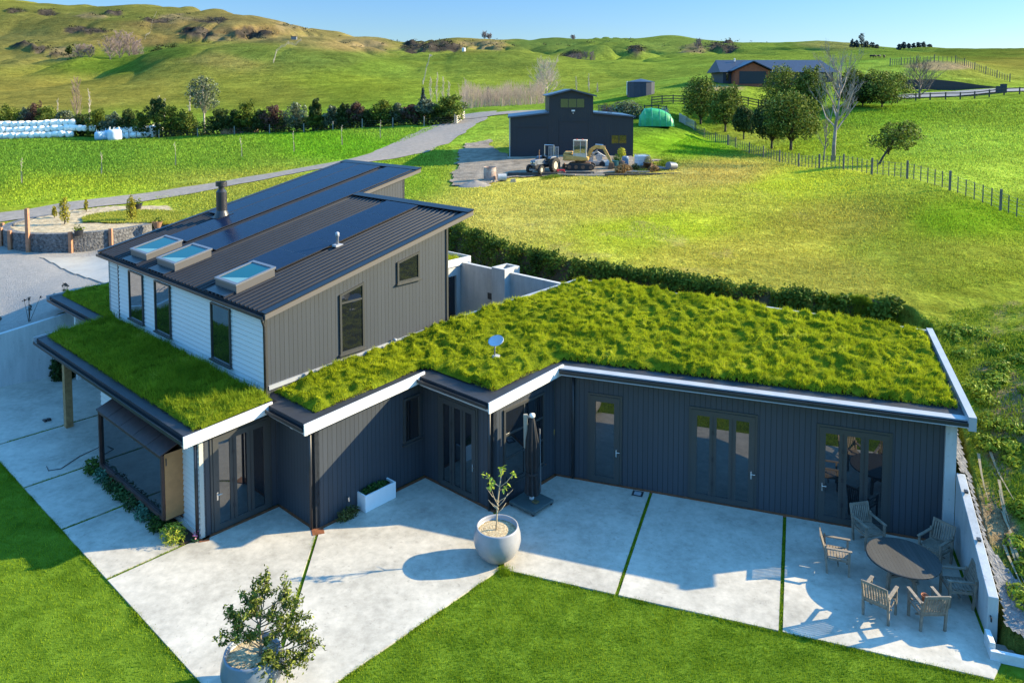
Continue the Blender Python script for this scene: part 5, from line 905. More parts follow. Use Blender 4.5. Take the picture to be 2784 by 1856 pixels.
# timber rack standing on the right lean-to roof
rk = thing('roof_rack', 'wooden slatted frames lying on the right lean-to roof of the dark shed', 'frame', (sx+X(1632), 78, shed.location.z+Z(311)))
m = MB()
for i in range(6): m.bar((.14*i, 0, .15), (.14*i+.06, .35, .85), .05, .04)
m.bar((-.05, .15, .38), (.9, .15, .38), .05, .05); m.bar((-.05, .32, .78), (.9, .32, .78), .05, .05)
for i in range(4): m.bar((.95+.12*i, -.2, .0), (.98+.12*i, .1, .8-.1*i), .05, .04)
m.bar((.9, -.05, .35), (1.9, .2, .1), .08, .06); m.build('slats', mat('old timber', (.11, .09, .08), .8, var=.4, scale=5), rk)
GW = lambda u, v, Y: on(u, v, Y)
# tractor
def heading(dx, dy): return math.atan2(dy, dx)
TY = mat('tyre rubber', (.022, .021, .02), .85, var=.3, scale=12); TRM = mat('worn blue grey paint', (.10, .115, .14), .55, var=.5, scale=5); RIM = mat('cream rim', (.50, .44, .32), .6, var=.25, scale=6); RSTM = mat('rusty iron', (.16, .08, .04), .8, var=.5, scale=8)
q = GW(1478, 468, 66.5); tr = thing('tractor', 'old blue grey tractor with a roll frame facing left towards the house', 'tractor', q+np.array([0, 0, .06]), heading(-.62, -.80))
m = MB(); m.box(.15, 1.35, -.27, .27, .78, 1.22); m.hexa([(1.35, -.25, .72), (1.62, -.22, .72), (1.62, .22, .72), (1.35, .25, .72), (1.35, -.27, 1.22), (1.6, -.24, 1.16), (1.6, .24, 1.16), (1.35, .27, 1.22)]); m.build('hood', TRM, tr, bevel=.03)
MB().box(-.7, 1.45, -.18, .18, .45, .78).build('chassis', DARKM, tr); MB().box(-.75, -.05, -.3, .3, .70, .86).build('platform', TRM, tr)
MB().box(-.62, -.2, -.22, .22, .861, 1.0).build('seat', DARKM, tr, bevel=.03); MB().box(-.68, -.6, -.22, .22, 1.001, 1.35).build('seat_back', DARKM, tr)
for s in (-1, 1):
    def whl(x, y, r, w, rimr):
        o = MB().lathe([(rimr, -w/2), (r*.93, -w/2), (r, -w*.3), (r, w*.3), (r*.93, w/2), (rimr, w/2), (rimr, -w/2)], 28, (x, y, r), axis=(0, 1, 0), cap=False).build('wheel', TY, tr, smooth=False)
        MB().lathe([(rimr*1.0, -w*.35), (rimr*.9, -w*.2), (.12, -w*.1), (.12, w*.1), (rimr*.9, w*.2), (rimr*1.0, w*.35)], 20, (x, y, r), axis=(0, 1, 0)).build('rim', RIM, o)
        g = MB()
        for i in range(16): a = i*math.pi/8; c_, s_ = math.cos(a), math.sin(a); g.bar((x+c_*r*.99, y-w*.45, r+s_*r*.99), (x+math.cos(a+.2)*r*.99, y+w*.45, r+math.sin(a+.2)*r*.99), .05, .06, up=(c_, 0, s_))
        g.build('lugs', TY, o)
    whl(-.55, s*.78, .66, .38, .36); whl(1.25, s*.62, .38, .22, .20)
    MB().hexa([(-1.15, s*.62-.2, 1.25), (.1, s*.62-.2, 1.25), (.1, s*.62+.2, 1.25), (-1.15, s*.62+.2, 1.25), (-1.0, s*.62-.2, 1.42), (-.1, s*.62-.2, 1.42), (-.1, s*.62+.2, 1.42), (-1.0, s*.62+.2, 1.42)]).build('mudguard', TRM, tr, bevel=.04)
    MB().lathe([(.09, 0), (.1, .05), (.06, .08)], 12, (1.62, s*.15, .98), axis=(1, 0, 0)).build('headlight', CHROME, tr)
m = MB()
for s in (-1, 1): m.path([(-.85, s*.5, .8), (-.85, s*.5, 2.38)], .04, 8)
m.path([(-.85, -.5, 2.36), (-.85, .5, 2.36)], .04, 8); m.build('roll_frame', SILVER, tr)
MB().path([(.85, .12, 1.2), (.85, .12, 1.95), (.80, .12, 2.05)], .04, 8).build('exhaust', RSTM, tr); MB().lathe([(.2, -.012), (.2, .012)], 20, (-.02, 0, 1.38), axis=(-.7, 0, .7)).build('steering_wheel', DARKM, tr)
MB().path([(1.25, -.6, .38), (1.25, .6, .38)], .05, 8).build('axle', DARKM, tr); MB().path([(-.55, -.75, .66), (-.55, .75, .66)], .08, 8).build('axle', DARKM, tr); MB().box(1.45, 1.75, -.3, .3, .3, .42).build('front_weight', ALU, tr)
q = GW(1515, 464, 66.4); t = thing('hay_rake', 'red implement frame on the ground behind the tractor', 'implement', q, heading(1, .2)); m = MB(); m.bar((-.6, 0, .3), (.7, .1, .25), .12, .12); m.bar((0, -.4, .2), (0, .5, .2), .08, .1); m.bar((.6, -.3, .12), (.6, .5, .12), .08, .2); m.build('frame', mat('red paint', (.42, .03, .03), .5), t)
# gate panel leaning by the shed
t = thing('steel_gate', 'galvanised barred gate panel standing behind the tractor', 'gate', GW(1505, 430, 73)+np.array([0, 0, .05])); m = MB()
for i in range(8): m.path([(-.45+.13*i, 0, 0), (-.45+.13*i, .12, 1.35)], .018, 5)
for z in (.05, 1.3): m.path([(-.47, z*.09, z), (.5, z*.09, z)], .02, 5)
m.build('bars', SILVER, t)
# excavator
YEL = mat('faded digger yellow', (.50, .29, .075), .55, var=.35, scale=3); EXG = glassmat('cab glazing', (.05, .07, .07), .25)
q = GW(1578, 464, 68); ex = thing('excavator', 'weathered yellow tracked excavator with its arm folded down to the right', 'excavator', q+np.array([0, 0, .05]), heading(.985, -.17))
for s in (-1, 1):
    pr = [(-1.15, .12), (-.95, .0), (1.05, .0), (1.28, .14), (1.28, .42), (1.05, .55), (-.95, .55), (-1.15, .42)]; V = [(x, s*.82-.2, z) for x, z in pr]+[(x, s*.82+.2, z) for x, z in pr]; n = 8
    o = MB().add(V, [tuple(range(n)), tuple(range(2*n-1, n-1, -1))]+[((i+1) % n, i, n+i, n+(i+1) % n) for i in range(n)]).build('track', TY, ex, bevel=.03)
    g = MB(); [g.lathe([(.17, -.22), (.17, .22)], 16, (x, s*.82, .27), axis=(0, 1, 0)) for x in (-.9, -.3, .3, 1.0)]; g.build('roller', RSTM, o)
MB().box(-.8, .9, -.6, .6, .25, .62).build('undercarriage', RSTM, ex); MB().lathe([(.5, 0), (.5, .16)], 24, (0, 0, .62)).build('turntable', DARKM, ex)
m = MB(); m.hexa([(-1.5, -.85, .80), (.75, -.85, .80), (.75, .85, .80), (-1.5, .85, .80), (-1.5, -.85, 1.42), (.75, -.85, 1.15), (.75, .85, 1.15), (-1.5, .85, 1.42)]); m.build('body', YEL, ex, bevel=.09); MB().box(-1.42, -.72, -.8, .8, 1.40, 1.55).build('engine_cover', YEL, ex, bevel=.05)
cx0, cx1, cy0, cy1 = -.55, .55, -.80, .12; cab = MB()
for x, y in ((cx0, cy0), (cx1, cy0), (cx1, cy1), (cx0, cy1)): cab.box(x-.045, x+.045, y-.045, y+.045, 1.1, 2.55)
cab.box(cx0-.06, cx1+.06, cy0-.06, cy1+.06, 2.551, 2.65); cab.box(cx0-.02, cx1+.02, cy0-.03, cy1+.03, 1.1, 1.5); cab.box(.02, .08, cy0-.04, cy0+.04, 1.501, 2.55)
c_ = cab.build('cab', mat('bleached cab paint', (.46, .40, .32), .55, var=.25, scale=5), ex, bevel=.015); g = MB()
for a, b in (((cx0+.05, cy0-.02), (cx1-.05, cy0-.02)), ((cx1+.02, cy0+.05), (cx1+.02, cy1-.05)), ((cx1-.05, cy1+.02), (cx0+.05, cy1+.02)), ((cx0-.02, cy1-.05), (cx0-.02, cy0+.05))): g.add([(*a, 1.5), (*b, 1.5), (*b, 2.55), (*a, 2.55)], [(0, 1, 2, 3)])
g.build('windows', EXG, c_); MB().box(-.2, .2, -.5, -.1, 1.505, 2.0).build('seat', mat('pale seat', (.5, .5, .48), .7), c_)
m = MB()
for x in (-.3, .2): m.lathe([(.06, 0), (.06, .09)], 10, (x, -.35, 2.651))
m.build('beacon', mat('red lamp lens', (.4, .05, .03), .4), c_)
def arm(pts, w, h0, h1, name):
    m = MB()
    for i in range(len(pts)-1): a, b = Vector(pts[i]), Vector(pts[i+1]); m.bar(a, b+(b-a).normalized()*.06, w, h0+(h1-h0)*i/(len(pts)-1), up=(0, 0, 1))
    return m.build(name, YEL, ex, bevel=.02)
arm([(.62, .35, 1.0), (.95, .35, 1.75), (1.35, .35, 2.0), (2.1, .35, 1.92)], .26, .34, .26, 'boom'); arm([(2.0, .35, 2.0), (2.55, .35, .95), (2.72, .35, .6)], .2, .26, .18, 'stick')
MB().path([(.9, .35, 1.05), (1.5, .35, 1.72)], .07, 8).build('ram', SILVER, ex); MB().path([(1.3, .35, 2.2), (2.0, .35, 2.15)], .06, 8).build('ram', SILVER, ex)
m = MB(); pr = [(2.55, .62), (2.95, .58), (2.98, .2), (2.78, .0), (2.45, .05)]; n = 5; V = [(x, .0, z) for x, z in pr]+[(x, .7, z) for x, z in pr]; m.add(V, [tuple(range(n)), tuple(range(2*n-1, n-1, -1))]+[((i+1) % n, i, n+i, n+(i+1) % n) for i in range(n-1)])
for i in range(4): m.box(2.42, 2.5, .05+.18*i, .11+.18*i, -.04, .08)
m.build('bucket', RSTM, ex); m = MB(); m.box(-1.55, -1.45, -.95, .95, .1, .45); m.bar((-1.5, -.4, .3), (-.7, -.4, .4), .1, .1); m.bar((-1.5, .4, .3), (-.7, .4, .4), .1, .1); m.build('blade', RSTM, ex)
# odd machinery behind the digger, drum, blocks, planks, pallets and the heap of garden things
q = GW(1618, 458, 70); t = thing('old_machine', 'bleached white derelict machine parts piled behind the excavator arm', 'machine', q); m = MB(); m.box(-.9, .8, -.4, .4, .3, .5); m.box(-.6, -.2, -.3, .3, .5, 1.0); m.lathe([(.3, -.2), (.3, .2)], 18, (.35, 0, .85), axis=(0, 1, 0)); m.path([(-.9, 0, .4), (-.4, 0, 1.2), (.2, 0, 1.35), (.9, 0, .9)], .08, 6); m.bar((-1.2, -.3, .2), (1.1, -.3, .25), .12, .1); m.build('body', mat('bleached paint', (.42, .39, .36), .7, var=.4, scale=5), t); [MB().lathe([(.26, -.08), (.26, .08)], 18, (x, -.45, .26), axis=(0, 1, 0)).build('wheel', TY, t) for x in (-.7, .6)]
q = GW(1332, 491, 63); t = thing('oil_drum', 'rusty brown and white oil drum beside the gravel heap', 'drum', q); MB().lathe([(.52, 0), (.53, .02), (.52, .38), (.54, .40), (.52, .42), (.52, .78), (.54, .8), (.52, .82), (.52, 1.12), (.54, 1.14), (.5, 1.14), (.49, 1.0), (.0, 1.0)], 28, cap=False).build('body', mat('rusted white drum', (.17, .055, .022), .75, c2=(.42, .36, .32), scale=1.4), t)
q = GW(1365, 491, 62.6); t = thing('concrete_pipe', 'short pale concrete pipe lying beside the rusty drum', 'pipe', q, .15); MB().lathe([(.20, -.35), (.30, -.35), (.30, .35), (.20, .35), (.2, -.35)], 20, (0, 0, .30), axis=(1, 0, 0), cap=False).build('pipe', CONCW, t)
for i, (u, v, s, lb) in enumerate(((1395, 492, .5, 'pale sandstone block right of the short concrete pipe'), (1347, 499, .35, 'small broken stone block in front of the rusty drum'), (1336, 500, .25, 'smallest stone at the foot of the rusty drum'))):
    t = thing('stone_block', lb, 'stone', GW(u, v, 62), .4*i); MB().hexa([(-.5*s, -.4*s, -.05), (.55*s, -.35*s, -.05), (.5*s, .4*s, -.05), (-.45*s, .4*s, -.05), (-.4*s, -.3*s, .5*s), (.42*s, -.3*s, .6*s), (.4*s, .3*s, .55*s), (-.42*s, .33*s, .45*s)]).build('block', mat('sandstone', (.45, .33, .20), .9, var=.35, scale=6), t, bevel=.03)
q = GW(1292, 500, 60.5); t = thing('gravel_heap', 'low heap of grey gravel at the corner of the yard', 'heap', q); V = []; F = []; nr, nc = 9, 26
for i in range(nr+1):
    for j_ in range(nc): r = 1.3*i/nr; a = 2*math.pi*j_/nc; V.append((r*math.cos(a)*1.15, r*math.sin(a), .48*max(0, 1-r/1.3)**1.1*(1+.4*(float(fbm(j_*.5, i*.6, 2, 4))-.4))-.06*(i == nr)))
for i in range(nr):
    for j_ in range(nc): F.append((i*nc+j_, (i+1)*nc+j_, (i+1)*nc+(j_+1) % nc, i*nc+(j_+1) % nc))
MB().add(V, F).build('gravel', GRAVEL, t, smooth=True)
q = GW(1258, 501, 60.3); t = thing('steel_plate', 'dark steel plate lying flat at the left end of the yard', 'plate', q); MB().box(-.6, .5, -.25, .25, .02, .10).build('plate', DARKM, t)
OLDW = mat('grey sawn timber', (.30, .24, .18), .85, var=.35, scale=7); OLDW2 = mat('dark sleeper', (.06, .05, .042), .9, var=.4, scale=6)
pl_ = [(1462, 478, 5.2, .32, 0.01, OLDW2, 'long dark sleeper wall edging the yard in front of the tractor'), (1560, 472, 2.6, .14, .1, OLDW, 'pale plank on the stack in front of the excavator'), (1600, 468, 3.4, .12, -.05, OLDW, 'longest pale plank below the excavator tracks'), (1577, 480, 2.4, .30, -.06, OLDW2, 'short dark sleeper at the near edge of the plank stack'), (1642, 475, 3.0, .12, .03, OLDW, 'thin plank right of the plank stack'), (1780, 472, 8.6, .14, .09, OLDW2, 'very long dark timber edging below the garden heap'), (1622, 481, 1.1, .22, .2, OLDW, 'short pale offcut standing at the near edge of the planks')]
for i, (u, v, L, h, a, m_, lb) in enumerate(pl_): t = thing('plank', lb, 'plank', GW(u, v, 65.2-.3*(i % 3)), a); MB().box(-L/2, L/2, -.12, .12, .0, h).build('board', m_, t, bevel=.01)
q = GW(1745, 452, 69); t = thing('water_tote', 'white caged water tote standing among the garden clutter', 'tank', q, .2); MB().box(-.55, .55, -.5, .5, .16, 1.1).build('bottle', mat('milky plastic', (.62, .64, .66), .5), t, bevel=.06); m = MB()
for i in range(7): m.path([(-.58+.193*i, -.53, .14), (-.58+.193*i, -.53, 1.15)], .014, 4); m.path([(.58, -.53+.176*i, .14), (.58, -.53+.176*i, 1.15)], .014, 4)
for z in (.14, .4, .65, .9, 1.15): m.path([(-.58, -.53, z), (.58, -.53, z), (.58, .53, z), (-.58, .53, z), (-.58, -.53, z)], .014, 4)
m.build('cage', SILVER, t); MB().box(-.58, .58, -.53, .53, .0, .13).build('pallet', OLDW, t)
for u, v, Y, a, lb in ((1715, 470, 66, .1, 'wooden pallet lying flat among the garden clutter'), (1780, 440, 71, .5, 'wooden pallet propped on blocks right of the white tote')):
    t = thing('pallet', lb, 'pallet', GW(u, v, Y)+np.array([0, 0, .02 if a < .3 else .25]), a); m = MB(); [m.box(-.6, .6, -.5+.17*i, -.39+.17*i, .11, .135) for i in range(6)]; [m.box(-.6+.55*i, -.5+.55*i, -.5, .46, .0, .108) for i in range(3)]; m.build('slats', OLDW, t)
q = GW(1700, 452, 69.5); t = thing('plastic_barrel', 'blue grey plastic barrel among the garden clutter', 'barrel', q); MB().lathe([(.28, 0), (.31, .08), (.31, .85), (.26, .95), (.0, .95)], 20, cap=False).build('body', mat('blue grey plastic', (.14, .20, .28), .5), t)
q = GW(1672, 462, 68.2); t = thing('compost_bin', 'dark green plastic bin beside the bucket of the excavator', 'bin', q); MB().lathe([(.36, 0), (.3, .7), (.32, .75), (.0, .78)], 14, cap=False).build('body', mat('dark green plastic', (.02, .10, .08), .5), t)
q = GW(1690, 458, 68.6); t = thing('rusty_tank', 'small round rust red tank in the garden clutter', 'tank', q); MB().lathe([(.0, 0), (.3, .05), (.38, .35), (.3, .65), (.0, .72)], 18, cap=False).build('body', RSTM, t, smooth=True)
clump('flax_heap', 'brown heap of dead flax leaves at the near side of the garden clutter', 'plant', GW(1695, 472, 66), 900, (1.1, .5, .5), .5, leafmat('dead flax', (.10, .055, .02), (.26, .17, .07), (.36, .28, .14)), asp=.12)
clump('yellow_shrub', 'bright yellow green potted shrub behind the garden clutter', 'shrub', GW(1690, 446, 70.5)+np.array([0, 0, .75]), 420, (.42, .42, .6), .16, leafmat('golden leaves', (.28, .30, .02), (.55, .52, .06)))
clump('green_shrub', 'green bushy plant left of the blue grey barrel', 'shrub', GW(1678, 450, 70), 700, (.55, .5, .7), .16, leafmat('clutter green', (.04, .09, .015), (.14, .24, .04)))
clump('straw_plant', 'tall straw coloured plant growing against the white tote', 'plant', GW(1762, 456, 68.4), 420, (.4, .35, .8), .2, leafmat('straw leaves', (.25, .20, .06), (.5, .42, .18)), asp=.3)
clump('dark_shrub', 'dark low shrub right of the dead flax heap', 'shrub', GW(1728, 464, 67.5), 420, (.4, .4, .4), .14, leafmat('dark clutter', (.015, .03, .01), (.05, .08, .02)))
q = GW(1785, 462, 67.5); t = thing('pipe_bundle', 'bundle of grey pipes and rails lying on the slope right of the tote', 'pipes', q, -.5); m = MB(); [m.path([(-1.4, -.3+.12*i, .35+.02*i), (1.6, -.25+.13*i, .06)], .04, 6) for i in range(6)]; m.build('pipes', ALU, t)
q = GW(1770, 466, 66.8); t = thing('timber_crate', 'tipped wooden crate leaning right of the white tote', 'crate', q, .6); m = MB(); m.bar((-.5, 0, .75), (.7, 0, .05), 1.0, .08); m.bar((-.5, -.45, .55), (.6, -.45, .0), .08, .25); m.bar((-.5, .45, .55), (.6, .45, .0), .08, .25); m.build('boards', RSTM, t)
q = GW(1826, 462, 67); t = thing('tyre_heap', 'dark rolled drum lying at the right end of the pipes', 'drum', q, .4); MB().lathe([(.0, -.5), (.32, -.48), (.34, 0), (.32, .48), (.0, .5)], 18, (0, 0, .32), axis=(1, .3, -.15), cap=False).build('body', mat('grey drum', (.12, .13, .14), .5), t)
for u, v, Y, L, a, lb in ((1655, 473, 65.6, 2.2, .25, 'crooked pale plank lying across the stack near the bucket'), (1540, 478, 64.6, 1.6, -.3, 'short plank poking out at the left end of the plank stack'), (1735, 474, 65.6, 2.0, .02, 'pale board lying in front of the flax heap'), (1800, 468, 67, 2.4, .5, 'grey board leaning down the slope beside the pipes')):
    t = thing('plank', lb, 'plank', GW(u, v, Y)+np.array([0, 0, .12]), a); MB().box(-L/2, L/2, -.1, .1, .0, .09).build('board', OLDW, t, bevel=.01)
clump('fern_heap', 'second brown heap of dead leaves right of the white tote', 'plant', GW(1778, 468, 66.4), 500, (.7, .4, .35), .4, leafmat('dead fern', (.12, .07, .03), (.30, .21, .10)), asp=.14); clump('weed_patch', 'green weeds growing in front of the dark sleeper', 'plant', GW(1500, 486, 63.6), 900, (1.6, .3, .22), .16, FLD2, asp=.2); clump('weed_clump', 'green weeds at the foot of the garden clutter slope', 'plant', GW(1815, 450, 69.5), 900, (1.4, .8, .45), .2, FLD2, asp=.25)
t = thing('white_cabinet', 'old white enamel cabinet lying behind the excavator bucket', 'cabinet', GW(1652, 455, 70), .3); MB().box(-.55, .5, -.3, .3, .02, .55).build('body', mat('enamel', (.42, .41, .39), .5, var=.2, scale=4), t, bevel=.03); MB().box(-.5, .45, -.33, -.302, .08, .5).build('door', mat('enamel door', (.5, .49, .46), .5, var=.2, scale=4), t)
# green tunnel house
q = GW(1783, 357, 99); t = thing('tunnel_house', 'rounded green shade cloth tunnel house on the grass right of the shed', 'tunnel', q, heading(1, -.1)); V = []; F = []; xs = [-2.25, -2.1, -1.5, -.6, .4, 1.2, 1.8, 2.15, 2.3]; hs = [.0, 1.35, 2.25, 2.35, 2.2, 1.9, 1.5, .9, .0]; nn = 14
for x, h in zip(xs, hs):
    for j_ in range(nn+1): a = math.pi*j_/nn; V.append((x, -1.5*math.cos(a)*(max(.02, h/2.35)**.3), max(h, .02)*math.sin(a)**.75))
for i in range(len(xs)-1):
    for j_ in range(nn): F.append((i*(nn+1)+j_, (i+1)*(nn+1)+j_, (i+1)*(nn+1)+j_+1, i*(nn+1)+j_+1))
MB().add(V, F).build('cover', mat('green shade cloth', (.008, .20, .04), .5, c2=(.05, .42, .14), scale=1.1), t, smooth=True); m = MB()
for x, h in zip(xs[1:-1], hs[1:-1]): m.path([(x, -1.52*math.cos(math.pi*j_/10)*(h/2.35)**.3, h*1.01*math.sin(math.pi*j_/10)**.75) for j_ in range(11)], .03, 5)
m.build('hoops', mat('green hoop', (.02, .30, .2), .5), t)
# bales in plastic, bulk bags, compost box
BALE = mat('white bale wrap', (.86, .81, .72), .35, var=.10, scale=3, bump=.3, bscale=4, dist=.05); bale = None
def put_bale(x, y, z, lb):
    global bale
    if bale is None:
        bale = MB().lathe([(.0, -.6), (.42, -.6), (.56, -.53), (.60, -.4), (.61, 0), (.60, .4), (.56, .53), (.42, .6), (.0, .6)], 18, (0, 0, .6), axis=(1, 0, .0), cap=False).build('hay_bale', BALE, None, smooth=True); o = bale
    else: o = bale.copy(); COL.objects.link(o)
    o.location = (x, y, z); o.rotation_euler = (0, 0, RNG.uniform(-.5, .5)+math.pi/2*(RNG.random() < .6)); s = RNG.uniform(.94, 1.05); o.scale = (s, s, s); tag(o, lb, 'bale', 'wrapped bales stacked along the hedge'); return o
RB = random.Random(3)
for row, (v0, us, ue, dz, Yb, lb) in enumerate(((376, 2, 206, 0, 140, 'white wrapped bale in the bottom row of the left stack'), (376, -8, 262, 1.05, 141, 'white wrapped bale in the middle row of the stack before the hedge'), (376, 4, 200, 2.05, 141.8, 'white wrapped bale in the top row of the stack before the hedge'), (374, 330, 425, 0, 138, 'white wrapped bale in the low row right of the bulk bags'), (374, 326, 436, 1.02, 138.6, 'white wrapped bale on top of the low row right of the bulk bags'))):
    u = us
    while u < ue: p = on(u, v0, Yb); put_bale(p[0], p[1], p[2]+dz-.05, lb); u += RB.uniform(15.5, 19)
for i, (u, v, s, lb) in enumerate(((272, 378, .95, 'squat pale blue bulk bag left of the tallest white bag'), (312, 376, 1.25, 'tallest white bulk bag beside the bales'), (298, 372, 1.05, 'bulk bag half hidden behind the tallest white bag'))):
    t = thing('bulk_bag', lb, 'bag', on(u, v, 134-2*(i == 1)+3*(i == 2)), .3*i); MB().lathe([(.0, 0), (.85*s, .02), (.92*s, .5), (.9*s, 1.2*s), (.8*s, 1.5*s), (.5*s, 1.55*s), (.0, 1.4*s)], 12, cap=False).build('bag', mat('bulk bag', (.62, .66, .72) if i == 1 else (.42, .55, .64), .6, var=.15, scale=2, bump=.3, bscale=4), t, smooth=True); m = MB(); [m.path([(.7*s*math.cos(a), .7*s*math.sin(a), 1.45*s), (.55*s*math.cos(a), .55*s*math.sin(a), 1.9*s), (.6*s*math.cos(a+.5), .6*s*math.sin(a+.5), 1.45*s)], .05, 4) for a in (0, 1.6, 3.1, 4.7)]; m.build('loops', WHITE, t)
q = on(660, 371, 131); t = thing('compost_box', 'timber compost box beside a heap of bark below the hedge', 'box', q); m = MB(); m.box(-1.2, 2.0, -.08, 0, 0, 1.25); m.box(-1.2, -1.12, .001, 2, 0, 1.25); m.box(2.0, 2.08, -.08, 2, 0, 1.25); m.box(.45, .53, .001, 2, 0, 1.2); m.box(.38, .98, -.12, -.081, 0, 1.3); m.build('boards', mat('brown boards', (.26, .17, .11), .8, var=.3, scale=3), t)
q = on(624, 371, 131); t = thing('bark_heap', 'heap of orange bark chips left of the compost box', 'heap', q); P, N = ellipsoid_pts(900, (0, 0, .1), (1.5, .9, .95), shell=.8); P[:, 2] = np.abs(P[:, 2]); V, F = leaves(P, N, .3, .6); npmesh('chips', V, F, mat('bark chips', (.36, .20, .09), .9, var=.4, scale=3), t)
# ------------------------------------------------------------------ trees
WEED = leafmat('slope weeds', (.08, .13, .014), (.27, .34, .035), (.42, .42, .09), .3, .5, patch=.8)
LG = lambda n, a, b, c=None, p=.0: leafmat(n, a, b, c, .25, patch=p)
FOL = {'olive': LG('olive foliage', (.035, .055, .008), (.13, .16, .02), (.22, .25, .04)), 'green': LG('green foliage', (.035, .062, .010), (.16, .20, .03), (.30, .33, .07)), 'dark': LG('dark foliage', (.016, .032, .010), (.07, .10, .025), (.14, .16, .05)),
       'grey': LG('grey foliage', (.045, .06, .034), (.16, .185, .105), (.32, .34, .24)), 'purple': LG('bronze foliage', (.05, .026, .020), (.13, .075, .055), (.18, .11, .08)), 'blue': LG('blue foliage', (.022, .034, .036), (.07, .09, .09), (.12, .15, .14)), 'gold': LG('golden conifer', (.14, .13, .012), (.34, .30, .03), (.48, .42, .07))}
TRK = mat('grey bark', (.17, .145, .12), .9, var=.3, scale=5); TRD = mat('dark bark', (.055, .045, .036), .9, var=.35, scale=6); TRL = mat('pale twigs', (.42, .35, .29), .85, var=.2, scale=2); TRB = mat('brown twigs', (.19, .135, .10), .85, var=.25, scale=2); TRP = mat('mauve twigs', (.20, .15, .145), .85, var=.2, scale=1)
def tree(name, label, cat, loc, h, w, base, fol, nleaf=900, leaf=.35, group=None, lean=(0, 0), nb=9, trunk=TRD, depth=None, tr=None, seed=0, conical=False, asp=.6):
    R = np.random.default_rng(seed or int(abs(loc[0]*31+loc[1]*17)) % 99991); t = thing(name, label, cat, loc, 0, group); m = MB(); ch = h-base; blobs = []; d_ = depth or w
    lx, ly = lean; tr = tr or max(.05, h*.022); m.path([(0, 0, -.3), (lx*.2, ly*.2, base*.6), (lx*.55, ly*.55, base+ch*.35), (lx, ly, base+ch*.75)], [tr*1.25, tr, tr*.7, tr*.25], 7)
    for i in range(nb):
        f = (i+.5)/nb; zz = base+ch*(.14+.74*f); prof = (1-f*.92) if conical else math.sin(math.pi*min(1, .22+.70*f))**.7; a = i*2.4+R.uniform(-.4, .4); rad = prof*R.uniform(.22, .34) if not conical else prof*.16
        c = np.array([lx*(zz/h)+math.cos(a)*rad*w*(.75 if conical else 1), ly*(zz/h)+math.sin(a)*rad*d_, zz]); s = R.uniform(.8, 1.2)*(prof*.30+.05 if not conical else prof*.34+.06); blobs.append((c, (w*s, d_*s, ch*.16*R.uniform(.8, 1.25)*(1 if not conical else 1.0))))
        m.path([(lx*.4, ly*.4, base*.8+ch*.1*f), tuple(c*.6+np.array([0, 0, zz*.28])), tuple(c)], [tr*.45, tr*.3, tr*.12], 5)
    for i in range(nb):
        a = R.uniform(0, 6.28); f = R.uniform(.12, 1.0); prof = (math.sin(math.pi*min(1, .2+.72*f))**.7 if not conical else 1-f*.9); s = R.uniform(.07, .13); blobs.append((np.array([lx*(base+ch*f)/h+math.cos(a)*prof*w*.46, ly*(base+ch*f)/h+math.sin(a)*prof*d_*.46, base+ch*min(f, .97)]), (w*s, d_*s, ch*s*R.uniform(.8, 1.5))))
    blobs.append((np.array([lx*.8, ly*.8, base+ch*.5]), (w*.17, d_*.17, ch*.28))); blobs.append((np.array([lx, ly, h-ch*.12]), (w*(.1 if conical else .2), d_*(.1 if conical else .2), ch*.13)))
    V, F = blob_crown(blobs, nleaf, leaf, asp, R, .35); m.build('trunk', trunk, t, smooth=True); npmesh('crown', V, F, FOL[fol] if isinstance(fol, str) else fol, t); return t
def bare(name, label, loc, h, spread, m_, n1=9, n2=5, n3=4, base=.15, up=.8, tr=None, group=None, lean=(0, 0), seed=1, cat='tree', n4=0, thin=1., tm_=None):
    R = np.random.default_rng(seed+int(abs(loc[0]*13+loc[1]*7))); t = thing(name, label, cat, loc, 0, group); tr = tr or h*.011; rmin = max(.010, loc[1]*.00024); tm = MB(); bm = MB(); L = np.array([lean[0], lean[1], 0])
    tp_ = lambda f: np.array([lean[0]*f**1.3+.03*h*math.sin(f*5+seed)*f, lean[1]*f**1.3+.02*h*math.cos(f*4+seed)*f, h*f]); tm.path([tuple(tp_(f)-(np.array([0, 0, .3]) if f == 0 else 0)) for f in (0, .15, .35, .55, .75, .95)], [tr*1.2, tr, tr*.8, tr*.55, tr*.32, tr*.1], 7)
    def rec(p, d, L_, r, lv):
        d = d/np.linalg.norm(d); mid = p+d*L_*.5+R.normal(0, .05*L_, 3); e = p+d*L_+np.array([0, 0, up*.16*L_])+R.normal(0, .05*L_, 3); r = max(r, rmin*(1.0, 1.0, .7, .55, .5)[lv]); bm.path([tuple(p), tuple(mid), tuple(e)], [r, r*.75, r*.4], 5 if lv == 1 else 3, cap=False)
        nn = (0, n2, n3, n4)[lv] if lv < 4 else 0
        for i in range(nn): f = R.uniform(.25, 1); q = p*(1-f)+e*f; rec(q, d+R.normal(0, .55, 3)+np.array([0, 0, up*.45]), L_*R.uniform(.4, .62), r*.5*(1-.3*f), lv+1)
    for i in range(n1):
        f = base+(1-base)*.9*(i/n1)**1.0; a = i*2.4+R.uniform(-.5, .5); k = spread*(1-f*.55)*R.uniform(.7, 1.1); rec(tp_(f), np.array([math.cos(a), math.sin(a), up*1.0]), k, tr*.62*(1-f*.5)*thin, 1)
    tm.build('trunk', tm_ or m_, t, smooth=True); bm.build('branches', m_, t); return t
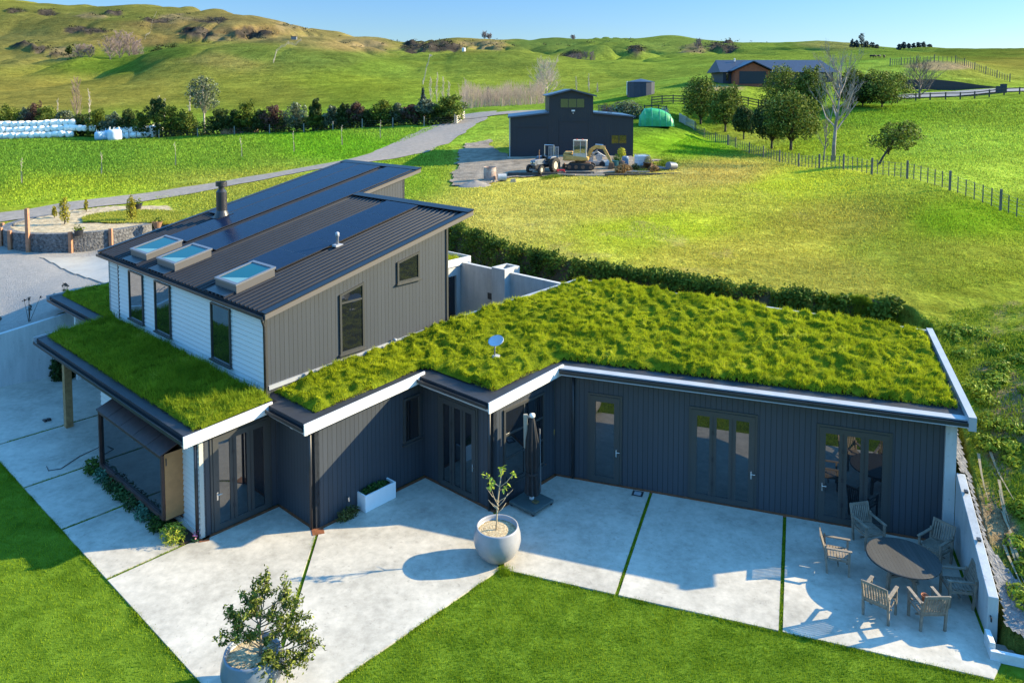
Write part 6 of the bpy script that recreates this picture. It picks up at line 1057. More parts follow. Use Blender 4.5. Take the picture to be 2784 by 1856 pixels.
# hedge of mixed trees along the far side of the left paddock: (u, top v, width px, foliage, what it looks like)
hg = [(-25, 292, 50, 'dark', 'dark hedge tree at the left edge of the photo behind the bales'), (30, 289, 60, 'olive', 'bright olive hedge tree behind the left end of the bales'), (78, 294, 38, 'grey', 'grey green narrow hedge tree behind the bales, beside the bright olive one'), (100, 281, 36, 'purple', 'leaning bronze purple hedge tree behind the bales'), (135, 287, 52, 'green', 'tall green hedge tree behind the bales, right of the bronze one'), (185, 299, 48, 'grey', 'grey green round hedge tree behind the middle of the bales'), (226, 310, 46, 'dark', 'low dark hedge tree behind the right part of the bales'), (266, 300, 48, 'olive', 'yellowish olive hedge tree behind the bulk bags'), (312, 309, 50, 'grey', 'grey green hedge tree behind the tallest bulk bag'), (352, 296, 40, 'dark', 'dark pointed hedge tree right of the bulk bags'), (386, 304, 36, 'green', 'low green hedge tree left of the tall dark column'), (427, 268, 38, 'dark', 'tall dark columnar hedge tree with a bare trunk'), (466, 286, 62, 'olive', 'broad bright olive hedge tree right of the dark column'), (508, 300, 42, 'green', 'green hedge tree left of the tall gum'), (600, 295, 50, 'dark', 'dark hedge tree right of the tall gum'), (640, 298, 40, 'dark', 'dark hedge tree behind the compost box'), (672, 278, 50, 'olive', 'hedge tree with a bright lime top right of the compost box'), (712, 300, 38, 'dark', 'low dark hedge tree between the lime topped and the bronze ones'), (746, 286, 48, 'purple', 'round bronze purple hedge tree in the middle of the hedge'), (806, 279, 50, 'grey', 'large grey green hedge tree right of the round bronze one'), (860, 268, 26, 'dark', 'slim dark hedge tree poking up above its neighbours'), (862, 300, 46, 'olive', 'low olive hedge tree beneath the slim dark one'), (906, 290, 42, 'grey', 'pale grey green hedge tree on the right half of the hedge'), (938, 286, 36, 'dark', 'dark hedge tree left of the second bronze one'), (972, 277, 40, 'purple', 'bronze purple hedge tree in the right half of the hedge'), (1002, 298, 36, 'dark', 'low dark hedge tree right of the second bronze one'), (1044, 271, 60, 'olive', 'large round olive green hedge tree left of the whitish one'), (1083, 280, 32, 'grey', 'slender whitish grey hedge tree'), (1122, 284, 46, 'purple', 'dull purple brown hedge tree in the deep shade near the gate'), (1163, 270, 44, 'grey', 'pale lollipop shaped hedge tree near the right end'), (1195, 290, 32, 'dark', 'dark hedge tree beside the last big one'), (1226, 261, 62, 'green', 'biggest dark green hedge tree at the white rail fence')]
for i, (u, tv, wpx, fol, lb) in enumerate(hg):
    Y = 150-36*(u/1225); p = on(u, 352, Y); bv = scr(p[0], p[1], p[2])[1]; h = max(2.2, (bv-tv)*Y/FPX); w = wpx*1.38*Y/FPX
    tree('hedge_tree', lb, 'tree', p, h, w, h*(.04 if u not in (427, 1163, 860) else .32), fol, 2600, .32, 'hedge trees along the left paddock', nb=8, depth=w*.9)
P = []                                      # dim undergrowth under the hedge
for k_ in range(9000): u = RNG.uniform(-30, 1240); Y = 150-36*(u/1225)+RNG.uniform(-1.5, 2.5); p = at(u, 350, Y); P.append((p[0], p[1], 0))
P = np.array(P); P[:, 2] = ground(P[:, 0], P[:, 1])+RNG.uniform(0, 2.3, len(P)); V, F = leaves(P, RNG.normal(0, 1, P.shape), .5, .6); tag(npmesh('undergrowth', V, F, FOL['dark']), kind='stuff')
p = on(556, 353, 138); tree('gum_tree', 'tall grey green gum tree rising above the hedge', 'tree', p, 10.6, 5.4, 4.2, 'grey', 2600, .34, nb=16, trunk=TRL, tr=.16)
# bare trees behind hedge and beyond
bare('bare_tree', 'tall brown leafless tree behind the bales', on(210, 318, 170), 11.0, 3.0, TRB, 16, 6, 5, .12, 1.6, seed=3)
bare('bare_tree', 'slim pale leafless poplar left of the tall brown one', on(156, 318, 172), 6.8, .7, TRL, 14, 4, 3, .1, 2.6, seed=4); bare('bare_tree', 'pale leafless poplar standing close behind the tall brown tree', on(243, 320, 182), 9.0, .9, TRL, 16, 5, 3, .1, 2.6, seed=5)
for i, (u, hh, lb) in enumerate(((418, 6.2, 'pale leafless poplar above the dark columnar hedge tree, left one of the three'), (433, 7.2, 'pale leafless poplar above the dark columnar hedge tree, middle one of the three'), (447, 6.4, 'pale leafless poplar above the dark columnar hedge tree, right one of the three'), (516, 9.6, 'tall thin pale poplar close left of the gum tree'))): bare('bare_tree', lb, on(u, 316, 176), hh, .8, TRL, 14, 4, 3, .1, 2.6, seed=20+i)
for i, (u, v, Y, hh, sp_, m_, lb) in enumerate(((1172, 268, 205, 7.2, 1.1, TRL, 'pale leafless poplar right of the blue conifer, first of the clump'), (1188, 268, 208, 8.4, 1.1, TRL, 'tallest pale poplar in the clump right of the blue conifer'), (1204, 266, 206, 7.4, 1.1, TRL, 'pale poplar at the right side of the clump near the blue conifer'), (1220, 268, 204, 6.2, 1.0, TRL, 'shortest pale poplar at the right end of the clump near the blue conifer'), (1267, 284, 185, 6.8, 1.2, TRL, 'single pale leafless tree above the willow thicket'), (1567, 238, 235, 5.6, .7, TRL, 'faint thin poplar on the slope right of the round bare tree'), (1601, 240, 235, 6.2, .8, TRL, 'faint thin poplar farther right on the slope above the shed'), (1624, 256, 215, 3.4, .5, TRL, 'small faint sapling on the slope above the shed roof'))): bare('bare_tree', lb, on(u, v, Y), hh, sp_, m_, 13, 5, 3, .1, 2.2, seed=40+i)
bare('round_bare_tree', 'large round crowned leafless tree behind the shed', on(1487, 282, 175), 8.6, 4.6, TRL, 26, 7, 6, .12, .9, seed=8, tr=.15)
bare('round_bare_tree', 'wide low leafless tree beside the road fence on the right', on(2500, 268, 116), 5.3, 3.5, TRB, 14, 7, 6, .10, .9, seed=9, tr=.16)
# thicket of leafless willow shoots
bm = MB()
for i in range(620):
    u = RNG.uniform(1255, 1480); Y = RNG.uniform(150, 172); p = on(u, 290, Y); h = RNG.uniform(2.6, 5.4)*(.8+.4*float(fbm(u/30, 2, 2, 6))); d = RNG.normal(0, .3, 2); bm.path([tuple(p), (p[0]+d[0], p[1]+d[1], p[2]+h*.6), (p[0]+d[0]*1.6, p[1]+d[1]*1.6, p[2]+h)], [.035, .025, .01], 3, cap=False)
    for k_ in range(3): f = RNG.uniform(.3, .8); a = RNG.normal(0, .5, 2); bm.path([(p[0]+d[0]*f, p[1]+d[1]*f, p[2]+h*f), (p[0]+d[0]*f+a[0], p[1]+d[1]*f+a[1], p[2]+h*min(1, f+.32))], [.02, .007], 3, cap=False)
tag(bm.build('willow_thicket', mat('willow shoots', (.34, .25, .19), .85, var=.3, scale=1)), kind='stuff')
tree('blue_conifer', 'dense blue grey conifer left of the pale poplars', 'tree', on(1150, 279, 172), 5.0, 2.7, .3, 'blue', 1500, .3, nb=12, conical=True); 
tree('dark_conifer', 'taller dark conifer above the willow thicket', 'tree', on(1327, 272, 182), 4.4, 2.2, .3, 'blue', 900, .3, nb=10, conical=True); tree('dark_conifer', 'smaller dark conifer above the willow thicket', 'tree', on(1349, 272, 183), 3.4, 1.6, .3, 'dark', 700, .3, nb=10, conical=True)
# staked young trees in the paddock
for i, (u, v, Y, h, lb) in enumerate(((59, 500, 73, 2.5, 'leftmost young staked tree in the paddock beside the drive'), (276, 473, 78, 2.3, 'second young staked tree from the left in the paddock'), (477, 452, 82, 2.6, 'thin staked tree above the planter mound'), (657, 432, 87, 2.3, 'staked sapling above the flue of the house'), (799, 415, 90, 2.6, 'staked sapling right of the compost box'), (930, 398, 93, 2.6, 'staked sapling with a spread top before the bronze hedge trees'), (1034, 376, 98, 2.5, 'pale staked sapling nearest the white rail fence'))):
    t = bare('young_tree', lb, on(u, v, Y), h, .35, TRL, 7, 2, 0, .62, 1.2, tr=.028, group='staked trees in the paddock', seed=60+i); MB().path([(.07, .02, -.1), (.07, .02, 1.15)], .028, 5).build('stake', TRD, t)
# trees on the right
rt = [(1905, 336, 108, 208, 80, 1.2, 'green', 'tall narrow bushy tree left of the red garage house'), (1972, 352, 104, 235, 76, 1.6, 'green', 'bushy tree with a leaning trunk below the garage'), (2022, 372, 98, 292, 46, 1.5, 'dark', 'small dark tree between the leaning one and the big pair'), (2098, 402, 86, 276, 86, 1.7, 'dark', 'left tree of the big dark pair behind the batten fence'), (2150, 413, 82, 246, 116, 1.8, 'green', 'biggest rounded tree behind the batten fence'), (2130, 300, 114, 180, 92, .8, 'green', 'bushy tree directly right of the red garage'), (2202, 304, 112, 184, 70, .8, 'green', 'dense tree between the red garage and the white bare tree'), (2398, 296, 110, 192, 112, .7, 'green', 'wide dense tree right of the white bare tree'), (2315, 298, 112, 188, 72, .6, 'olive', 'olive coloured tree behind the white bare tree'), (2345, 300, 111, 212, 66, .6, 'dark', 'dark tree left of the wide dense one')]
for i, (u, bv, Y, tv, wpx, ba, fol, lb) in enumerate(rt): p = on(u, bv, Y); h = (scr(*p)[1]-tv)*Y/FPX; tree('evergreen_tree', lb, 'tree', p, h, wpx*Y/FPX*1.2, ba*.6, fol, 6000, .27, 'evergreen trees around the right field', nb=26)
tree('leaning_tree', 'wind swept evergreen leaning to the right beside the batten fence', 'tree', on(2384, 446, 64), 3.8, 3.6, 1.1, 'green', 2600, .2, lean=(2.4, 0), nb=11, tr=.09)
bare('birch_tree', 'white barked leafless birch leaning left over the right field', on(2266, 433, 71), 9.2, 4.4, mat('white bark', (.17, .14, .12), .8, c2=(.34, .31, .28), scale=1.2), 13, 6, 5, .30, 1.1, tr=.17, seed=11, lean=(.9, 1), n4=2, tm_=mat('birch trunk', (.085, .065, .05), .85, c2=(.30, .27, .24), scale=1.0)); bare('thin_bare_tree', 'small grey leafless tree left of the white birch', on(2240, 428, 72.5), 4.6, 1.1, TRK, 12, 5, 3, .2, 1.5, tr=.07, seed=12, lean=(.3, 0))
clump('grey_shrub', 'large grey green shrub behind the right side of the shed', 'shrub', on(1702, 312, 106), 2400, (2.6, 1.4, 1.7), .34, FOL['grey'], rz=0); clump('brown_shrub', 'brown shrub tucked left of the large grey green one', 'shrub', on(1648, 306, 108), 700, (1.1, 1, 1.4), .3, FOL['purple'], rz=0); clump('pale_shrub', 'small whitish shrub by the rail gate', 'shrub', on(1808, 306, 106), 500, (.7, .6, 1.1), .22, leafmat('white leaves', (.2, .2, .17), (.5, .5, .45)), rz=0)
# far groups
for i, (u, v, Y, hh, ww, k_, lb) in enumerate(((300, 172, 590, 17, 13, 'b', 'mauve leafless tree at the left of the far valley clump'), (325, 166, 600, 22, 12, 'b', 'tallest mauve leafless tree of the far valley clump'), (352, 160, 605, 21, 13, 'b', 'mauve leafless tree in the middle of the far valley clump'), (374, 158, 610, 16, 10, 'b', 'smallest mauve leafless tree at the right of the far valley clump'), (222, 180, 590, 9, 10, 'b', 'low mauve leafless tree left of the far valley clump'), (246, 178, 590, 10, 8, 'b', 'low mauve leafless tree nearest the far valley clump'), (404, 152, 600, 6, 8, 'd', 'dark round tree right of the mauve clump'), (430, 146, 600, 11, 11, 'd', 'dark tree at the foot of the shaded cliff'), (472, 140, 600, 11, 12, 'd', 'dark tree with a bare trunk beside the shaded cliff'), (188, 165, 600, 7, 5, 'd', 'small dark conifer on the far left slope'),
    (1532, 176, 640, 9, 6, 'b', 'mauve poplar at the left of the stand below the far ridge'), (1552, 177, 640, 11, 6, 'b', 'second mauve poplar in the stand below the far ridge'), (1572, 177, 640, 12, 6, 'b', 'middle mauve poplar in the stand below the far ridge'), (1592, 177, 640, 13, 6, 'b', 'tallest mauve poplar in the stand below the far ridge'), (1609, 176, 640, 12, 6, 'b', 'rightmost mauve poplar in the stand below the far ridge'), (1317, 110, 1000, 9, 8, 'b', 'leafless tree on the skyline, left of a pair'), (1330, 110, 1000, 7, 7, 'b', 'leafless tree on the skyline, right of a pair'), (1558, 111, 1000, 6, 6, 'b', 'tiny leafless tree alone on the middle skyline'),
    (1898, 150, 640, 9, 7, 'b', 'mauve poplar above the roof of the far house'))):
    p = on(u, v, Y)
    if k_ == 'b': bare('far_tree', lb, p, hh, ww*.62, TRP, 22, 7, 4, .08, .9, tr=hh*.015, seed=80+i, group='leafless trees on the far hills', thin=1.5)
    else: tree('far_dark_tree', lb, 'tree', p, hh, ww, hh*.15, 'dark', 600, 1.1, 'dark trees on the far hills', nb=9)
for i, (u, w_, hh) in enumerate(((2316, 8, 9), (2328, 9, 8), (2342, 12, 15), (2354, 10, 8), (2372, 12, 7), (2384, 9, 6), (2402, 8, 4), (2444, 8, 6), (2456, 9, 7), (2470, 8, 5), (2484, 7, 5), (2496, 8, 5.5), (2510, 10, 6), (2526, 9, 4))):
    lb = 'tallest dark conifer on the right skyline' if i == 2 else ('small dark tree on the right skyline left of the pale hut' if u < 2420 else 'small dark tree on the right skyline right of the pale hut')
    p = on(u, 139, 640); tree('skyline_tree', lb, 'tree', p, hh*.9, w_*1.1*640/FPX*1.3, .2, 'blue', 300, 1.2, 'dark trees on the right skyline', nb=6, conical=False)
q = on(2421, 138, 640); t = thing('hut', 'tiny pale hut among the trees on the right skyline', 'hut', q); MB().box(-1.8, 1.8, -1.5, 1.5, -.5, 2.4).build('wall', mat('pale green hut', (.45, .55, .50), .7), t); MB().prism([(-2, -1.7), (2, -1.7), (2, 1.7), (-2, 1.7)], 2.4, lambda x, y: 2.5+.9*(1-abs(y)/1.7)).build('roof', ALU, t)
q = on(1261, 152, 470); t = thing('farm_tank', 'small white round tank on the near green hill', 'tank', q); MB().lathe([(1.15, -.3), (1.15, 2.0), (.0, 2.3)], 20, cap=False).build('tank', WHITE, t); 
q = on(800, 113, 455); t = thing('hilltop_trig', 'tiny grey hut on the crest of the near green hill', 'hut', q); MB().box(-1.5, 1.5, -1.2, 1.2, -.5, 1.6).build('wall', ALU, t); MB().box(-1.7, 1.7, -1.4, 1.4, 1.601, 1.8).build('roof', DARKM, t)
COW = mat('black cattle', (.012, .011, .01), .8)
for i, (u, lb) in enumerate(((2370, 'tiny black cow leftmost on the hill behind the right trees'), (2378, 'tiny black cow second from the left on the hill'), (2390, 'tiny black cow second from the right on the hill'), (2404, 'tiny black cow rightmost on the hill behind the right trees'))):
    t = thing('cow', lb, 'cow', on(u, 158, 330), .3*i, 'cattle on the hill'); m = MB(); m.lathe([(.0, -.85), (.3, -.8), (.42, -.3), (.4, .4), (.32, .8), (.0, .9)], 10, (0, 0, 1.0), axis=(1, 0, 0), cap=False); m.lathe([(.0, -.1), (.2, .0), (.15, .35), (.1, .5), (.0, .52)], 8, (.95, 0, 1.15), axis=(1, 0, -.6), cap=False)
    for x in (-.6, .6):
        for y in (-.2, .2): m.path([(x, y, .75), (x, y, .4), (x+.03, y, .0)], [.1, .06, .05], 5)
    m.build('body', COW, t, smooth=True)
# ------------------------------------------------------------------ fences
POSTM = mat('grey fence timber', (.12, .105, .085), .9, var=.3, scale=5); WIRE = mat('fence wire', (.25, .25, .25), .5, metal=.5)
def batten_fence(name, label, pts, nb=5, hp=1.25, hb=1.1, wires=5, post=.075, bat=.025, every=None, m=POSTM, wire=True):
    """posts at the given ground points, nb battens between; posts and battens are parts"""
    f = thing(name, label, 'fence', pts[0]); o = np.array(pts[0]); wm = MB(); tops = []
    for i, p in enumerate(pts):
        q = np.array(p)-o; MB().path([(q[0], q[1], q[2]-.3), (q[0]+.01, q[1], q[2]+hp)], post, 7).build('post', m, f); tops.append(q)
        if i < len(pts)-1:
            r = np.array(pts[i+1])-o
            for j_ in range(1, nb+1): t = j_/(nb+1); s = q*(1-t)+r*t; w = o+s; z = gz(w[0], w[1])-o[2]; MB().box(s[0]-bat, s[0]+bat, s[1]-bat*.7, s[1]+bat*.7, z+.06, z+hb+.04*math.sin(j_*7+i)).build('batten', m, f)
            if wire:
                for k_ in range(wires): h = .18+k_*(hb-.25)/(wires-1); wm.path([(q[0], q[1], q[2]+h), (r[0], r[1], r[2]+h)], .006, 3, cap=False)
    if wire: wm.build('wire', WIRE, f)
    return f
fp = [(1980, 396, 92), (2000, 403, 89), (2037, 417, 83), (2075, 431, 78), (2119, 443, 73), (2171, 453, 68), (2227, 459, 64), (2293, 463, 60), (2370, 472, 55.5), (2466, 486, 51), (2582, 518, 47), (2720, 569, 43.2), (2860, 640, 39)]
bf = batten_fence('batten_fence', 'long post and batten fence curving along the right side of the field', [on(*p) for p in fp], 5)
batten_fence('picket_fence', 'far end of the field fence with close pale pickets near the green tunnel', [on(*p) for p in ((1847, 342, 106), (1862, 350, 105), (1886, 360, 104))], 9, 1.2, 1.2, 3, .06, .032, m=mat('pale pickets', (.42, .37, .31), .85, var=.2, scale=3)); batten_fence('short_fence', 'dark batten fence between the pale pickets and the long field fence', [on(*p) for p in ((1890, 362, 103.5), (1914, 374, 101), (1945, 384, 97), (1978, 395, 92.5))], 5)
batten_fence('hilltop_fence', 'batten fence running over the crest of the round mound on the right', [on(*p) for p in ((2420, 180, 152), (2450, 176, 152), (2492, 172, 152), (2540, 169, 151), (2598, 169, 150), (2622, 173, 149), (2650, 186, 147), (2680, 203, 145), (2710, 218, 143), (2745, 230, 140))], 4, 1.5, 1.25, 2, .09, .04)
batten_fence('roadside_fence', 'wire fence with pale posts along the road behind the shed', [on(*p) for p in ((1262, 300, 146), (1282, 299, 145), (1364, 294, 146), (1443, 289, 148), (1530, 286, 150))], 6, 1.5, 1.2, 4, .1, .02, m=mat('pale posts', (.36, .29, .19), .85, var=.2, scale=4))
hp_ = [on(u, v, 150-36*(u/1225)-4) for u, v in ((350, 360), (432, 360), (537, 360), (637, 360), (733, 360), (826, 360), (905, 356), (985, 354), (1068, 352), (1153, 350), (1236, 346))]; batten_fence('hedge_fence', 'line of thin grey posts and wires in front of the hedge', hp_, 0, 1.5, 1.2, 4, .08, m=mat('grey posts', (.22, .20, .17), .9))
def rail_fence(name, label, pts, rails=(.35, .75, 1.15), m=OLDW2, post=.14, rh=.13):
    f = thing(name, label, 'fence', pts[0]); o = np.array(pts[0])
    for i, p in enumerate(pts):
        q = np.array(p)-o; MB().box(q[0]-post/2, q[0]+post/2, q[1]-post/2, q[1]+post/2, q[2]-.3, q[2]+rails[-1]+.15).build('post', m, f)
        if i < len(pts)-1:
            r = np.array(pts[i+1])-o
            for h in rails: MB().bar((q[0], q[1]-.09, q[2]+h), (r[0], r[1]-.09, r[2]+h), .04, rh).build('rail', m, f)
    return f
rail_fence('rail_fence', 'dark rail fence below the gravel bank of the far house', [on(u, v, 117) for u, v in ((1772, 283), (1800, 282), (1830, 281), (1860, 280), (1890, 280), (1950, 280), (2006, 279), (2034, 279), (2062, 279), (2090, 279))]); rail_fence('yard_rails', 'dark stock rails behind the grey green shrub', [on(u, v, 109) for u, v in ((1752, 304), (1772, 303), (1790, 302), (1812, 301))])
rail_fence('road_rail_fence', 'two rail fence along the top of the right field', [on(u, v, 114.5) for u, v in ((2440, 268), (2490, 265), (2529, 262), (2571, 260), (2611, 257), (2650, 255), (2690, 253), (2730, 250), (2772, 248), (2815, 247))], (.45, .95))
rail_fence('white_rail_fence', 'short pale four rail fence at the right end of the hedge', [on(1241, 348, 111), on(1252, 338, 116), on(1263, 328, 121)], (.2, .5, .8, 1.1), mat('bleached rails', (.52, .46, .36), .8, var=.2, scale=4), .12, .13)
for nm, lb, ps in (('ridge_fence', 'pale fence line climbing the left hill to its crest', [(395, 116, 745), (405, 85, 800), (416, 55, 870), (425, 30, 950)]), ('paddock_line_fence', 'fence line down the near hill left of the white tank', [(1174, 152, 468), (1168, 172, 420), (1158, 195, 350), (1150, 222, 290)]), ('slope_fence', 'fence line down the near hill below the tiny grey hut', [(818, 121, 452), (785, 146, 410), (752, 172, 370), (744, 186, 350)])):
    batten_fence(nm, lb, [on(*p) for p in ps], 9, 1.6, 1.4, 3, .16, .10, m=mat('weathered pale posts', (.38, .33, .24), .9), wire=False)
# scrub on the scarps and in the gullies of the far hills
SP = []
for _ in range(5200):
    u = RNG.uniform(-20, 2100); v = RNG.uniform(20, 185); Y = RNG.uniform(520, 980); x, y, _z = at(u, v, Y)
    i_, j_ = int(np.clip((u+950)/4700*(NU-1), 0, NU-1)), int(np.clip(math.log(Y/9.)/math.log(1700/9.)*(NV-1), 0, NV-1)); dens = .9*rock_shade[j_, i_]+.25*scree[j_, i_]+.10*(vnoise(x/60, y/60, 95) > .66)
    if RNG.random() < dens: SP.append((x, y, gzz[j_, i_]))
SP = np.array(SP); k = RNG.integers(9, 16, len(SP)); P = np.repeat(SP, k, 0); P = P+RNG.normal(0, 1, P.shape)*np.array([1.9, 1.9, .8])+np.array([0, 0, .7]); V, F = leaves(P, np.tile([0, -.3, .6], (len(P), 1)), 1.5, .7); tag(npmesh('hill_scrub', V, F, leafmat('scrub', (.018, .02, .010), (.06, .06, .028), (.13, .10, .06), .1)), kind='stuff')
# tussocks and weeds on the cut slope beside the wing
for i in range(70):
    c_, d_ = 11.7+abs(RNG.normal(0, 2.3)), RNG.uniform(-5.2, 7.5); w = cdw(c_, d_); s = RNG.uniform(.5, 1.15); t = thing('slope_weed', 'leafy green weed clump growing on the rough slope beside the right wing', 'plant', (w[0], w[1], gz(w[0], w[1])-.03), RNG.uniform(0, 6), 'weeds on the rough slope'); P, N = ellipsoid_pts(int(230*s), (0, 0, .12*s), (.42*s, .36*s, .2*s), shell=.2); P[:, 2] = np.maximum(P[:, 2], .0); N[:, 2] += .6
    V, F = leaves(P, N, .13, .45); npmesh('leaves', V, F, WEED, t)
# ------------------------------------------------------------------ far house, tank, retaining wall and road on the right
q0 = on(1985, 229, 134); fh = thing('far_house', 'dark blue roofed house with a red brick double garage on the right hill', 'house', q0); ks = 134/FPX; hx = lambda u: (u-1985)*ks; hz = lambda v: (227-v)*ks
BRK = mat('red brick', (.26, .07, .03), .8, var=.3, scale=6); FR = mat('midnight roofing', (.018, .026, .05), .5, var=.2, scale=2); FWL = mat('dark wall', (.02, .026, .04), .6)
MB().box(hx(1968), hx(2268), .6, 8.6, -.6, hz(194)).build('wall', FWL, fh); MB().box(hx(1991), hx(2084), -1.6, .59, -.6, hz(192)).build('wall', BRK, fh); MB().box(hx(2002), hx(2074), -1.65, -1.605, 0, hz(193.5)).build('garage_door', SHD, fh)
zr1, zr0, ya, yb = hz(160), hz(195), 0.0, 9.2
x0, x1 = hx(1957), hx(2279); V = [(x0, ya, zr0), (x1, ya, zr0), (x1, yb, zr0), (x0, yb, zr0), (hx(1964), 4.6, zr1), (hx(2257), 4.6, zr1)]; MB().add(V, [(0, 1, 5, 4), (2, 3, 4, 5), (1, 2, 5), (3, 0, 4), (3, 2, 1, 0)]).build('roof', FR, fh)
x0, x1, xa = hx(1981), hx(2094), hx(2038); zg, zt = hz(194), hz(168); V = [(x0, -2.1, zg), (xa, -2.1, zt), (x1, -2.1, zg), (x0, 3.8, zg), (xa, 3.8, zt), (x1, 3.8, zg)]; MB().add([(x, y, z+.02) for x, y, z in V]+[(x, y, z+.18) for x, y, z in V], [(0, 1, 4, 3), (1, 2, 5, 4), (6, 9, 10, 7), (7, 10, 11, 8), (0, 6, 7, 1), (1, 7, 8, 2), (2, 8, 11, 5), (3, 9, 6, 0)]).build('porch_roof', FR, fh)
MB().add([(hx(1991), -1.601, hz(192)), (hx(2084), -1.601, hz(192)), (xa, -1.601, hz(170.5)), (hx(1991), .5, hz(192)), (hx(2084), .5, hz(192)), (xa, .5, hz(170.5))], [(0, 1, 2), (5, 4, 3)]).build('gable', BRK, fh); MB().box(hx(1976), hx(1983), .55, .6, .6, hz(198)).build('window', GLASS, fh); MB().lathe([(.12, 0), (.12, .5), (.2, .52), (.0, .6)], 10, (hx(2013), 3.8, zr1-.3)).build('flue', WHITE, fh)
q = on(1742, 266, 130); t = thing('water_tank', 'dark navy round water tank with a low conical roof beyond the shed', 'tank', q); MB().lathe([(2.35, -.5), (2.35, 2.15), (2.45, 2.2), (.0, 2.75)], 14, cap=False).build('tank', FR, t); MB().path([(-2.4, -.3, .0), (-2.4, -.3, 2.3)], .08, 6).build('pipe', WHITE, t)
t = thing('timber_retaining_wall', 'long dark timber retaining wall beside the road on the right hill', 'wall', on(2450, 240, 124)); o = np.array(t.location); m = MB(); pts = [(2450, 238, 217), (2540, 238, 216), (2600, 240, 222), (2660, 243, 231), (2741, 244, 240)]
for (u, b, tv), (u2, b2, tv2) in zip(pts, pts[1:]): A_, B2 = at(u, b+6, 125)-o, at(u2, b2+6, 125)-o; A2, B3 = at(u, tv, 125)-o, at(u2, tv2, 125)-o; m.hexa([A_, B2, B2+[0, .3, 0], A_+[0, .3, 0], A2, B3, B3+[0, .3, 0], A2+[0, .3, 0]])
m.build('boards', boardmat('retaining boards', (.035, .030, .032), (0, 0, 1), .2, .04, .8, .25, False), t)
drape('road', [W2(2440, 250, 119), W2(2560, 246, 120), W2(2680, 243, 121), W2(2800, 240, 121), W2(3000, 240, 120)], [2.2]*5, mat('grey road', (.15, .15, .155), .9, var=.15, scale=1), off=.15)
for i, u in enumerate((2716, 2728)): t = thing('road_bin', ('left' if i == 0 else 'right')+' dark post box by the road at the right edge', 'box', on(u, 247, 118)); MB().box(-.35, .35, -.3, .3, 0, 1.1+.3*i).build('box', FWL, t)
# dry bank of stones under the far house
# ------------------------------------------------------------------ round planter on the drive
pc = np.array(at(255, 640, 50)); pcx, pcy = on(246, 650, 48.8)[:2]; base_z = 2.46
gp_ = thing('gabion_planter', 'curved stone filled gabion planter wall with timber posts beside the drive', 'wall', (pcx, pcy, base_z-.05)); Rg = 4.75; arc = [math.radians(a) for a in np.linspace(150, 345, 60)]
ZT = 1.1
m = MB(); V = []; F = []
for a in arc:
    for r_, z in ((Rg, -.3), (Rg, ZT), (Rg-.45, ZT), (Rg-.45, -.3)): V.append((r_*math.cos(a), r_*math.sin(a)*1.0, z))
for i in range(len(arc)-1):
    for j_ in range(4): F.append((i*4+j_, (i+1)*4+j_, (i+1)*4+(j_+1) % 4, i*4+(j_+1) % 4))
F += [(3, 2, 1, 0), tuple(range((len(arc)-1)*4, len(arc)*4))]; m.add(V, F); GAB = mat('gabion stone', (.045, .045, .047), .9, var=.5, scale=7, bump=1.0, bscale=9, dist=.08, c2=(.19, .185, .18)); m.build('stones', GAB, gp_)
PW = mat('red brown post', (.34, .16, .085), .8, var=.25, scale=4)
for i, a in enumerate((200, 222, 240, 258, 287, 312)): a = math.radians(a); MB().box(-.09, .09, -.09, .09, -.3, ZT+.12+(1.4 if i == 3 else 0)).build('post', PW, gp_).location = ((Rg+.1)*math.cos(a), (Rg+.1)*math.sin(a), 0)
dk = [(pcx+(Rg-.4)*math.cos(a), pcy+(Rg-.4)*math.sin(a)) for a in arc]+[(pcx+4.6, pcy+2.5), (pcx+3.0, pcy+5.2), (pcx-1, pcy+5.0), (pcx-3.3, pcy+3.6)]
top_z = lambda x, y: np.maximum(base_z-.05+ZT-.12+.0*x, 0)+.06*(y-pcy)*(y > pcy)
STRAW = mat('straw mulch', (.30, .21, .10), .95, var=.35, scale=3, c2=(.52, .41, .25), bump=.8, bscale=12, dist=.05)
blanket('straw_bed', dk, STRAW, 0, .25, .12, zf=top_z); V, F = None, None
lp_ = [(pcx+3.4*math.cos(t_)+2.3, pcy+1.3+2.0*math.sin(t_)) for t_ in np.linspace(0, 6.28, 30)][:-1]; blanket('planter_lawn', lp_, mat('planter grass', (.16, .19, .02), .9, var=.3, scale=2, bump=.8, bscale=14, spec=0, dist=.05), .08, .15, .05, zf=top_z, edge=.9); scatter('planter_grass', lp_, 9000, .12, .05, FLD, .9, zf=lambda x, y: top_z(x, y)+.06)
def onp(dx, dy): return (pcx+dx, pcy+dy, float(top_z(pcx+dx, pcy+dy)))
for dx, dy, h, w, lb in ((-1.1, -.9, 1.75, .62, 'narrow golden green conifer in the middle of the straw bed'), (2.6, .2, 1.75, .6, 'narrow golden conifer at the right of the planter lawn'), (-3.0, 1.2, .8, .3, 'small golden conifer seedling in the straw'), (-1.9, 3.0, .9, .28, 'slender young conifer at the back of the straw bed')): tree('golden_conifer', lb, 'shrub', onp(dx, dy), h, w, .02, 'gold', 900 if h > 1 else 260, .10, 'conifers in the planter', nb=12, conical=False, tr=.03)
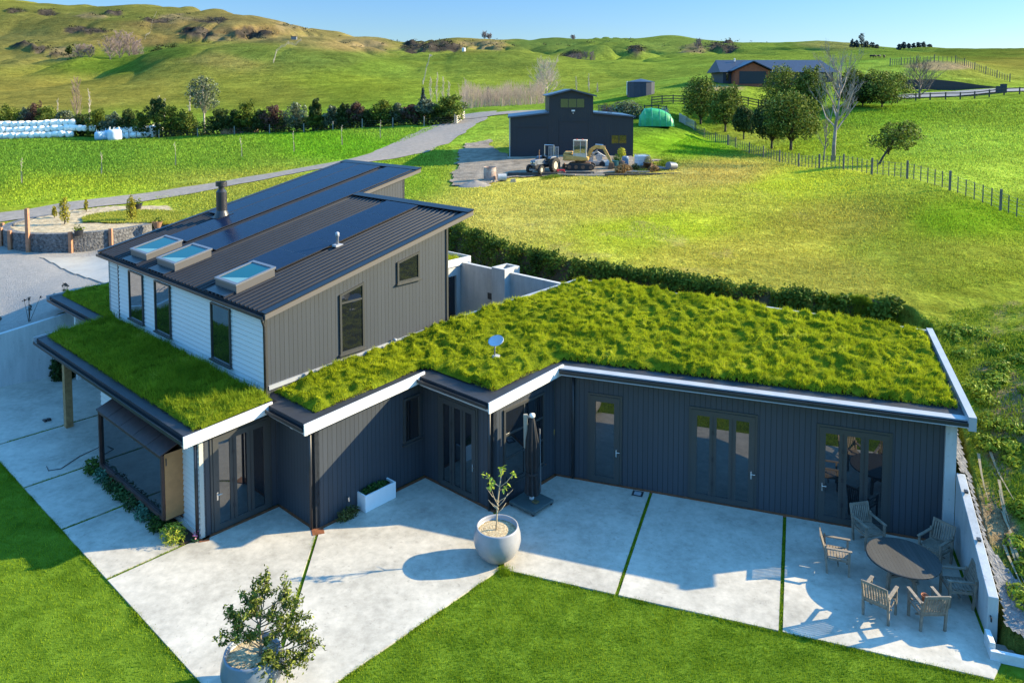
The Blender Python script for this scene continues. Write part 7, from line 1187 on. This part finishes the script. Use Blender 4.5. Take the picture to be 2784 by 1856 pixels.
for dx, dy, s, lb in ((1.3, 3.6, .34, 'dark pot with a young plant at the back of the straw bed'), (1.9, -4.6, .26, 'dark pot on top of the gabion wall'), (5.3, -2.0, .3, 'brown pot of grass at the right end of the gabion wall')):
    t = thing('plant_pot', lb, 'plant pot', onp(dx, dy)); MB().lathe([(.6*s, 0), (1.0*s, 1.2*s), (1.06*s, 1.25*s), (.9*s, 1.25*s), (.85*s, 1.1*s), (.0, 1.1*s)], 16, cap=False).build('pot', DARKM if dx < 5 else mat('brown pot', (.24, .12, .06), .8), t); P = RNG.normal(0, .5*s, (60, 3)); P[:, 2] = np.abs(P[:, 2])+1.2*s; V, F = leaves(P, P*0+np.array([0, -.5, 1]), .16, .4); npmesh('leaves', V, F, FOL['olive'], t)
# river stones between planter lawn and house
P = []
st = MB()
for i in range(420):
    t_ = RNG.uniform(0, 1); u = 420+t_*170+RNG.normal(0, 4); v = 612-t_*62+RNG.normal(0, 5); Y = 49+t_*5; x, y, _ = at(u, v, Y); z = gz(x, y) if True else 0; s = RNG.uniform(.07, .17); st.hexa([(x-s, y-s*.8, z-.03), (x+s, y-s*.8, z-.03), (x+s*.9, y+s*.8, z-.03), (x-s, y+s*.7, z-.03), (x-s*.6, y-s*.5, z+s), (x+s*.5, y-s*.5, z+s*1.1), (x+s*.6, y+s*.4, z+s*.9), (x-s*.5, y+s*.5, z+s)])
tag(st.build('river_stones', mat('river stones', (.05, .05, .052), .8, c2=(.30, .29, .28), scale=5)), kind='stuff')
# gravel strip and loose stones beside the right wing
blanket('gravel_strip', [tuple(cdw(c, d)[:2]) for c, d in ((11.14, -3.82), (11.64, -4.3), (12.3, -4.3), (12.1, -3.0), (11.3, -1.9), (11.22, 1.0), (11.35, 2.6), (11.2, 5.4), (11.0, 5.6), (11.0, -.1), (11.14, -.1))], mat('grey pebbles', (.07, .07, .072), .9, c2=(.24, .23, .22), scale=9, bump=1, bscale=16, dist=.05), .05, .06, .05, zf=T, edge=.12)
t = thing('flax_leaves', 'pale dry flax leaves lying along the outside of the low patio wall', 'leaves', cdw(11.75, -1.2, gz(*cdw(11.75, -1.2)[:2])), ROTC); V = []; F = []
for i in range(9):  # dry flax leaves as narrow ribbons on the slope
    c0, d0, L, ph = 11.65+RNG.normal(0, .16), RNG.uniform(-1.9, .9), RNG.uniform(.7, 1.6), RNG.uniform(-.5, .5)
    for f in np.linspace(0, 1, 5):
        w_ = .03*(1-f)+.006; c_, d_ = c0+ph*f*.35+.12*f*f, d0-L*f
        for sgn in (-1, 1): p = cdw(c_+sgn*w_, d_); V.append((c_+sgn*w_-11.75, d_+1.2, gz(p[0], p[1])+.07+.03*math.sin(f*5+i)-t.location.z))
    for k_ in range(4): o_ = i*10+k_*2; F.append((o_, o_+1, o_+3, o_+2))
MB().add(V, F).build('leaves', mat('dry flax', (.22, .18, .11), .8, var=.2, scale=4), t)
